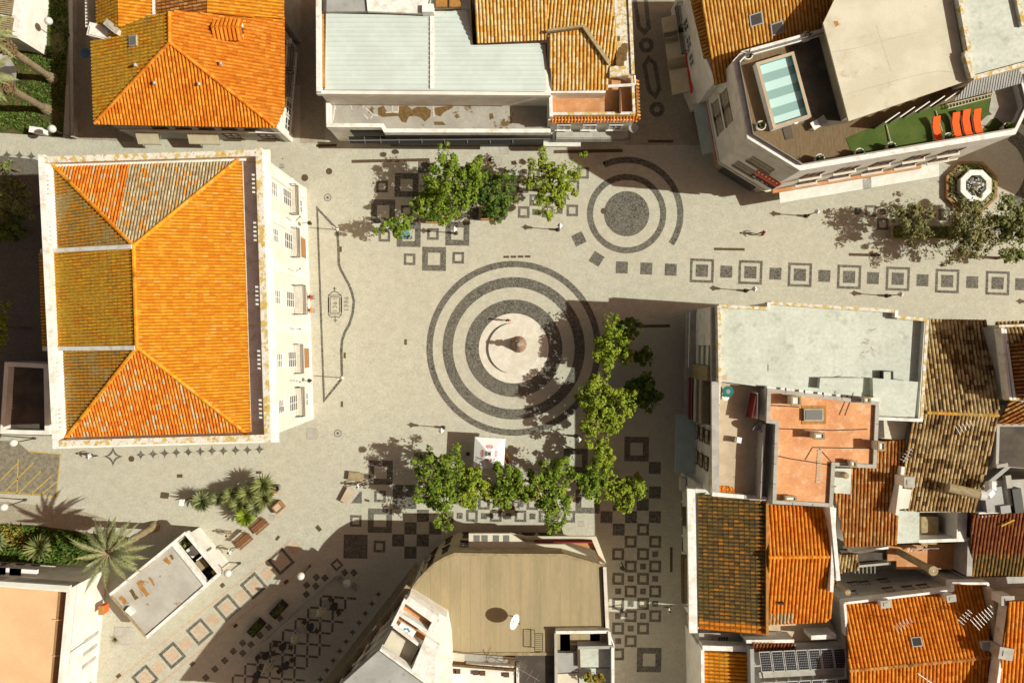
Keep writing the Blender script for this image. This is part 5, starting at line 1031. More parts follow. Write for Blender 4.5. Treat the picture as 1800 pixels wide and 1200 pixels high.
# antenna roof
an = bld('antenna_roof_house', 'house with broad orange tile roof carrying several television aerials', 1600, 1110)
walls(an, [(1484, 1058), (1676, 1036), (1676, 1024), (1737, 1024), (1745, 1330), (1492, 1330)], 7.8, 0, 7.7, 'grey_wall', inset=.05)
aNp = plane3((1486, 1060, 7.9), (1676, 1040, 7.9), (1600, 1168, 9.5)); aSp = plane3((1493, 1178, 9.5), (1731, 1156, 9.5), (1600, 1300, 7.9))
tiles(an, aNp, [(1488, 1062), (1676, 1041), (1677, 1028), (1736, 1027), (1741, 1154), (1493, 1178)], 'tile_orange', w=.34); tiles(an, aSp, [(1493, 1178), (1741, 1155), (1745, 1320), (1495, 1320)], 'tile_orange', w=.34); ridge(an, on(1493, 1178, aNp), on(1741, 1155, aNp), 'tile_rust')
for a, c in (((1485, 1060), (1676, 1037)), ((1676, 1038), (1675, 1025)), ((1674, 1025), (1738, 1025)), ((1485, 1060), (1490, 1118)), ((1737, 1025), (1738, 1040))): bar(an, a, c, 7.4, 8.35, .22, 'coping_white', 'verge')
skylight(an, 1610, 1127, .95, .8, aNp, 'glass_dark', 'rail_metal'); chimney(an, 1557, 1061, 8.2, .8, .55, .8, R(8)); chimney(an, 1672, 1051, 8.4, .7, .5, .8, R(8)); chimney(an, 1736, 1135, 9.0, .9, .6, .7)
A, B = P2(1676, 1038, 7.8), P2(1486, 1060, 7.8)
for s, z in ((.18, 5.6), (.32, 5.6), (.43, 2.9), (.5, 5.4), (.62, 3.0), (.72, 2.8), (.84, 5.2), (.92, 2.6)): win(an, A, B, s, z, .8, .9, 2, 1, 'frame_brown', 'glass_dark')
t = thing('pale_wall', 'pale pink party wall with gutter between the antenna roof and the last orange roof', 'wall', P(1755, 1110, 0)); bar(t, (1748, 1038), (1768, 1330), 0, 9.5, .35, 'sand_floor', 'wall'); bar(t, (1742, 1040), (1752, 1330), 0, 7.8, .2, 'rail_metal', 'gutter')
pe = bld('corner_roof_house', 'narrow orange tile roof with white edge in the bottom right corner', 1800, 1130)
walls(pe, [(1764, 1056), (1950, 1050), (1950, 1330), (1746, 1330)], 9.9, 0, 9.7, 'sand_floor', inset=.1); pq = plane3((1766, 1058, 9.9), (1750, 1200, 9.9), (1830, 1120, 11.2)); tiles(pe, plane3((1766, 1330, 9.9), (1900, 1330, 9.9), (1830, 1050, 11.4)), [(1774, 1056), (1950, 1050), (1950, 1330), (1740, 1330)], 'tile_orange', w=.34)
bar(pe, (1774, 1055), (1738, 1330), 9.6, 10.8, .25, 'coping_white', 'verge'); chimney(pe, 1771, 1055, 10.2, 1.0, .7, .9); chimney(pe, 1768, 1148, 10.2, 1.1, .9, 1.0, R(-10), 'concrete')
walls(bld('grey_link_roof', 'grey flat roof in shade between dark red roof and antenna roof', 1770, 1030), [(1696, 1014), (1900, 1012), (1900, 1048), (1740, 1040), (1690, 1024)], 6.2, mat='grey_wall')
# ---------------------------------------------------------------- curved building at the bottom centre
bc = bld('curved_building', 'curved corner building with big beige sheet roof at bottom centre', 900, 1060)
HB = 9.3
bco = [(722, 1050), (726, 1030), (737, 1015), (752, 1000), (765, 988), (782, 978), (800, 971), (824, 971.5), (880, 972.5), (991, 973), (1064, 994), (1072, 1112), (1072, 1150), (905, 1150), (760, 1150), (770, 1118), (722, 1062)]
q = pp(bco, HB); b = MB(); b.prism(offset(q, .3), 0, HB-.25, top=False); b.build('wall', 'beige_wall', bc)
b = MB(); b.prism(q, HB-.25, HB-.06, bottom=True); b.build('roof', 'stone_pier', bc); b = MB(); b.ring(offset(q, -.03), offset(q, .22), HB-.3, HB+.1); b.build('roof_edge', 'stone_pier', bc)
x0_, x1_ = min(p[0] for p in q), max(p[0] for p in q); wid = (x1_-x0_)/20
for k in range(20):
    pl_s = clip([tuple(p) for p in q], 0, x0_+k*wid+.004, x0_+(k+1)*wid-.004)
    if len(pl_s) > 2: b = MB(); b.prism(pl_s, HB-.08, HB+.004*(k*7 % 3)); b.build('roof_sheet', 'beige_sheet', bc)
for x, y, w_ in ((905, 1052, 2.2), (960, 1020, 1.5), (800, 1060, 1.8), (1010, 1045, 1.4), (850, 1010, 1.0)):
    c = P(x, y, HB+.03); rnd = random.Random(x); b = MB(); b.face([(c.x+w_*.35*math.cos(k*.63)*rnd.uniform(.6, 1.2), c.y+w_*.2*math.sin(k*.63)*rnd.uniform(.6, 1.2), HB+.031) for k in range(10)])
slab(bc, [(824, 937), (897, 937), (925, 956), (991, 956), (1064, 992), (1064, 1000), (985, 978), (824, 978)], 6.2, .4, 'cream_flat', 'ledge'); slab(bc, [(897, 936), (925, 942), (1048, 942), (1066, 990), (1052, 975), (1040, 948), (928, 949)], 3.4, .25, 'cream_flat', 'canopy')
bar(bc, (940, 953), (1042, 953), 3.4, 4.3, .12, 'red_panel', 'railing'); slab(bc, [(926, 944), (1046, 944), (1058, 988), (990, 972), (926, 968)], 2.9, .2, 'terracotta_floor', 'balcony_floor')
for x in (845, 875, 905, 935, 966): m = MB(); c = P(x, 968, 6.4); m.box((c.x, c.y, 6.2), .38, .12, .3); m.build('vent_block', 'dark_metal', bc)
for x, y in ((838, 946), (852, 946), (872, 946), (890, 946)): m = MB(); c = P(x, y, 6.25); m.face([(c.x-.28, c.y-.3, 6.225), (c.x+.28, c.y-.3, 6.225), (c.x+.28, c.y+.3, 6.225), (c.x-.28, c.y+.3, 6.225)]); m.build('roof_light', 'glass_pale', bc)
qq = offset(q, .3); 
for i in range(0, 7):
    a, c = qq[i], qq[i+1]; a, c = ccw(a, c, P2(900, 1060, HB)); Lc = (Vector(c)-Vector(a)).length
    if Lc > .9:
        for z in (1.0, 4.3): win(bc, a, c, .5, z, min(1.0, Lc*.7), 1.8, 2, 2, 'frame_brown')
a, c = ccw(qq[7], qq[9], P2(900, 1060, HB))
for f in (.15, .35, .55, .75): win(bc, a, c, f, 1.0, 1.2, 1.9, 2, 2, 'frame_brown')
bar(bc, (1063, 996), (1068, 1112), 9.0, 9.6, .3, 'stone_white', 'parapet'); bar(bc, (1060, 996), (1064, 1112), 9.0, 9.45, .12, 'dark_metal', 'gutter')
# its rooftop additions
wn = bld('white_terrace_building', 'white building with tiled roof terraces and long pale grey roof at the bottom centre', 690, 1130)
HW = 12.6
walls(wn, [(715, 1052), (783, 1094), (790, 1132), (800, 1330), (500, 1330), (596, 1204), (668, 1141), (698, 1094)], HW, 0, 11.2, 'white_wall', inset=.05)
for k, z in enumerate((2.2, 4.6, 7.0, 9.4)):
    A, B = ccw(P2(715, 1052, HW), P2(500, 1330, HW), P2(800, 1250, HW)); panel(wn, A, B, .5, z, (Vector(B)-Vector(A)).length*.99, .22, 'stone_pier', 'balcony_edge', .5); panel(wn, A, B, .5, z+.9, (Vector(B)-Vector(A)).length*.95, .05, 'rail_metal', 'railing', .04, .45)
    for f in (.1, .2, .3, .42, .52, .62): win(wn, A, B, f, z+.1, 1.1, 1.7, 2, 1, 'frame_brown')
slab(wn, [(668, 1141), (752, 1203), (800, 1330), (500, 1330), (598, 1204)], HW, .5, 'grey_sheet', 'roof'); bar(wn, (668, 1141), (752, 1202), 12.0, 13.0, .2, 'coping_white', 'parapet')
slab(wn, [(714, 1057), (766, 1092), (752, 1112), (700, 1078)], 11.4, .2, 'terracotta_floor', 'terrace_floor'); slab(wn, [(698, 1082), (752, 1117), (742, 1132), (692, 1098)], 11.3, .2, 'terracotta_floor', 'terrace_floor'); slab(wn, [(690, 1105), (740, 1140), (722, 1170), (672, 1138)], 11.4, .2, 'cream_flat', 'terrace_floor')
for a, c, w in (((715, 1053), (767, 1090), .7), ((713, 1053), (700, 1080), .3), ((767, 1090), (755, 1112), .5), ((703, 1079), (755, 1113), .3), ((692, 1100), (745, 1140), .25), ((700, 1080), (690, 1100), .3)): bar(wn, a, c, 11.2, 12.4, w, 'coping_white', 'parapet')
slab(wn, [(748, 1118), (772, 1134), (764, 1166), (780, 1330), (752, 1203), (724, 1176)], 12.7, .5, 'coping_white', 'stair_roof'); 
for a, c in (((694, 1104), (738, 1138)), ((738, 1138), (722, 1168))):
    A, B = P(*a, 12.3), P(*c, 12.3); m = MB(); m.tube([A, B], .05, 5); m.tube([A-Vector((0, 0, .8)), B-Vector((0, 0, .8))], .04, 5)
    for i in range(16): p_ = A+(B-A)*i/15; m.cyl(p_-Vector((0, 0, .8)), p_, .02, .02, 4)
    m.build('railing', 'iron', wn)
m = MB()
for i in range(9):
    A, B = P(728+i*-1.2+8, 1144+i*2.8, 11.5+.12*i), P(740-i*1.2, 1152+i*2.8, 11.5+.12*i); m.obox(A, B-A, Vector((.1, -.12, 0)), (0, 0, .1))
m.build('stair_step', 'stone_white', wn)
for lb, x, y, mt in (('white table with blue tiles on the middle terracotta terrace', 716, 1103, 'dish_white'),):
    t = thing('garden_table', lb, 'table', P(x, y, 11.3)); m = MB(); m.box((0, 0, .68), 1.5, .9, .05, R(-32)); m.build('table_top', mt, t, local=True); m = MB(); [m.cyl((dx, dy, 0), (dx, dy, .68), .03, .03, 5) for dx, dy in ((-.4, .4), (.6, -.2), (-.6, .1), (.4, -.5))]; m.build('leg', mt, t, local=True); m = MB(); [m.lathe((.25*math.cos(k), .25*math.sin(k)*.8, .735), [(.11, 0), (.11, .02), (.01, .02)], 8) for k in range(6)]; m.build('plate', 'blue_cloth', t, local=True)
lo2 = bld('low_white_house', 'low white house with clerestory windows and hatch windows at the bottom edge', 830, 1170)
walls(lo2, [(764, 1165), (905, 1172), (905, 1330), (760, 1330)], 10.4, 0, 10.2, 'white_wall'); slab(lo2, [(767, 1143), (816, 1149), (816, 1172), (766, 1166)], 9.8, .3, 'cream_flat', 'flat_roof'); slab(lo2, [(816, 1148), (906, 1155), (906, 1180), (816, 1172)], 9.6, .3, 'terrace_grey', 'flat_roof'); bar(lo2, (764, 1166), (906, 1178), 9.6, 10.5, .2, 'stain_brown', 'fascia')
for x in (786, 796, 804, 836, 848, 890): m = MB(); c = P(x, 1180+(x-790)*.07, 10.5); m.box((c.x, c.y, 10.2), .5, .35, .2); m.build('skylight', 'frame_brown', lo2)
bo = bld('bottom_terrace_house', 'small rooftop house with grey and orange terraces at the bottom edge', 1030, 1160)
walls(bo, [(976, 1112), (1072, 1110), (1082, 1140), (1082, 1330), (976, 1330)], 9.8, 0, 9.0, 'white_wall'); 
slab(bo, [(905, 1145), (976, 1145), (978, 1330), (905, 1330)], 9.3, .3, 'dark_floor', 'terrace_floor'); slab(bo, [(978, 1114), (1018, 1114), (1018, 1146), (979, 1146)], 9.3, .3, 'dark_floor', 'terrace_floor'); slab(bo, [(1018, 1114), (1070, 1113), (1072, 1138), (1018, 1138)], 9.3, .3, 'terracotta_floor', 'terrace_floor')
slab(bo, [(979, 1147), (1016, 1147), (1018, 1180), (980, 1182)], 9.9, .5, 'grey_sheet', 'flat_roof'); slab(bo, [(1017, 1138), (1076, 1137), (1078, 1172), (1018, 1172)], 9.7, .4, 'white_flat', 'flat_roof'); slab(bo, [(1018, 1174), (1078, 1174), (1080, 1330), (1018, 1330)], 9.5, .4, 'white_flat', 'flat_roof'); slab(bo, [(980, 1184), (1018, 1182), (1018, 1330), (980, 1330)], 9.4, .4, 'cream_flat', 'flat_roof')
for a, c, z, mt in (((977, 1111), (1071, 1110), 10.2, 'coping_white'), ((1071, 1110), (1073, 1140), 10.3, 'coping_white'), ((1016, 1138), (1078, 1137), 10.5, 'grey_sheet'), ((1077, 1137), (1079, 1330), 10.6, 'coping_white'), ((977, 1111), (979, 1330), 10.0, 'concrete'), ((910, 1172), (911, 1330), 10.4, 'coping_white'), ((1017, 1139), (1018, 1172), 10.2, 'frame_brown')): bar(bo, a, c, 9, z, .25, mt, 'parapet')
t = thing('metal_ladder_frame', 'thin railing frame lying at the edge of the beige roof', 'railing', P(948, 1128, 9.3)); m = MB(); A, B, C_, D = P(940, 1113, 10.2), P(954, 1113, 10.2), P(954, 1144, 10.2), P(940, 1144, 10.2); m.tube([A, B, C_, D, A], .035, 5); m.build('frame', 'iron', t); m = MB()
for k in range(1, 9): m.tube([A+(D-A)*k/9, B+(C_-B)*k/9], .02, 4)
m.build('rung', 'iron', t); m = MB(); [m.cyl(p_-Vector((0, 0, .9)), p_, .03, .03, 5) for p_ in (A, D)]; m.build('post', 'iron', t)
# ---------------------------------------------------------------- bottom left: terrace building, kiosk; left: low yard building
sv = bld('peach_terrace_building', 'white building with peach coloured roof terrace at the bottom left', 60, 1120)
svo = [(-120, 1018), (0, 1024), (124, 1034), (96, 1330), (-120, 1330)]; walls(sv, svo, 6.6, 0, 5.6, 'white_wall', top=False); slab(sv, svo, 5.7, .3, 'peach_floor', 'terrace_floor', inset=.1)
q = pp(svo, 6.6); b = MB(); b.ring(q, offset(q, .35), 5.5, 6.6); b.build('parapet', 'white_wall', sv); bar(sv, (-120, 1017), (122, 1033), 6.4, 6.75, .4, 'cream_wall', 'coping')
slab(sv, [(103, 1038), (115, 1038), (92, 1330), (78, 1330)], 5.75, .06, 'brown_door', 'planter_strip'); m = MB()
for y in (1089, 1152): c = P(101, y, 5.8); m.box((c.x, c.y, 5.7), .9, .08, .12)
m.build('strip_joint', 'peach_floor', sv)
A, B = ccw(P2(124, 1034, 6.6), P2(-120, 1017, 6.6), P2(0, 1200, 6))
m = MB()
for k in range(6):
    for (z, dd) in ((3.6, .55), (1.2, .9)): pass
for k in range(5): win(sv, A, B, .97-.115*k-.05, 1.0, 2.2, 2.6, 2, 2, 'window_frame', 'glass_pale'); panel(sv, A, B, .97-.115*k-.05, 3.9, 2.6, .3, 'dish_white', 'sunshade', .7)
panel(sv, A, B, .5, 4.7, (Vector(B)-Vector(A)).length, 1.7, 'grey_wall', 'fascia', .06)
A, B = ccw(P2(124, 1034, 6.6), P2(96, 1330, 6.6), P2(0, 1200, 6))
for f, z in ((.10, 1.6), (.24, 1.4)): win(sv, A, B, f, z, 1.6, 1.8, 1, 1, 'frame_brown', 'stain_brown')
for f in (.44, .52, .60): panel(sv, A, B, f, .6, .35, 2.6, 'grey_wall', 'wall_slot', .06)
for f in (.3, .6): panel(sv, A, B, f, 2.0, .1, 3.6, 'rail_metal', 'cable', .05)
t = thing('wall_box', 'small orange box fixed to the side wall of the peach terrace building', 'box', P(177, 1072, 2)); m = MB(); c = P(178, 1072, 2.2); m.box((c.x, c.y, 1.2), .5, .8, 1.0); m.build('box_body', 'sign_orange', t); m = MB(); m.box((c.x, c.y, 2.2), .56, .86, .05); m.build('lid', 'stain_rust', t)
ut = thing('utility_cover', 'sunken concrete utility pit with dry plant, beside the kiosk', 'pit cover', P(216, 1117, 0)); m = MB(); c = P(217, 1117, 0); m.box((c.x, c.y, .012), 1.8, 1.8, .05); m.build('slab', 'concrete', ut); m = MB(); rnd = random.Random(4)
for k in range(90): a = rnd.uniform(0, 6.3); r_ = rnd.uniform(.2, .8); u = P(203, 1122, .05); m.face([u, u+Vector((.04, 0, 0)), u+Vector((r_*math.cos(a), .7*r_*math.sin(a), rnd.uniform(.2, .8)))], 0, rnd.random())
m.build('dry_plant', 'leaf_gold', ut, 'stuff', tint=True)
ki = bld('kiosk', 'low kiosk with grey stained roof and open planter end, beside the palm', 285, 1030)
ko = [(193, 1045), (257, 1120), (386, 1008), (326, 936)]
HK = 3.6
q = pp(ko, HK); walls(ki, ko, HK, 0, HK-.35, 'white_wall', inset=.2, top=False)
kr = [(193, 1045), (257, 1120), (362, 1028), (302, 953)]; slab(ki, kr, HK-.1, .3, 'kiosk_sheet', 'roof', inset=.1)
for a, c, w, mt in ((ko[0], ko[1], .18, 'stone_pier'), (ko[1], ko[2], .3, 'coping_white'), (ko[2], ko[3], .35, 'coping_white'), (ko[3], ko[0], .25, 'coping_white'), ((302, 953), (362, 1028), .4, 'coping_white')): bar(ki, a, c, HK-.5, HK+.08, w, mt, 'roof_edge')
for k in range(12):
    z_ = HK-.085+.004*(k % 3); m = MB(); c4 = [P(*lerp(kr[0], kr[3], (k+.03)/12), z_), P(*lerp(kr[1], kr[2], (k+.03)/12), z_), P(*lerp(kr[1], kr[2], (k+.97)/12), z_), P(*lerp(kr[0], kr[3], (k+.97)/12), z_)]; m.prism([(v.x, v.y) for v in c4], HK-.1, z_); m.build('roof_sheet', 'kiosk_sheet', ki)
m = MB(); A, B = P(230, 1018, HK-.07), P(272, 984, HK-.07); n_ = Vector((.1, .13, 0)); m.face([A-n_, B-n_, B+n_, A+n_]); m.build('roof_stain', 'stain_rust', ki)
for a, c, w, mt in (((211, 1048), (224, 1062), .28, 'stain_rust'), ((229, 1036), (241, 1052), .24, 'stain_brown'), ((242, 1022), (260, 1046), .28, 'stain_rust'), ((262, 1014), (271, 1028), .16, 'stain_rust'), ((289, 981), (298, 991), .3, 'stain_rust'), ((299, 975), (305, 982), .18, 'stain_brown')):
    A, B = P(*a, HK-.075), P(*c, HK-.075); d_ = B-A; n_ = Vector((-d_.y, d_.x, 0)).normalized()*w; rnd = random.Random(int(a[0])); L_ = [A+d_*k/5-n_*rnd.uniform(.4, 1) for k in range(6)]; R2 = [A+d_*k/5+n_*rnd.uniform(.4, 1) for k in range(6)]; m = MB(); m.face(L_+R2[::-1]); m.build('roof_stain', mt, ki)
m = MB(); c = P(228, 1074, HK+.3); m.box((c.x, c.y, HK-.1), .75, .5, .45, R(-40)); m.build('air_conditioner', 'dish_white', ki); m = MB(); c = P(223, 1070, HK); m.box((c.x, c.y, HK-.1), .95, .8, .06, R(-40)); m.build('unit_base', 'grey_wall', ki)
slab(ki, [(316, 962), (328, 948), (382, 1008), (368, 1019)], 1.2, .1, 'dark_floor', 'planter_floor')
for a, c, z, w in (((345, 985), (359, 974), HK, .1),): bar(ki, a, c, 1.2, z, w, 'coping_white', 'divider')
for (x, y, w, l, mt, nm) in ((338, 969, 1.0, .8, 'dish_white', 'counter'), (354, 992, 1.1, .9, 'stone_pier', 'counter'), (372, 1009, 1.0, .7, 'sign_dark', 'cool_box'), (374, 1006, .35, .3, 'yellow_cloth', 'tray')):
    m = MB(); c = P(x, y, 2.1 if nm != 'tray' else 2.3); m.box((c.x, c.y, 1.2), w, l, .9 if nm != 'tray' else 1.0, R(-50)); m.build(nm, mt, ki)
m = MB(); rnd = random.Random(8)
for k in range(160): a = rnd.uniform(0, 6.3); u = P(326, 959, 1.3); r_ = rnd.uniform(.1, .8); p_ = u+Vector((r_*math.cos(a), r_*math.sin(a), rnd.uniform(0, .8))); v = Vector((math.cos(a*3), math.sin(a*3), .4))*.13; w_ = Vector((-v.y, v.x, .1)); m.face([p_-v-w_*.5, p_+v-w_*.5, p_+v+w_*.5, p_-v+w_*.5], 0, rnd.random())
m.build('potted_plant', 'leaf_olive', ki, 'stuff', tint=True)
uy = bld('yard_building', 'low flat roofed building in the shade on the left of the town hall', 30, 700)
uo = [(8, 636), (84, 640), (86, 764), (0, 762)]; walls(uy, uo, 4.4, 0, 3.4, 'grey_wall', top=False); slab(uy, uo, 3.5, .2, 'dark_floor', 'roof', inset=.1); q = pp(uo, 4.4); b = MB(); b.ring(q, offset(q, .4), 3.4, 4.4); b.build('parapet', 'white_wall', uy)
for k in range(5): m = MB(); c = P(17, 695+k*5.5, 3.6); m.box((c.x, c.y, 3.5), .5, .12, .05); m.build('roof_slot', 'stone_white', uy)
vb = bld('louvre_roof_building', 'white building with slatted roof openings in the top left corner', 0, 30)
vo = [(-120, -100), (42, -100), (32, 68), (0, 61), (-120, 50)]; walls(vb, vo, 4.5, 0, 4.0, 'white_wall'); q = pp([(26, -30), (24, 20), (-40, 10), (-40, -30)], 4.5)
slab(vb, vo, 4.5, .5, 'coping_white', 'roof')
for (x0, y0) in ((-20, -5), (-20, 27)):
    m = MB(); z = 4.505; c = [P(x, y, 4.5) for x, y in ((x0-20, y0-4), (x0+45, y0+6), (x0+41, y0+34), (x0-20, y0+24))]; m.face([(p_.x, p_.y, z) for p_ in c]); f = m.build('roof_opening', 'glass_dark', vb)
    for k in range(8): m = MB(); A, B = c[0]+(c[3]-c[0])*(k+.5)/8, c[1]+(c[2]-c[1])*(k+.5)/8; m.obox(A+Vector((0, 0, .01)), B-A, Vector((0, .14, .0)), (0, 0, .08)); m.build('slat', 'stone_pier', f)
t = thing('white_arch', 'curved white garden canopy beside the palm trunks at the left edge', 'canopy', P(0, 110)); m = MB()
for k in range(8):
    a, c = (-12+k*5.2, 82+k*k*.55+k*.6), (-12+(k+1)*5.2, 82+(k+1)**2*.55+(k+1)*.6); A, B = P(*a, 2.6), P(*c, 2.6); m.face([A, B, B+Vector((-.4, -.9, -.5)), A+Vector((-.4, -.9, -.5))]); m.face([A+Vector((-.4, -.9, -.5)), B+Vector((-.4, -.9, -.5)), B+Vector((-1.0, -2.0, -1.6)), A+Vector((-1, -2.0, -1.6))])
m.build('canopy_sheet', 'awning_white', t); m = MB(); m.cyl(P(0, 100, 0), P(0, 100, 2.2), .06, .06, 6); m.cyl(P(22, 110, 0), P(22, 118, 2.0), .06, .06, 6); m.build('post', 'rail_metal', t)

rnd = random.Random(12)
for k in range(16): x, y = 1520+rnd.uniform(-9, 12), 578+rnd.uniform(0, 62); streak(rm, [(x, y), (x+rnd.uniform(4, 10), y+rnd.uniform(-5, 6))], 10.356+.001*k, rnd.uniform(.05, .12), 'concrete', 'roof_scuff')
for pts in ([(1446, 671), (1460, 664), (1478, 660)], [(1470, 664), (1490, 664)], [(1556, 663), (1590, 669)], [(1350, 640), (1350, 652)]): streak(rm, pts, 10.36, .06, 'iron', 'roof_cable')
for k, px in enumerate(([(1268, 660), (1279, 657), (1277, 668), (1267, 668)], [(1604, 585), (1612, 584), (1612, 591), (1604, 592)])): blotch(rm, px, 10.358+.002*k, 'sand_floor', 'roof_stain')
# ================================================================ trees and plants
def tree(px, py, hc, rx, ry, rz, lb, mat='leaf_green', seed=0, leaves=3600, clumps=46, name='street_tree', base=None, group='leafy trees of the square', lsz=.14, trunk_r=.16, lean=(0, 0), rag=.35):
    rnd = random.Random(seed*97+11); c = P(px, py, hc); t = thing(name, lb, 'tree', (c.x+lean[0], c.y+lean[1], 0), 0, group)
    C0 = Vector((-lean[0], -lean[1], hc)); b = MB(); cs = []; f1, f2 = rnd.uniform(0, 6.3), rnd.uniform(0, 6.3); lobe = lambda d: 1+.24*math.sin(3*math.atan2(d.y, d.x)+f1)+.17*math.sin(5*math.atan2(d.y, d.x)+f2)
    while len(cs) < int(clumps*1.4):
        d = Vector((rnd.gauss(0, 1), rnd.gauss(0, 1), rnd.gauss(.25, .8)))
        d.normalize(); k = rnd.uniform(.15, 1.0)**.55*(1+rnd.uniform(-rag, rag)*.5)*lobe(d); cs.append((C0+Vector((d.x*rx*k, d.y*ry*k, d.z*rz*k)), rnd.uniform(.18, .5)*min(1.0, (rx+ry)/4.2)))
    clumps_ = len(cs); per = int(leaves*1.5)//clumps_
    for cc, r in cs:
        tone = rnd.uniform(-.28, .28)
        for _ in range(per):
            d = Vector((rnd.gauss(0, 1), rnd.gauss(0, 1), rnd.gauss(.15, 1))).normalized(); p = cc+d*r*rnd.uniform(.55, 1.1)
            n = (d+Vector((rnd.uniform(-.7, .7), rnd.uniform(-.7, .7), rnd.uniform(-.2, .9)))).normalized(); u = n.orthogonal().normalized(); a = rnd.uniform(0, 6.3); u = (Matrix.Rotation(a, 3, n) @ u); v = n.cross(u); s = lsz*rnd.uniform(.6, 1.25)
            b.face([p-u*s, p-v*s*.55+u*s*.1, p+u*s*1.1, p+v*s*.55+u*s*.1], 0, min(1, max(0, rnd.random()*.75+.12+tone)))
    for _ in range(int(leaves*.2)):                                 # loose leaves between the clumps
        d = Vector((rnd.gauss(0, 1), rnd.gauss(0, 1), rnd.gauss(.1, .7))).normalized(); d = d*rnd.uniform(.2, 1)**.5*lobe(d)*.95; p = C0+Vector((d.x*rx, d.y*ry, d.z*rz)); u = Vector((rnd.gauss(0, 1), rnd.gauss(0, 1), rnd.gauss(0, .5))).normalized(); v = u.cross(Vector((rnd.uniform(-.5, .5), rnd.uniform(-.5, .5), 1))).normalized(); s = lsz*rnd.uniform(.6, 1.2); b.face([p-u*s, p-v*s*.55, p+u*s*1.1, p+v*s*.55], 0, rnd.random())
    b.build('crown', mat, t, local=True, tint=True)
    m = MB(); top = C0+Vector((0, 0, -rz*.35)); m.cyl((0, 0, 0), Vector((top.x*.5, top.y*.5, top.z*.55)), trunk_r, trunk_r*.8, 8); m.cyl(Vector((top.x*.5, top.y*.5, top.z*.55)), top, trunk_r*.8, trunk_r*.5, 8); m.build('trunk', 'bark', t, local=True)
    m = MB()
    for cc, r in cs[::4]:
        mid = top.lerp(cc, .5)+Vector((0, 0, .12)); s0 = Vector((top.x*.5, top.y*.5, top.z*.55)).lerp(top, rnd.random()); m.cyl(s0, mid, trunk_r*.4, trunk_r*.25, 5); m.cyl(mid, cc, trunk_r*.25, .02, 5)
    m.build('limb', 'bark', t, local=True); return t
GT = 'leafy trees of the square'
tree(750, 806, 3.6, 1.3, .9, .7, 'thin yellowish tree at the upper left end of the lower row', 'leaf_olive', 31, 600, 18)
for i_, (x_, y_, r_, lb_) in enumerate(((425, 884, 1.15, 'dense low dark shrub in the middle of the yucca clump'), (455, 868, 1.25, 'dense low dark shrub under the tallest yucca'))): tree(x_, y_, .7, r_, r_*.8, .5, lb_, 'leaf_deep', 40+i_, 1300, 24, name='low_shrub', group='shrubs', trunk_r=.05)
tree(800, 322, 4.90, 2.95, 3.07, 1.42, 'large bright green tree, biggest in the upper chequered paving', 'leaf_green', 1, 5200, 60)
tree(757, 352, 4.00, 1.77, 1.77, 1.04, 'low green tree over the long planter, left of the large upper tree', 'leaf_green', 2, 2400, 30)
tree(870, 341, 4.10, 2.01, 2.36, 1.33, 'dark green dense tree between the two bright trees of the upper row', 'leaf_deep', 3, 3600, 40)
tree(970, 321, 4.50, 2.83, 2.83, 1.33, 'yellow green airy tree at the right end of the upper row', 'leaf_lime', 4, 3600, 52)
tree(699, 398, 3.80, 1.77, 1.18, 0.85, 'small sparse tree with bare twigs at the left end of the upper row', 'leaf_green', 5, 900, 22)
tree(774, 852, 4.50, 2.48, 3.42, 1.42, 'large green tree just left of the square parasol, lower row', 'leaf_green', 6, 5000, 58)
tree(828, 856, 3.90, 1.77, 2.12, 1.23, 'olive green tree directly below the square parasol', 'leaf_lime', 7, 3000, 36)
tree(893, 852, 3.90, 1.71, 2.12, 1.23, 'round green tree below and right of the square parasol', 'leaf_green', 8, 3000, 36)
tree(970, 862, 4.30, 2.30, 3.54, 1.42, 'tall oval bright green tree in the lower row, right of the planters', 'leaf_green', 9, 5200, 60)
tree(1040, 851, 4.00, 1.42, 1.65, 0.95, 'small tree between the tall oval tree and the tree at the shadow edge', 'leaf_green', 10, 2000, 26)
tree(1095, 860, 3.90, 2.36, 1.65, 1.14, 'wide yellow green tree at the lower right corner of the trees, over the chequered street', 'leaf_lime', 11, 3200, 40)
tree(1078, 604, 3.9, 1.77, 2.60, 1.23, 'lime green tree standing alone at the right edge of the big circles', 'leaf_lime', 12, 3200, 40)
tree(1060, 715, 4.3, 2.7, 3.1, 1.52, 'largest lime green tree, at the lower right rim of the big circles', 'leaf_lime', 13, 5200, 60)
tree(1060, 803, 3.8, 1.06, 2.12, 1.04, 'slender green tree just below the largest lime tree', 'leaf_lime', 14, 1800, 24)
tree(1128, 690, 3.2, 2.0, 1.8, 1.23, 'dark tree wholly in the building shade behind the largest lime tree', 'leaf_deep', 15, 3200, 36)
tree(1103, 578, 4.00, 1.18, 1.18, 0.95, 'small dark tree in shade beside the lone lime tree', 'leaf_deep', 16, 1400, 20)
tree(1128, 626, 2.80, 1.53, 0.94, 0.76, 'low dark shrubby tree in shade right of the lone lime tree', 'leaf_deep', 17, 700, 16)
G2 = 'thin trees of the right hand promenade'
tree(1607, 388, 4.0, 2.0, 1.9, 1.0, 'thin olive tree over the low hedge, leftmost of the promenade trees', 'leaf_brown', 18, 1500, 50, group=G2, lsz=.13, trunk_r=.1)
tree(1712, 405, 4.6, 3.1, 3.0, 1.1, 'wide brownish tree with radiating twigs, middle of the promenade trees', 'leaf_brown', 19, 3400, 90, group=G2, lsz=.13)
tree(1785, 393, 5.0, 2.4, 2.8, 1.4, 'dense olive green tree at the right edge of the promenade', 'leaf_olive', 20, 3600, 46, group=G2)
tree(1785, 448, 3.0, 1.5, .8, .7, 'sparse low branches of a small tree at the right edge below the dense olive tree', 'leaf_olive', 21, 700, 16, group=G2)
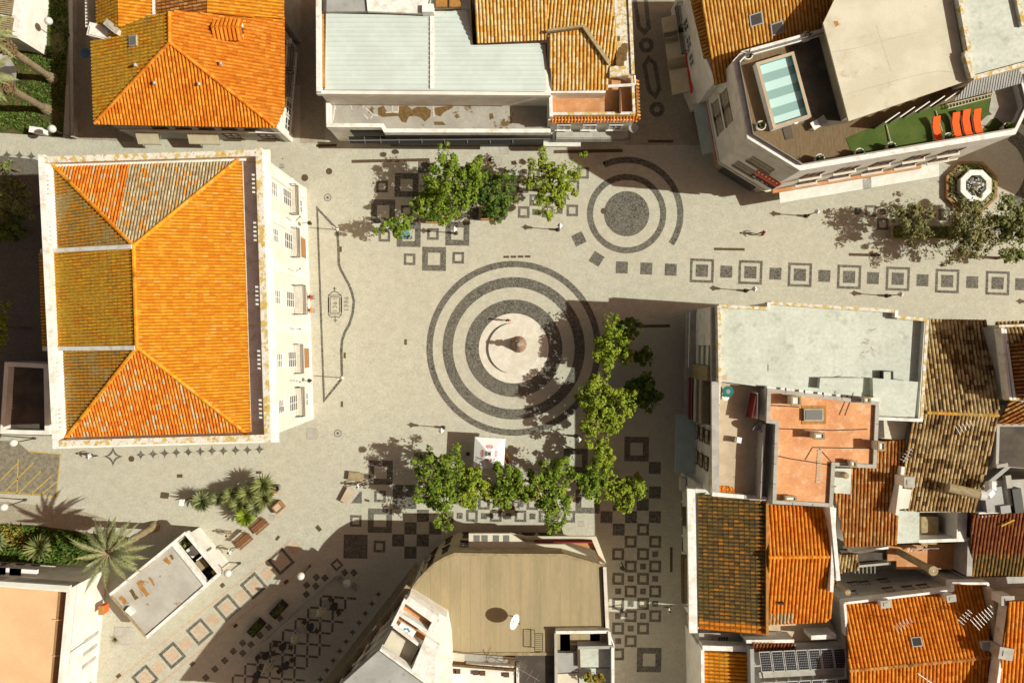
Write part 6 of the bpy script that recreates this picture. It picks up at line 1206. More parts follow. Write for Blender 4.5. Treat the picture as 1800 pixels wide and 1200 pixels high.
G3 = 'trees in the shade left of the town hall'
tree(12, 345, 5.0, 2.2, 2.4, 1.6, 'dark green tree at the left edge, upper of those beside the town hall', 'leaf_olive', 22, 3600, 40, group=G3); tree(10, 400, 4.0, 1.8, 1.6, 1.2, 'dark green tree at the left edge, just below the upper one', 'leaf_deep', 23, 2400, 30, group=G3); tree(-5, 575, 5.0, 1.1, 2.4, 1.0, 'tree cut off by the left edge above the yard building', 'leaf_lime', 24, 1400, 20, group=G3); tree(10, 292, 2.2, .8, .6, .5, 'small bush beside the star paving at the left edge', 'leaf_olive', 25, 500, 12, group=G3)
# planters under the trees
def hedge_box(lb, pts, h, nleaf, seed, leaf='leaf_deep', wall='terracotta_floor', cat='planter', rim=.14):
    c = P(sum(p[0] for p in pts)/len(pts), sum(p[1] for p in pts)/len(pts), 0); t = thing('planter', lb, cat, c, 0, 'planters under the trees'); q = pp(pts, h); b = MB(); b.ring(q, offset(q, rim), 0, h); b.build('planter_wall', wall, t); b = MB(); b.prism(offset(q, rim), 0, h-.08); b.build('soil', 'soil', t)
    rnd = random.Random(seed); b = MB(); i = offset(q, rim); x0, x1 = min(p[0] for p in i), max(p[0] for p in i); y0, y1 = min(p[1] for p in i), max(p[1] for p in i)
    for _ in range(nleaf):
        p = Vector((rnd.uniform(x0, x1), rnd.uniform(y0, y1), h+rnd.uniform(-.05, .35))); u = Vector((rnd.gauss(0, 1), rnd.gauss(0, 1), rnd.gauss(0, .6))).normalized()*.12; v = u.cross(Vector((rnd.uniform(-.4, .4), rnd.uniform(-.4, .4), 1))).normalized()*.07; b.face([p-u, p-v, p+u, p+v], 0, rnd.random())
    b.build('plants', leaf, t, tint=True); return t
hedge_box('long orange walled planter under the low tree of the upper row', [(748, 371), (779, 371), (779, 392), (748, 391)], .7, 420, 1)
hedge_box('orange planter under the dark green tree of the upper row', [(845, 362), (867, 362), (867, 386), (845, 386)], .75, 260, 2)
hedge_box('orange planter below the olive green tree of the lower row', [(859, 858), (886, 858), (886, 877), (859, 877)], .7, 240, 3); hedge_box('orange planter between the round tree and tall oval tree', [(905, 862), (948, 862), (948, 877), (905, 877)], .7, 340, 4)
hedge_box('long clipped hedge box under the thin promenade trees', [(1569, 396), (1706, 398), (1706, 421), (1569, 418)], .8, 1700, 5, 'leaf_olive', 'stone_pier')
# palms
def frond_mb(b, root, az, el, L, droop, w, rnd, mat=0):
    n = 9; p = Vector(root); d = Vector((math.cos(az)*math.cos(el), math.sin(az)*math.cos(el), math.sin(el))); pts = [p.copy()]
    for i in range(n): p = p+d*(L/n); d = (d+Vector((0, 0, -droop/n))).normalized(); pts.append(p.copy())
    for i in range(n):
        a, c = pts[i], pts[i+1]; f = (c-a).normalized(); side = f.cross(Vector((0, 0, 1))).normalized(); up = side.cross(f)
        b.cyl(a, c, .05*(1-i/n)+.012, .05*(1-(i+1)/n)+.012, 4, False, 1, .5)
        if i < 1: continue
        for k in range(4):
            q = a.lerp(c, (k+.5)/4); wl = w*math.sin(math.pi*min(1, .12+(i+k/4)/n*.92))
            for s in (-1, 1):
                tip = q+side*s*wl+f*wl*.75+up*rnd.uniform(-.12, .18)*wl; b.face([q-f*.06, q+f*.06, tip], 0, min(1, max(0, rnd.gauss(.5, .25))))
def palm(lb, bx, by, tx, ty, h, nf, L, seed, name='palm_tree', skirt=True, tr=.32):
    rnd = random.Random(seed); B = P(bx, by, 0); T = P(tx, ty, h); t = thing(name, lb, 'palm tree', B); d = T-B; d = Vector((d.x, d.y, h)); m = MB(); n = 10
    m.cyl((0, 0, 0), d*.08, tr*1.9, tr*1.25, 12); prev = None
    for i in range(n): m.cyl(d*(.06+.94*i/n), d*(.06+.94*(i+1)/n), tr*(1.12-.15*(i % 2)), tr*(1.0), 12)
    m.build('trunk', 'palm_bark', t, local=True)
    if skirt:
        m = MB()
        for i in range(230):
            f = rnd.uniform(.62, .98); a = rnd.uniform(0, 6.3); c = d*f; r = tr*(1.2+1.2*math.sin(math.pi*min(1, (f-.6)/.4))); o = Vector((math.cos(a), math.sin(a), 0)); p = c+o*r*.7; m.obox(p-Vector((.06, .06, 0)), Vector((.13, 0, 0)), Vector((0, .13, 0)), o*.28+Vector((0, 0, .22)))
        m.cyl(d*.6, d*.78, tr*1.1, tr*1.9, 12); m.cyl(d*.78, d*.99, tr*1.9, tr*1.3, 12); m.build('frond_skirt', 'palm_skirt', t, local=True)
    m = MB()
    for i in range(nf):
        az = i*2.39996+rnd.uniform(-.2, .2); el = R(66)*(1-i/nf)-R(22)+rnd.uniform(-.22, .22); frond_mb(m, d, az, el, L*rnd.uniform(.75, 1.12), rnd.uniform(.5, 1.3), rnd.uniform(.26, .44), rnd)
    m.build('fronds', ['leaf_frond', 'stone_pier'], t, local=True, tint=True); return t
palm('tall date palm leaning over the bed, beside the kiosk', 271, 925, 190, 972, 9.0, 36, 3.6, 2)
palm('tall palm on the lawn whose crown is out of the picture, upper of two', 93, 139, -30, 55, 13.0, 26, 3.0, 3); palm('tall palm on the lawn whose crown is out of the picture, lower of two', 83, 193, -28, 131, 13.0, 26, 3.0, 4)
def rosette(px, py, h, r, n, lb, seed, mat='leaf_frond', name='yucca', group='spiky yuccas', w=.07, heads=1):
    rnd = random.Random(seed); c = P(px, py, h); t = thing(name, lb, 'plant', (c.x, c.y, 0), 0, group); m = MB(); m.cyl((0, 0, 0), (0, 0, h), .12, .09, 7); m.build('stem', 'palm_bark', t, local=True); b = MB()
    for i in range(n):
        az = i*2.39996; el = R(78)*(1-i/n)-R(15); L = r*rnd.uniform(.85, 1.1)/max(.45, math.cos(el)*.6+.4); f = Vector((math.cos(az)*math.cos(el), math.sin(az)*math.cos(el), math.sin(el))); s = Vector((-math.sin(az), math.cos(az), 0)); o = Vector((0, 0, h)); mid = o+f*L*.55; tip = o+f*L+Vector((0, 0, -.12*L)); tt = min(1, max(0, rnd.gauss(.5, .25)))
        b.face([o-s*w*.5, o+s*w*.5, mid+s*w+Vector((0, 0, .03)), mid-s*w+Vector((0, 0, .03))], 0, tt); b.face([mid-s*w+Vector((0, 0, .03)), mid+s*w+Vector((0, 0, .03)), tip], 0, tt)
    b.build('leaves', mat, t, local=True, tint=True); return t
for i, (x, y, h, r, mt, lb) in enumerate(((356, 880, 1.4, .95, 'leaf_frond', 'pale round yucca at the left end of the clump, beside the white box lamp'), (384, 876, 1.3, .7, 'leaf_frond', 'small grey yucca second from the left of the clump'), (408, 868, 1.6, .75, 'leaf_olive', 'olive yucca in the middle of the clump above the pink stone'), (436, 866, 2.0, .9, 'leaf_olive', 'bright green yucca near the upper middle of the clump'), (462, 851, 2.3, 1.0, 'leaf_olive', 'tallest yucca at the upper right of the clump'), (464, 874, 1.7, .9, 'leaf_olive', 'yucca at the right side of the clump near the bin'), (420, 884, 1.2, .8, 'leaf_olive', 'short yucca at the lower middle of the clump'), (450, 889, 1.4, .85, 'leaf_frond', 'pale tipped yucca at the lower right of the clump'), (432, 906, 1.1, .95, 'leaf_lime', 'bright leafy yucca at the bottom of the clump, nearest the benches'))): rosette(x, y, h, r*1.28, 84, lb, i, mt)
rosette(71, 962, 1.6, 1.5, 60, 'large green yucca with an orange heart in the planted bed', 20, 'leaf_olive', 'yucca', 'spiky plants of the left bed', .09); rosette(-4, 952, 1.4, 1.1, 50, 'pale agave cut by the left edge of the planted bed', 21, 'leaf_frond', 'agave', 'spiky plants of the left bed', .1)
for i, (x, y, lb) in enumerate(((404, 883, 'flat pink boulder in the yucca clump'), (483, 859, 'sandy orange soil patch at the upper right of the yucca clump'))):
    t = thing('boulder', lb, 'stone', P(x, y, 0)); m = MB(); rnd = random.Random(i); prof = [(.01, .0), (.5, 0), (.42, .2), (.2, .3), (.01, .32)]; m.lathe((0, 0, 0), prof, 7); m.build('rock', 'sand_floor' if i == 0 else 'stain_rust', t, local=True)
# ================================================================ street furniture
def make_lamp(lb):
    t = thing('street_lamp', lb, 'street lamp', (0, 0, 0), 0, 'lantern lamps of the square'); m = MB(); m.lathe((0, 0, 0), [(.2, 0), (.2, .12), (.12, .18), (.12, .75), (.075, .82), (.05, .9), (.04, 2.25), (.09, 2.3), (.04, 2.36)], 10); m.build('post', 'iron', t, local=True)
    m = MB(); 
    for k in range(4):
        a, c = math.pi/4+k*math.pi/2, math.pi/4+(k+1)*math.pi/2; m.face([(.13*math.cos(a), .13*math.sin(a), 2.4), (.13*math.cos(c), .13*math.sin(c), 2.4), (.25*math.cos(c), .25*math.sin(c), 2.9), (.25*math.cos(a), .25*math.sin(a), 2.9)])
    ln = m.build('lantern', 'globe', t, local=True); m = MB(); m.lathe((0, 0, 2.9), [(.3, 0), (.27, .05), (.1, .22), (.05, .26), (.06, .32), (.01, .4)], 4); m.build('lantern_cap', 'dish_white', t, local=True); m = MB(); m.lathe((0, 0, 2.36), [(.02, 0), (.14, .02), (.14, .05), (.02, .05)], 4); m.build('lantern_base', 'iron', t, local=True); return t
LAMPS = ((981, 404, 'lantern lamp above the squares left of the small circle'), (1417, 380, 'lantern lamp in front of the bright side of the pool building'), (1311, 511, 'lantern lamp on the promenade nearest the white flat roof corner'), (1559, 520, 'lantern lamp at the middle edge of the white flat roof'), (1850, 534, 'lantern lamp just outside the right edge whose shadow tip shows'), (780, 751, 'lantern lamp between the town hall forecourt and the square parasol'), (802, 410, 'lantern lamp standing in the big black frame of the upper chequered paving'), (1013, 766, 'white topped lantern lamp in the tree shade below the big circles'))
base_lamp = None
for x, y, lb in LAMPS:
    p = P(x, y, 0)
    if base_lamp is None: base_lamp = make_lamp(lb); base_lamp.location = p
    else: dup(base_lamp, p, 0, lb)
def make_globe(lb):
    t = thing('street_lamp', lb, 'street lamp', (0, 0, 0), 0, 'globe lamps'); m = MB(); m.lathe((0, 0, 0), [(.12, 0), (.12, .25), (.06, .3), (.045, 3.2), (.08, 3.25)], 9); m.build('post', 'iron', t, local=True); m = MB(); m.ball((0, 0, 3.5), .38, 16, 10); m.build('globe', 'globe', t, local=True, smooth=True); m = MB(); m.lathe((0, 0, 3.1), [(.05, 0), (.16, .03), (.16, .06)], 10); m.build('collar', 'iron', t, local=True); return t
gl0 = None
for x, y, lb in ((121, 62, 'globe lamp by the garden wall halfway up the lawn'), (127, 243, 'globe lamp at the lower corner of the lawn, next to the white cabinet'), (422, 989, 'globe lamp at the right end of the kiosk'), (545, 994, 'globe lamp at the edge of the street shade among the diamonds'), (62, 770, 'globe lamp beside the yellow hatched bay'), (46, 878, 'globe lamp at the left edge below the hatched bay')):
    p = P(x, y, 0)
    if gl0 is None: gl0 = make_globe(lb); gl0.location = p
    else: dup(gl0, p, 0, lb)
t = thing('box_lamp', 'square white box lamp on a post at the left tip of the yucca clump', 'street lamp', P(337, 874, 0)); m = MB(); m.cyl((0, 0, 0), (0, 0, 2.2), .05, .05, 6); m.build('post', 'iron', t, local=True); m = MB(); m.box((0, 0, 2.2), .35, .6, .45, R(-10)); m.build('lamp_box', 'dish_white', t, local=True)
t = thing('box_lamp', 'small brown box on a pole at the corner of the kiosk', 'street lamp', P(380, 987, 0)); m = MB(); m.cyl((0, 0, 0), (0, 0, 1.2), .06, .06, 6); m.build('post', 'iron', t, local=True); m = MB(); m.box((0, 0, 1.2), .45, .45, .35, R(20)); m.build('lamp_box', 'stain_brown', t, local=True)
t = thing('utility_cabinet', 'white utility cabinet at the lower edge of the lawn', 'cabinet', P(75, 234, 0)); m = MB(); m.box((0, 0, 0), 1.25, .5, 1.1, R(-8)); m.build('cabinet_body', 'dish_white', t, local=True); m = MB(); m.box((0, 0, 1.1), 1.35, .6, .07, R(-8)); m.build('lid', 'dish_white', t, local=True)
# long benches beside the yuccas and one board bench
def bench(lb, px, py, rz, L=2.0, w=.75):
    t = thing('park_bench', lb, 'bench', P(px, py, 0), R(rz), 'wooden benches'); 
    for k in range(4): m = MB(); m.box((0, -.42+.22*k, .43), L, .18, .05); m.build('seat_slat', 'wood', t, local=True)
    for k in range(3): m = MB(); m.obox((-L/2, .46+.04*k, .55+.14*k), (L, 0, 0), (0, .035, .11), (0, .03, -.008)); m.build('back_slat', 'wood', t, local=True)
    for s in (-1, 1):
        m = MB(); m.box((s*(L/2-.2), 0, 0), .07, .6, .43); m.obox((s*(L/2-.2)-.035, .3, .4), (.07, 0, 0), (0, .05, 0), (0, .14, .55)); m.build('leg', 'iron', t, local=True)
    return t
b0 = bench('wooden bench nearer the bin, upper right of the two beside the yuccas', 459, 922, 41, 1.7); dup(b0, P(431, 948, 0), R(41), 'wooden bench nearer the kiosk, lower left of the two beside the yuccas')
t = thing('planter_box', 'dark square planter box at the right end of the yucca clump', 'planter', P(488, 890, 0)); m = MB(); q = pp([(477, 892), (490, 880), (500, 892), (486, 904)], .7); m.ring(q, offset(q, .12), 0, .7); m.build('planter_wall', 'brown_door', t); m = MB(); m.prism(offset(q, .12), 0, .6); m.build('soil', 'sand_floor', t)
t = thing('litter_bin', 'round grey litter bin at the upper right of the yucca clump', 'bin', P(491, 855, 0)); m = MB(); m.lathe((0, 0, 0), [(.24, 0), (.28, .9), (.22, .9), (.2, .5)], 14); m.build('bin_body', 'dish_grey', t, local=True); m = MB(); m.lathe((0, 0, .9), [(.29, 0), (.3, .06), (.2, .1)], 14); m.build('rim', 'iron', t, local=True)
def slabbench(lb, px, py, rz, L, w, mat):
    t = thing('stone_bench', lb, 'bench', P(px, py, 0), R(rz)); m = MB(); m.box((0, 0, .38), L, w, .1); m.build('seat', mat, t, local=True)
    for s in (-1, 1): m = MB(); m.box((s*(L/2-.25), 0, 0), .25, w*.8, .38); m.build('leg', 'concrete', t, local=True)
slabbench('brown wooden slab bench tilted beside the walking person, lower left paving', 612, 869, 62, 1.55, .75, 'sand_floor'); slabbench('dark slab bench half in tree shade left of the big black frame', 627, 836, -7, 1.5, .85, 'stone_pier')
for i, (x, y, rz, lb) in enumerate(((492, 1068, 47, 'dark planter box in the shaded street, upper of two'), (453, 1100, 47, 'dark planter box in the shaded street, lower of two'))): 
    t = thing('planter_box', lb, 'planter', P(x, y, 0), R(rz)); m = MB(); m.ring([(-.85, -.45), (.85, -.45), (.85, .45), (-.85, .45)], [(-.75, -.35), (.75, -.35), (.75, .35), (-.75, .35)], 0, .7); m.build('planter_wall', 'dark_metal', t, local=True); m = MB(); m.box((0, 0, .3), 1.5, .7, .3); m.build('soil', 'soil', t, local=True); b = MB(); rnd = random.Random(i)
    for _ in range(50): p = Vector((rnd.uniform(-.7, .7), rnd.uniform(-.32, .32), .6+rnd.uniform(0, .35))); u = Vector((rnd.gauss(0, 1), rnd.gauss(0, 1), rnd.gauss(0, .5))).normalized()*.12; v = u.cross(Vector((0, .2, 1))).normalized()*.06; b.face([p-u, p-v, p+u, p+v], 0, rnd.random())
    b.build('plants', 'leaf_deep', t, local=True, tint=True)
# statue on its round platform
pl_ = thing('round_platform', 'pale round stone step in the middle of the big circles', 'platform', P(903, 612, 0)); m = MB(); m.lathe((0, 0, 0), [(2.52, 0), (2.52, .27), (.01, .27)], 96); m.build('step', 'stone_white', pl_, local=True)
ringp(903, 612, 44.5, 61.3, mat='stone_white', name='paving_ring')
st = thing('statue', 'small stone statue in a wide skirt at the centre of the big circles', 'statue', P(911, 605, 0)+Vector((0, 0, .28))); m = MB(); m.lathe((0, 0, 0), [(.85, 0), (.8, .06), (.62, .5), (.42, 1.0), (.25, 1.35), (.3, 1.6), (.34, 1.8), (.2, 1.98), (.1, 2.05), (.1, 2.12)], 14); m.obox((-.75, -.55, 0), (.5, .1, 0), (.1, .4, 0), (.15, .1, .35)); m.build('robe', 'statue_red', st, local=True, smooth=False)
m = MB(); m.ball((0, 0, 2.3), .19, 12, 8, sz=1.2); m.build('head', 'statue_stone', st, local=True, smooth=True); m = MB(); m.ball((0, .0, 2.42), .21, 10, 6, sz=.6); m.build('hair', 'dish_grey', st, local=True)
for s in (-1, 1): m = MB(); m.cyl((s*.3, 0, 1.82), (s*.42, .05, 1.42), .1, .085, 8); m.cyl((s*.42, .05, 1.42), (s*.22, .3, 1.3), .085, .06, 8); m.ball((s*.2, .33, 1.3), .075, 8, 5); m.build('arm', 'statue_stone', st, local=True)
m = MB(); m.ball((.25, -.2, .26), .26, 10, 6); m.ball((.5, .12, .16), .15, 8, 5); m.build('helmet', 'dish_grey', st, local=True)
# square parasol with round prints
pa = thing('square_parasol', 'square white parasol with red oval prints and a scalloped edge, on the lower plaza', 'parasol', P(860, 796, 2.7)*1.0); pa.location.z = 0; ctr_ = P(860, 796, 2.7); a_ = 1.48; ang = R(-3); ca, sa = math.cos(ang), math.sin(ang)
def rot(x, y, z): return (x*ca-y*sa, x*sa+y*ca, z)
m = MB(); cr4 = [(-a_, -a_), (a_, -a_), (a_, a_), (-a_, a_)]
for k in range(4): A, B = cr4[k], cr4[(k+1) % 4]; m.face([rot(*A, 2.55), rot(*B, 2.55), rot(B[0]*.12, B[1]*.12, 3.15), rot(A[0]*.12, A[1]*.12, 3.15)])
m.build('canopy', 'canvas', pa, local=True); m = MB()
for k in range(4):
    A, B = Vector(cr4[k]), Vector(cr4[(k+1) % 4])
    for i in range(9): u, v = A+(B-A)*i/9, A+(B-A)*(i+1)/9; w_ = (u+v)/2; m.face([rot(u.x, u.y, 2.55), rot(v.x, v.y, 2.55), rot(v.x*1.01, v.y*1.01, 2.38), rot(w_.x*1.015, w_.y*1.015, 2.32), rot(u.x*1.01, u.y*1.01, 2.38)])
m.build('valance', 'canvas', pa, local=True); m = MB()
for i in range(0, 9, 2): u = -a_+2*a_*i/9; m.face([rot(u+.05, a_*1.0+.012, 2.5), rot(u+.27, a_+.012, 2.5), rot(u+.27, a_+.03, 2.36), rot(u+.05, a_+.03, 2.36)])
m.build('valance_print', 'sign_red', pa, local=True)
for k in range(4):
    m = MB(); cx_, cy2 = [(0, .66), (.66, 0), (0, -.66), (-.66, 0)][k]; ex, ey = (.34, .19) if k % 2 == 0 else (.17, .34); zz = 3.15-(.66-.18)/(a_*.88)*.6+.012; sl = .6/(a_*.88)
    for i in range(24):
        u, v = 2*math.pi*i/24, 2*math.pi*(i+1)/24; q = []
        for (w_, r_) in ((u, 1), (v, 1), (v, .82), (u, .82)):
            x, y = cx_+ex*r_*math.cos(w_), cy2+ey*r_*math.sin(w_); q.append(rot(x, y, 3.15-(max(abs(x), abs(y))-.18)*sl+.012))
        m.face(q)
    for i in (-1, 0, 1):
        x, y = (cx_+i*.15, cy2) if k % 2 == 0 else (cx_, cy2+i*.15); m.face([rot(x+dx, y+dy, 3.15-(max(abs(x+dx), abs(y+dy))-.18)*sl+.014) for dx, dy in ((-.05, -.07), (.05, -.07), (.05, .07), (-.05, .07))])
    m.build('print', 'sign_red', pa, local=True)
m = MB(); m.box((0, 0, 3.13), .42, .42, .1, ang); m.build('vent_cap', 'dish_grey', pa, local=True); m = MB(); m.box((.05, 0, 3.23), .17, .17, .08, ang); m.build('finial', 'dark_metal', pa, local=True); m = MB(); m.cyl((0, 0, 0), (0, 0, 3.1), .04, .04, 8); m.build('pole', 'rail_metal', pa, local=True); m = MB(); m.box((0, 0, 0), .8, .8, .1); m.build('base', 'concrete', pa, local=True)
t = thing('cafe_chair', 'dark wire cafe chair in the shade of the square parasol', 'chair', P(823, 796, 0), R(10)); m = MB(); m.lathe((0, 0, .44), [(.01, 0), (.22, 0), (.22, .03), (.01, .03)], 14); m.build('seat', 'iron', t, local=True); m = MB(); m.tube([Vector((.22*math.cos(a), .22*math.sin(a), .45+.4*max(0, math.sin(a)))) for a in [k*.35 for k in range(19)]], .02, 5); m.build('backrest', 'rail_metal', t, local=True)
for x, y in ((-.15, -.15), (.15, -.15), (.15, .15), (-.15, .15)): m = MB(); m.cyl((x*1.2, y*1.2, 0), (x, y, .44), .015, .015, 5); m.build('leg', 'iron', t, local=True)
for i, (x, y, r, mt, lb) in enumerate(((888, 800, .3, 'yellow_cloth', 'round yellow cushion at the right edge of the square parasol'), (889, 811, .32, 'red_cloth', 'round red cushion below the yellow one beside the square parasol'), (884, 818, .2, 'red_panel', 'small dark red cushion beneath the red cushion by the parasol'))):
    t = thing('round_cushion', lb, 'cushion', P(x, y, .8), 0, 'cushions beside the parasol'); m = MB(); m.lathe((0, 0, -.35), [(.01, 0), (r*.8, .02), (r, .16), (r*.8, .3), (.06, .33), (.01, .31)], 14); m.build('cover', mt, t, local=True, smooth=True); m = MB(); m.lathe((0, 0, -.8), [(.18, 0), (.15, .45)], 10); m.build('stool_base', 'iron', t, local=True)
# closed parasols, glass screen and tables in the shaded street
def closed_parasol(lb, px, py):
    t = thing('closed_parasol', lb, 'parasol', P(px, py, 0), 0, 'closed parasols in the shaded street'); m = MB(); m.cyl((0, 0, 0), (0, 0, 3.6), .035, .035, 7); m.build('pole', 'rail_metal', t, local=True); b = MB()
    prof = ((1.55, .30), (1.7, .42), (2.3, .34), (3.0, .2), (3.5, .06))
    for (z0, r0), (z1, r1) in zip(prof, prof[1:]):
        for k in range(16):
            f = lambda i, r: ((r*(1.25 if i % 2 else .7))*math.cos(i*math.pi/8), (r*(1.25 if i % 2 else .7))*math.sin(i*math.pi/8)); b.face([(*f(k, r0), z0), (*f(k+1, r0), z0), (*f(k+1, r1), z1), (*f(k, r1), z1)])
    b.build('folded_canopy', 'canvas_dirty', t, local=True); m = MB(); m.lathe((0, 0, 3.48), [(.1, 0), (.08, .12), (.01, .2)], 8); m.build('tip', 'blue_paint', t, local=True); m = MB(); m.box((0, 0, 0), .7, .7, .09); m.build('base', 'concrete', t, local=True); return t
cp = closed_parasol('closed white parasol nearest the street lamp, topmost of three in the shade', 573, 1063); dup(cp, P(530, 1108, 0), .3, 'closed white parasol in the middle of three in the shaded street'); dup(cp, P(483, 1158, 0), .7, 'closed white parasol nearest the bottom edge in the shaded street')
t = thing('glass_screen', 'long low glass screen with pale rails along the shaded dining area', 'screen', P(511, 1085, 0)); A, B = P(591, 1013, 0), P(432, 1157, 0); m = MB(); m.tube([A+Vector((0, 0, 1.15)), B+Vector((0, 0, 1.15))], .05, 5); m.tube([A+Vector((0, 0, .15)), B+Vector((0, 0, .15))], .04, 5); m.build('rail', 'rail_metal', t); d_ = (B-A)
for k in range(8): m = MB(); p_, q_ = A+d_*(k/8+.006), A+d_*((k+1)/8-.006); m.face([p_+Vector((0, 0, .18)), q_+Vector((0, 0, .18)), q_+Vector((0, 0, 1.1)), p_+Vector((0, 0, 1.1))]); m.build('glass_panel', 'clear_glass', t)
for k in range(9): m = MB(); p_ = A+d_*(k/8); m.cyl(p_, p_+Vector((0, 0, 1.15)), .035, .035, 6); m.build('post', 'rail_metal', t)
m = MB(); C_ = P(640, 1036, 0); 
t = thing('barrier', 'low rope barrier closing the top of the shaded dining area', 'barrier', P(616, 1025, 0)); A, B = P(596, 1014, 0), P(627, 1034, 0)
for k in range(3): m = MB(); p_ = A.lerp(B, k/2); m.cyl(p_, p_+Vector((0, 0, 1)), .04, .03, 6); m.build('post', 'rail_metal', t)
m = MB(); m.tube([A+Vector((0, 0, .9)), B+Vector((0, 0, .9))], .03, 5); m.build('rope', 'rail_metal', t)
def cafe_set(px, py, lb, lb2, white, rz):
    t = thing('cafe_table', lb, 'table', P(px, py, 0), R(rz), 'tables in the shaded dining area'); m = MB(); m.lathe((0, 0, 0), [(.22, 0), (.2, .03), (.04, .05), (.04, .7), (.38, .7), (.38, .74), (.01, .74)], 14); m.build('table_top', 'dish_white' if white else 'iron', t, local=True)
    for k in (0, 1):
        a = R(rz+90+180*k); x, y = math.cos(a)*.75, math.sin(a)*.75; p_ = P(px, py, 0)+Vector((x, y, 0)); c = thing('cafe_chair', lb2+(', lower' if k else ', upper'), 'chair', p_, a, 'chairs in the shaded dining area'); m = MB(); m.box((0, 0, .42), .42, .42, .05); m.build('seat', 'rail_metal' if white else 'frame_brown', c, local=True); m = MB(); m.box((.2, 0, .47), .04, .42, .4); m.build('backrest', 'rail_metal' if white else 'frame_brown', c, local=True); m = MB(); [m.cyl((dx, dy, 0), (dx, dy, .42), .02, .02, 4) for dx in (-.18, .18) for dy in (-.18, .18)]; m.build('leg', 'iron', c, local=True)
cafe_set(612, 1021, 'small white round table at the top of the dining area', 'metal chair at the small white table', True, 60)
for i, (x, y, w) in enumerate(((590, 1062, 'beside the topmost closed parasol'), (548, 1098, 'between topmost and middle closed parasols'), (500, 1132, 'just above the middle of the lower screen'), (470, 1148, 'left of the bottom closed parasol'), (505, 1165, 'right of the bottom closed parasol'), (455, 1182, 'at the bottom edge of the dining area'))): cafe_set(x, y, 'dark table '+w, 'dark chair at table '+w, False, 30+25*i)
# tables under the small sparse tree
for i, (x, y, mt, lb) in enumerate(((713, 412, 'blue_cloth', 'table with pale blue cloth under the small sparse tree'), (690, 401, 'dish_white', 'white table under the small sparse tree'))):
    t = thing('cafe_table', lb, 'table', P(x, y, 0)); m = MB(); m.lathe((0, 0, .7), [(.01, 0), (.5, 0), (.5, .04), (.01, .04)], 14); m.build('table_top', mt, t, local=True); m = MB(); m.cyl((0, 0, 0), (0, 0, .7), .05, .05, 6); m.build('leg', 'iron', t, local=True)
# fountain
fo = thing('fountain', 'octagonal white fountain basin with water jet and planted step', 'fountain', P(1704, 330, 0)); f8 = lambda r, z=None: [(r*math.cos(R(22.5+45*k)), r*math.sin(R(22.5+45*k))) for k in range(8)]
m = MB(); m.ring(f8(2.75), f8(2.45), 0, .45); m.build('outer_wall', 'brown_door', fo, local=True); m = MB(); m.prism(f8(2.45), 0, .35); m.build('soil', 'soil', fo, local=True); m = MB(); m.ring(f8(1.6), f8(1.15), .3, 1.05); m.ring(f8(1.66), f8(1.1), 1.05, 1.17); m.build('basin', 'coping_white', fo, local=True); m = MB(); m.prism(f8(1.15), .3, .55); m.build('basin_floor', 'dark_floor', fo, local=True); m = MB(); m.face([(x, y, .98) for x, y in f8(1.14)]); m.build('water_surface', 'water', fo, local=True)
m = MB(); m.lathe((.3, .05, .5), [(.3, 0), (.22, .5), (.28, .62), (.1, .7), (.06, .95), (.01, .95)], 10); m.ball((.38, .0, 1.5), .2, 8, 6); m.build('spout', 'stone_white', fo, local=True); b = MB(); rnd = random.Random(3)
for _ in range(150): a = rnd.uniform(0, 6.3); r_ = rnd.uniform(.1, .95); p = Vector((r_*math.cos(a), r_*math.sin(a), 1.0)); s = rnd.uniform(.02, .07); b.face([p+Vector((s*math.cos(k*1.57+a), s*math.sin(k*1.57+a)*.6, .004*k)) for k in range(4)])
b.build('splash', 'dish_white', fo, 'stuff', local=True); b = MB()
for _ in range(700):
    a = rnd.uniform(0, 6.3); r_ = rnd.uniform(1.7, 2.4); p = Vector((r_*math.cos(a), r_*math.sin(a), .35+rnd.uniform(0, .4))); u = Vector((rnd.gauss(0, 1), rnd.gauss(0, 1), rnd.gauss(0, .5))).normalized()*.13; v = u.cross(Vector((.2, 0, 1))).normalized()*.07; b.face([p-u, p-v, p+u, p+v], 0, rnd.random())
b.build('plants', 'leaf_olive', fo, local=True, tint=True)
for k in (3, 4, 5, 7): m = MB(); a = R(45*k); m.box((1.95*math.cos(a), 1.95*math.sin(a), .45), .35, 1.1, .1, a); m.build('bench_board', 'sand_floor', fo, local=True)
ringp(1740, 300, 61, 85, -60, 60); ringp(1740, 300, 100, 128, -60, 70, 'basalt_cobble'); sheet('paving_patch', [(1634, 320), (1641, 290), (1668, 288), (1660, 320)], .006, 'concrete')
# ================================================================ on the pool terrace
def lounger(lb, px, py, rz):
    t = thing('sun_lounger', lb, 'sun lounger', P(px, py, 11.65), R(rz), 'orange sun loungers on the roof lawn'); m = MB(); m.box((0, -.35, .3), .62, 1.2, .09); m.build('seat_cushion', 'orange_cloth', t, local=True); m = MB(); m.obox((-.31, .22, .32), (.62, 0, 0), (0, .72, .38), (0, -.05, .09)); m.build('back_cushion', 'orange_cloth', t, local=True); m = MB(); m.obox((-.31, -.95, .31), (.62, 0, 0), (0, -.35, .18), (0, .03, .09)); m.build('foot_cushion', 'orange_cloth', t, local=True)
    m = MB()
    for s in (-1, 1): m.box((s*.33, -.2, .22), .05, 1.9, .06)
    m.build('frame', 'dish_white', t, local=True)
    for sx in (-.3, .3):
        for sy in (-.9, .6): m = MB(); m.cyl((sx, sy, 0), (sx, sy, .24), .025, .025, 5); m.build('leg', 'dish_white', t, local=True)
    return t
L0_ = lounger('orange sun lounger standing apart, leftmost on the roof lawn', 1642, 227, 10)
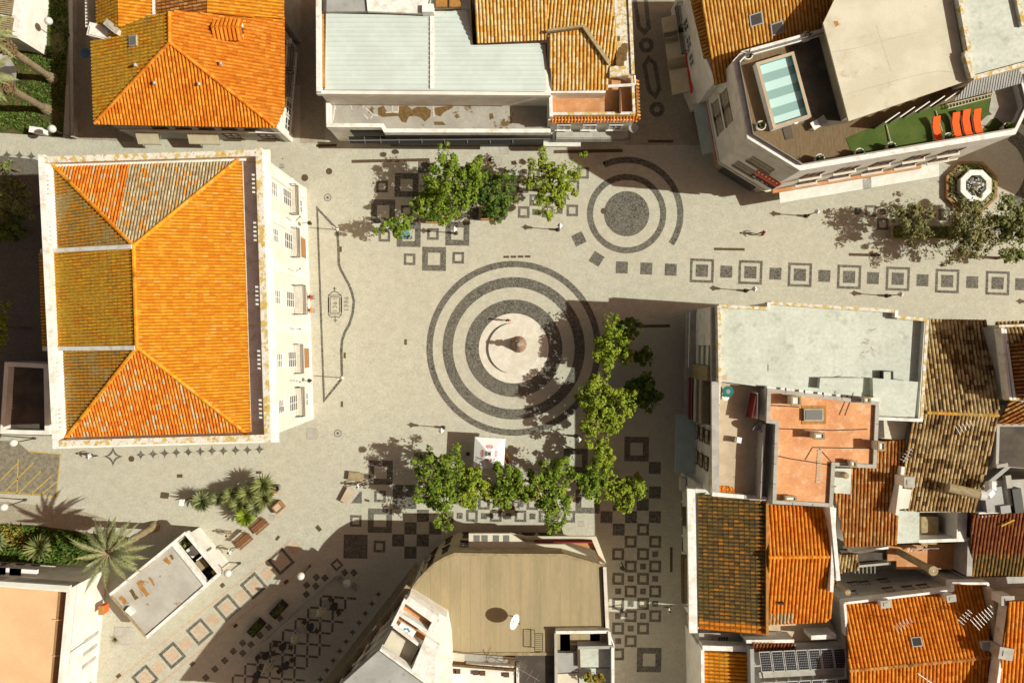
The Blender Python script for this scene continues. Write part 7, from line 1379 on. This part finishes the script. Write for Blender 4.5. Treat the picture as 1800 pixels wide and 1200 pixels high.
for x, y, lb in ((1676, 220, 'orange sun lounger behind the middle plant pot, first of the row of three'), (1694, 215, 'orange sun lounger in the middle of the row of three'), (1713, 214, 'orange sun lounger at the right of the row of three')): dup(L0_, P(x, y, 11.65), R(10), lb)
def pot(lb, px, py, h, leaf, seed, r=.42, spike=True):
    c = P(px, py, h+.75); t = thing('plant_pot', lb, 'plant pot', (c.x, c.y, h), 0, 'white plant pots on the pool terrace'); m = MB(); m.lathe((0, 0, 0), [(r*.6, 0), (r*.98, .72), (r, .8), (r*.78, .8), (r*.76, .66)], 18); m.build('pot', 'planter_white', t, local=True); m = MB(); m.lathe((0, 0, .66), [(r*.77, 0), (.01, .02)], 16); m.build('soil', 'soil', t, local=True); b = MB(); rnd = random.Random(seed)
    for _ in range(46): a = rnd.uniform(0, 6.3); L = rnd.uniform(.25, .62); d = Vector((math.cos(a)*.6, math.sin(a)*.6, rnd.uniform(.5, 1.6))); s = Vector((-math.sin(a), math.cos(a), 0))*.035; o = Vector((0, 0, .68)); b.face([o-s, o+s, o+d*L*.6+s*1.6, o+d*L, o+d*L*.6-s*1.6], 0, rnd.random())
    b.build('plant', leaf, t, local=True, tint=True); return t
for i, (x, y, lf, lb) in enumerate(((1315, 97, 'leaf_olive', 'white pot at the upper left corner of the pool'), (1338, 221, 'leaf_olive', 'white pot at the lower left corner of the pool'), (1441, 279, 'leaf_frond', 'white pot with a spiky blue green plant on the deck by the street corner'), (1511, 269, 'leaf_deep', 'white pot at the lower left corner of the roof lawn'), (1567, 258, 'leaf_deep', 'white pot on the roof lawn edge left of the loungers'), (1667, 242, 'leaf_frond', 'white pot in front of the row of loungers'), (1771, 224, 'leaf_lime', 'white pot with bright plant at the right end of the roof lawn'), (1418, 64, 'leaf_deep', 'pot with a leafy shrub in shade behind the pool'))): pot(lb, x, y, 11.62, lf, i)
t = thing('ladder', 'pale wooden ladder lying on the roof lawn under the grey canopy', 'ladder', P(1707, 176, 11.7)); A, B = P(1664, 184, 12.0), P(1749, 163, 12.0); A2, B2 = P(1666, 191, 12.0), P(1751, 169, 12.0); m = MB(); m.tube([A, B], .05, 5); m.tube([A2, B2], .05, 5); m.build('rail', 'awning_cream', t)
for k in range(15): m = MB(); m.tube([A+(B-A)*(k+.5)/15, A2+(B2-A2)*(k+.5)/15], .035, 4); m.build('rung', 'awning_cream', t)
t = thing('garden_chair', 'white and blue folding chair on the wooden deck beside the pool', 'chair', P(1430, 222, 11.6), R(-60)); m = MB(); m.box((0, 0, .45), .7, .7, .06); m.build('seat', 'dish_white', t, local=True); m = MB(); m.obox((-.35, .35, .48), (.7, 0, 0), (0, .35, .65), (0, -.04, .03)); m.build('backrest', 'dish_grey', t, local=True); m = MB(); [m.cyl((dx, dy, 0), (dx*.9, dy*.9, .45), .03, .03, 5) for dx in (-.3, .3) for dy in (-.3, .3)]; m.build('leg', 'dark_metal', t, local=True)
t = thing('deck_hatch', 'dark rectangular mat on the wooden deck below the pool', 'mat', P(1384, 232, 11.6)); slab(t, [(1375, 224), (1390, 219), (1395, 243), (1381, 246)], 11.66, .05, 'dark_floor', 'mat'); t.name = 'deck_mat'
for i, (x, y, lb) in enumerate(((1396, 216, 'small white stool at the lower edge of the pool'),)): t = thing('stool', lb, 'stool', P(x, y, 11.6)); m = MB(); m.lathe((0, 0, .35), [(.01, 0), (.22, 0), (.22, .05), (.01, .05)], 12); m.build('seat', 'dish_white', t, local=True); m = MB(); m.cyl((0, 0, 0), (0, 0, .35), .15, .12, 10); m.build('leg', 'dish_white', t, local=True)
for i, (a, c, lb) in enumerate((((1558, 220), (1565, 247), 'thin pale pole lying on the roof lawn left of the loungers'), ((1645, 195), (1656, 230), 'thin pale pole lying between the loungers'))): t = thing('pole', lb, 'pole', P(*a, 11.65)); m = MB(); m.tube([P(*a, 11.7), P(*c, 11.75)], .05, 5); m.build('rod', 'awning_cream', t); m = MB(); m.ball(P(*c, 11.75), .07, 6, 4); m.build('end_knob', 'awning_cream', t)
# dish and aerials on roofs
dish(901, 1091, 10.6, .68, R(80), 'white satellite dish on the beige curved roof', 9.3, 'dish_white'); 
def aerial(lb, px, py, h, L, az, n, top=1.8):
    t = thing('television_aerial', lb, 'aerial', P(px, py, h), 0, 'television aerials on the roofs'); m = MB(); m.cyl((0, 0, -.4), (0, 0, top), .03, .025, 6); m.build('mast', 'rail_metal', t, local=True); d = Vector((math.cos(az), math.sin(az), .03)); s = Vector((-d.y, d.x, 0)); o = Vector((0, 0, top-.1)); m = MB(); m.cyl(o-d*L/2, o+d*L/2, .022, .022, 5); m.build('boom', 'rail_metal', t, local=True)
    for k in range(n): m = MB(); p = o-d*L/2+d*L*(k+.5)/n; w = L*.26*(1-.4*k/n); m.cyl(p-s*w, p+s*w, .015, .015, 4); m.build('element', 'rail_metal', t, local=True)
    return t
aerial('large comb shaped aerial at the right side of the antenna roof', 1710, 1072, 8.8, 2.4, R(42), 8); aerial('pair of crossed aerials in the middle of the antenna roof', 1572, 1085, 8.5, 1.8, R(35), 6); aerial('aerial beside the chimney at the right of the antenna roof', 1678, 1072, 8.7, 1.5, R(50), 5); aerial('aerial at the bottom ridge of the antenna roof', 1612, 1180, 9.3, 2.0, R(-35), 6); aerial('thin aerial on the striped tan roof ridge', 1676, 746, 10.4, 1.6, R(30), 5); aerial('thin aerial on the rust roof by the salmon block', 1578, 795, 9.3, 1.4, R(60), 5); aerial('leaning thin aerial on the dark terrace at the bottom edge', 925, 1170, 10.2, 2.6, R(-30), 4, 1.6); aerial('aerial at the left side of the dark terrace at the bottom edge', 911, 1162, 10.0, 1.2, R(80), 3, 2.2)
# shrub on the bottom roof terrace
tree(1042, 1192, 10.5, .9, .5, .4, 'golden green potted shrub on the roof terrace at the bottom edge', 'leaf_gold', 30, 800, 16, name='terrace_shrub', group='shrubs', trunk_r=.05)

for x, y, lb in ((594, 404, 'thin banner post at the upper corner of the town hall forecourt'), (602, 664, 'thin banner post at the lower corner of the town hall forecourt')):
    t = thing('banner_post', lb, 'post', P(x, y, 0), 0, 'banner posts of the forecourt'); m = MB(); m.lathe((0, 0, 0), [(.16, 0), (.16, .08), (.05, .14), (.045, 2.5), (.01, 2.6)], 8); m.build('post', 'coping_white', t, local=True); m = MB(); m.box((0, 0, 1.2), .5, .05, .5); m.build('plate', 'stone_pier', t, local=True)
# ================================================================ people
M('shirt_white', (.70, .69, .66)); M('shirt_red', (.45, .05, .03)); M('shirt_dark', (.035, .04, .04)); M('shirt_green', (.05, .10, .09)); M('shirt_orange', (.72, .22, .03)); M('shirt_tan', (.42, .32, .2)); M('shirt_blue', (.2, .36, .5)); M('jeans', (.07, .09, .14)); M('trousers_dark', (.03, .03, .03)); M('trousers_tan', (.3, .24, .16)); M('hair_brown', (.09, .05, .025)); M('eye', (.02, .02, .02))
BODY = {}
def body(pose):
    if pose in BODY: return BODY[pose]
    J = {'pelvis': (0, 0, .95, .125), 'waist': (0, .0, 1.08, .118), 'chest': (0, .01, 1.28, .14), 'neck0': (0, .0, 1.44, .065), 'neck': (0, .01, 1.52, .052), 'head': (0, .025, 1.62, .085), 'top': (0, .015, 1.71, .075)}
    E = [('pelvis', 'waist'), ('waist', 'chest'), ('chest', 'neck0'), ('neck0', 'neck'), ('neck', 'head'), ('head', 'top')]
    def limb(s, n, pts):
        prev = n
        for nm, x, y, z, r in pts: J[s+nm] = (x, y, z, r); E.append((prev, s+nm)); prev = s+nm
    for s, k in (('l', -1), ('r', 1)):
        if pose == 'walk':
            f = k; limb(s, 'pelvis', [('hip', k*.1, .0, .88, .095), ('knee', k*.1, .13 if f > 0 else .03, .50, .06), ('ankle', k*.09, .22 if f > 0 else -.33, .09 if f > 0 else .16, .042), ('toe', k*.1, .36 if f > 0 else -.22, .05 if f > 0 else .05, .036)])
            limb(s, 'chest', [('sh', k*.19, 0, 1.40, .062), ('elbow', k*.25, -.12*f, 1.14, .045), ('wrist', k*.24, .02-.22*f+.1, .93, .03), ('palm', k*.235, .05-.25*f+.12, .86, .028)])
        elif pose == 'stand':
            limb(s, 'pelvis', [('hip', k*.1, 0, .88, .095), ('knee', k*.11, .02, .50, .06), ('ankle', k*.11, -.01, .09, .042), ('toe', k*.13, .14, .045, .036)])
            limb(s, 'chest', [('sh', k*.19, 0, 1.40, .062), ('elbow', k*.26, -.03, 1.13, .045), ('wrist', k*.26, .06, .90, .03), ('palm', k*.25, .09, .83, .028)])
        else:
            limb(s, 'pelvis', [('hip', k*.11, .05, .93, .1), ('knee', k*.14, .48, .95, .063), ('ankle', k*.14, .5, .53, .043), ('toe', k*.15, .64, .49, .036)])
            limb(s, 'chest', [('sh', k*.19, 0, 1.40, .062), ('elbow', k*.25, .08, 1.14, .045), ('wrist', k*.16, .3, 1.06, .03), ('palm', k*.14, .37, 1.06, .028)])
    names = list(J); me = bpy.data.meshes.new('skeleton'); me.from_pydata([J[n][:3] for n in names], [(names.index(a), names.index(b)) for a, b in E], [])
    o = bpy.data.objects.new('skeleton', me); COL.objects.link(o); bm = bmesh.new(); bm.from_mesh(me); sk = bm.verts.layers.skin.verify(); bm.verts.ensure_lookup_table()
    for i, n in enumerate(names): bm.verts[i][sk].radius = (J[n][3], J[n][3]*(.75 if n in ('chest', 'waist', 'pelvis') else 1)); bm.verts[i][sk].use_root = (n == 'pelvis')
    bm.to_mesh(me); bm.free(); o.modifiers.new('skin', 'SKIN'); su = o.modifiers.new('sub', 'SUBSURF'); su.levels = 1; su.render_levels = 1
    dg = bpy.context.evaluated_depsgraph_get(); r = bpy.data.meshes.new_from_object(o.evaluated_get(dg)); bpy.data.objects.remove(o); bpy.data.meshes.remove(me)
    V = [tuple(v.co) for v in r.vertices]; FQ = [tuple(p.vertices) for p in r.polygons]; lab = []
    for p in r.polygons:
        c = p.center; best, bd = None, 9
        for a, b in E:
            A, B = Vector(J[a][:3]), Vector(J[b][:3]); t = max(0, min(1, (c-A).dot(B-A)/max((B-A).length_squared, 1e-6))); d = (c-A.lerp(B, t)).length/(J[a][3]+J[b][3])
            if d < bd: bd, best = d, (a, b, t)
        a, b, t = best; k = b[1:]
        lab.append(0 if b in ('neck', 'head', 'top') or k in ('wrist', 'palm') else 1 if b in ('waist', 'chest', 'neck0') or k in ('sh', 'elbow') else 3 if k == 'toe' else 2)
    mb = MB(); mb.v = V; mb.f = FQ; mb.m = lab; mb.t = [.5]*len(FQ)
    for s in 'lr':                                                   # five fingers on each hand, thumb from the side of the palm
        w, q = Vector(J[s+'wrist'][:3]), Vector(J[s+'palm'][:3]); d = (q-w).normalized(); side = d.cross(Vector((1 if s == 'r' else -1, 0, 0))).normalized(); inn = side.cross(d)
        for k, L in enumerate((.06, .072, .066, .05)): p0 = q+side*(.024-.016*k)+d*.012; p1 = p0+d*L*.55; p2 = p1+(d*.8+inn*.5).normalized()*L*.5; mb.cyl(p0, p1, .009, .008, 5, True, 0); mb.cyl(p1, p2, .008, .006, 5, True, 0)
        p0 = w+d*.03+side*.022; p1 = p0+(side*.8+d*.6)*.035; mb.cyl(p0, p1, .011, .01, 5, True, 0); mb.cyl(p1, p1+(d+side*.2)*.03, .01, .008, 5, True, 0)
    h = Vector(J['head'][:3]); mb.cyl(h+Vector((0, .075, .0)), h+Vector((0, .112, -.015)), .016, .012, 5, True, 0)   # nose
    for k in (-1, 1): mb.ball(h+Vector((k*.092, -.005, 0)), .022, 6, 4, 0); mb.ball(h+Vector((k*.032, .083, .025)), .010, 6, 4, 4)
    mb.obox(h+Vector((-.025, .08, -.05)), (.05, 0, 0), (0, .012, 0), (0, 0, .01), 4)
    BODY[pose] = (mb, h); return BODY[pose]
def person(lb, px, py, face, pose, shirt, trousers, hair='hair_brown', z=0.0, group=None, extra=None):
    mb, h = body(pose); t = thing('person', lb, 'person', P(px, py, z)+Vector((0, 0, -.48 if pose == 'sit' else 0)), R(face-90), group); mb.build('body', ['skin', shirt, trousers, 'shoe', 'eye'], t, local=True, smooth=True)
    m = MB(); i = 0
    prof = [(.104, -.02), (.112, .03), (.105, .07), (.07, .115), (.01, .13)]; m.lathe((h.x, h.y-.018, h.z), prof, 12); m.build('hair', hair, t, local=True, smooth=True); return t
person('person in a red top walking on the promenade beside the row of squares', 1335, 412, 190, 'walk', 'shirt_red', 'trousers_dark')
person('person in a white top and dark trousers walking below the town hall corner', 168, 799, 185, 'walk', 'shirt_white', 'trousers_dark')
person('person in white walking beside the tilted slab bench', 633, 851, 15, 'walk', 'shirt_white', 'jeans')
person('person in tan clothes standing on the grey diamonds near the benches', 408, 935, 200, 'stand', 'shirt_tan', 'trousers_tan')
person('person in a white shirt near the kiosk below the two benches', 411, 964, 220, 'walk', 'shirt_white', 'trousers_tan')
person('person in dark green walking in the chequered street, upper of two', 1092, 993, 105, 'walk', 'shirt_green', 'trousers_dark'); person('person in dark clothes walking in the chequered street, lower of two', 1091, 1067, 105, 'walk', 'shirt_dark', 'jeans')
person('person in black and white beside the orange planter of the upper row', 832, 367, 80, 'stand', 'shirt_white', 'trousers_dark', 'hair'); person('person in red standing at the upper edge of the round statue step', 893, 563, 270, 'stand', 'shirt_red', 'jeans', 'hair')
person('person in dark red standing at the town hall door, upper of two', 551, 523, 10, 'stand', 'shirt_red', 'trousers_dark', 'hair'); person('person in orange standing at the town hall door, lower of two', 551, 546, 350, 'stand', 'shirt_orange', 'trousers_tan')
person('person in pale blue sitting at the table under the small sparse tree', 722, 418, 160, 'sit', 'shirt_blue', 'trousers_tan', 'hair', .0); person('person in a dark top sitting by the low planter of the upper row', 738, 389, 200, 'sit', 'shirt_dark', 'jeans', 'hair')
person('person in orange seated in the shade between the lower planters', 946, 857, 200, 'sit', 'shirt_orange', 'jeans', 'hair')
person('person in white walking in the shaded street under the balcony house', 1172, 1065, 20, 'walk', 'shirt_white', 'jeans')
for i, (x, y, rz, lb) in enumerate(((722, 418, 70, 'stool under the seated person in pale blue'), (738, 389, 110, 'stool under the seated person by the low planter'), (946, 857, 110, 'stool under the seated person in orange'))):
    t = thing('stool', lb, 'stool', P(x, y, 0)); m = MB(); m.lathe((0, 0, .33), [(.01, 0), (.2, 0), (.2, .05), (.01, .05)], 12); m.build('seat', 'wood', t, local=True); m = MB(); [m.cyl((.15*math.cos(k*1.57), .15*math.sin(k*1.57), 0), (.12*math.cos(k*1.57), .12*math.sin(k*1.57), .33), .02, .02, 5) for k in range(4)]; m.build('leg', 'iron', t, local=True)
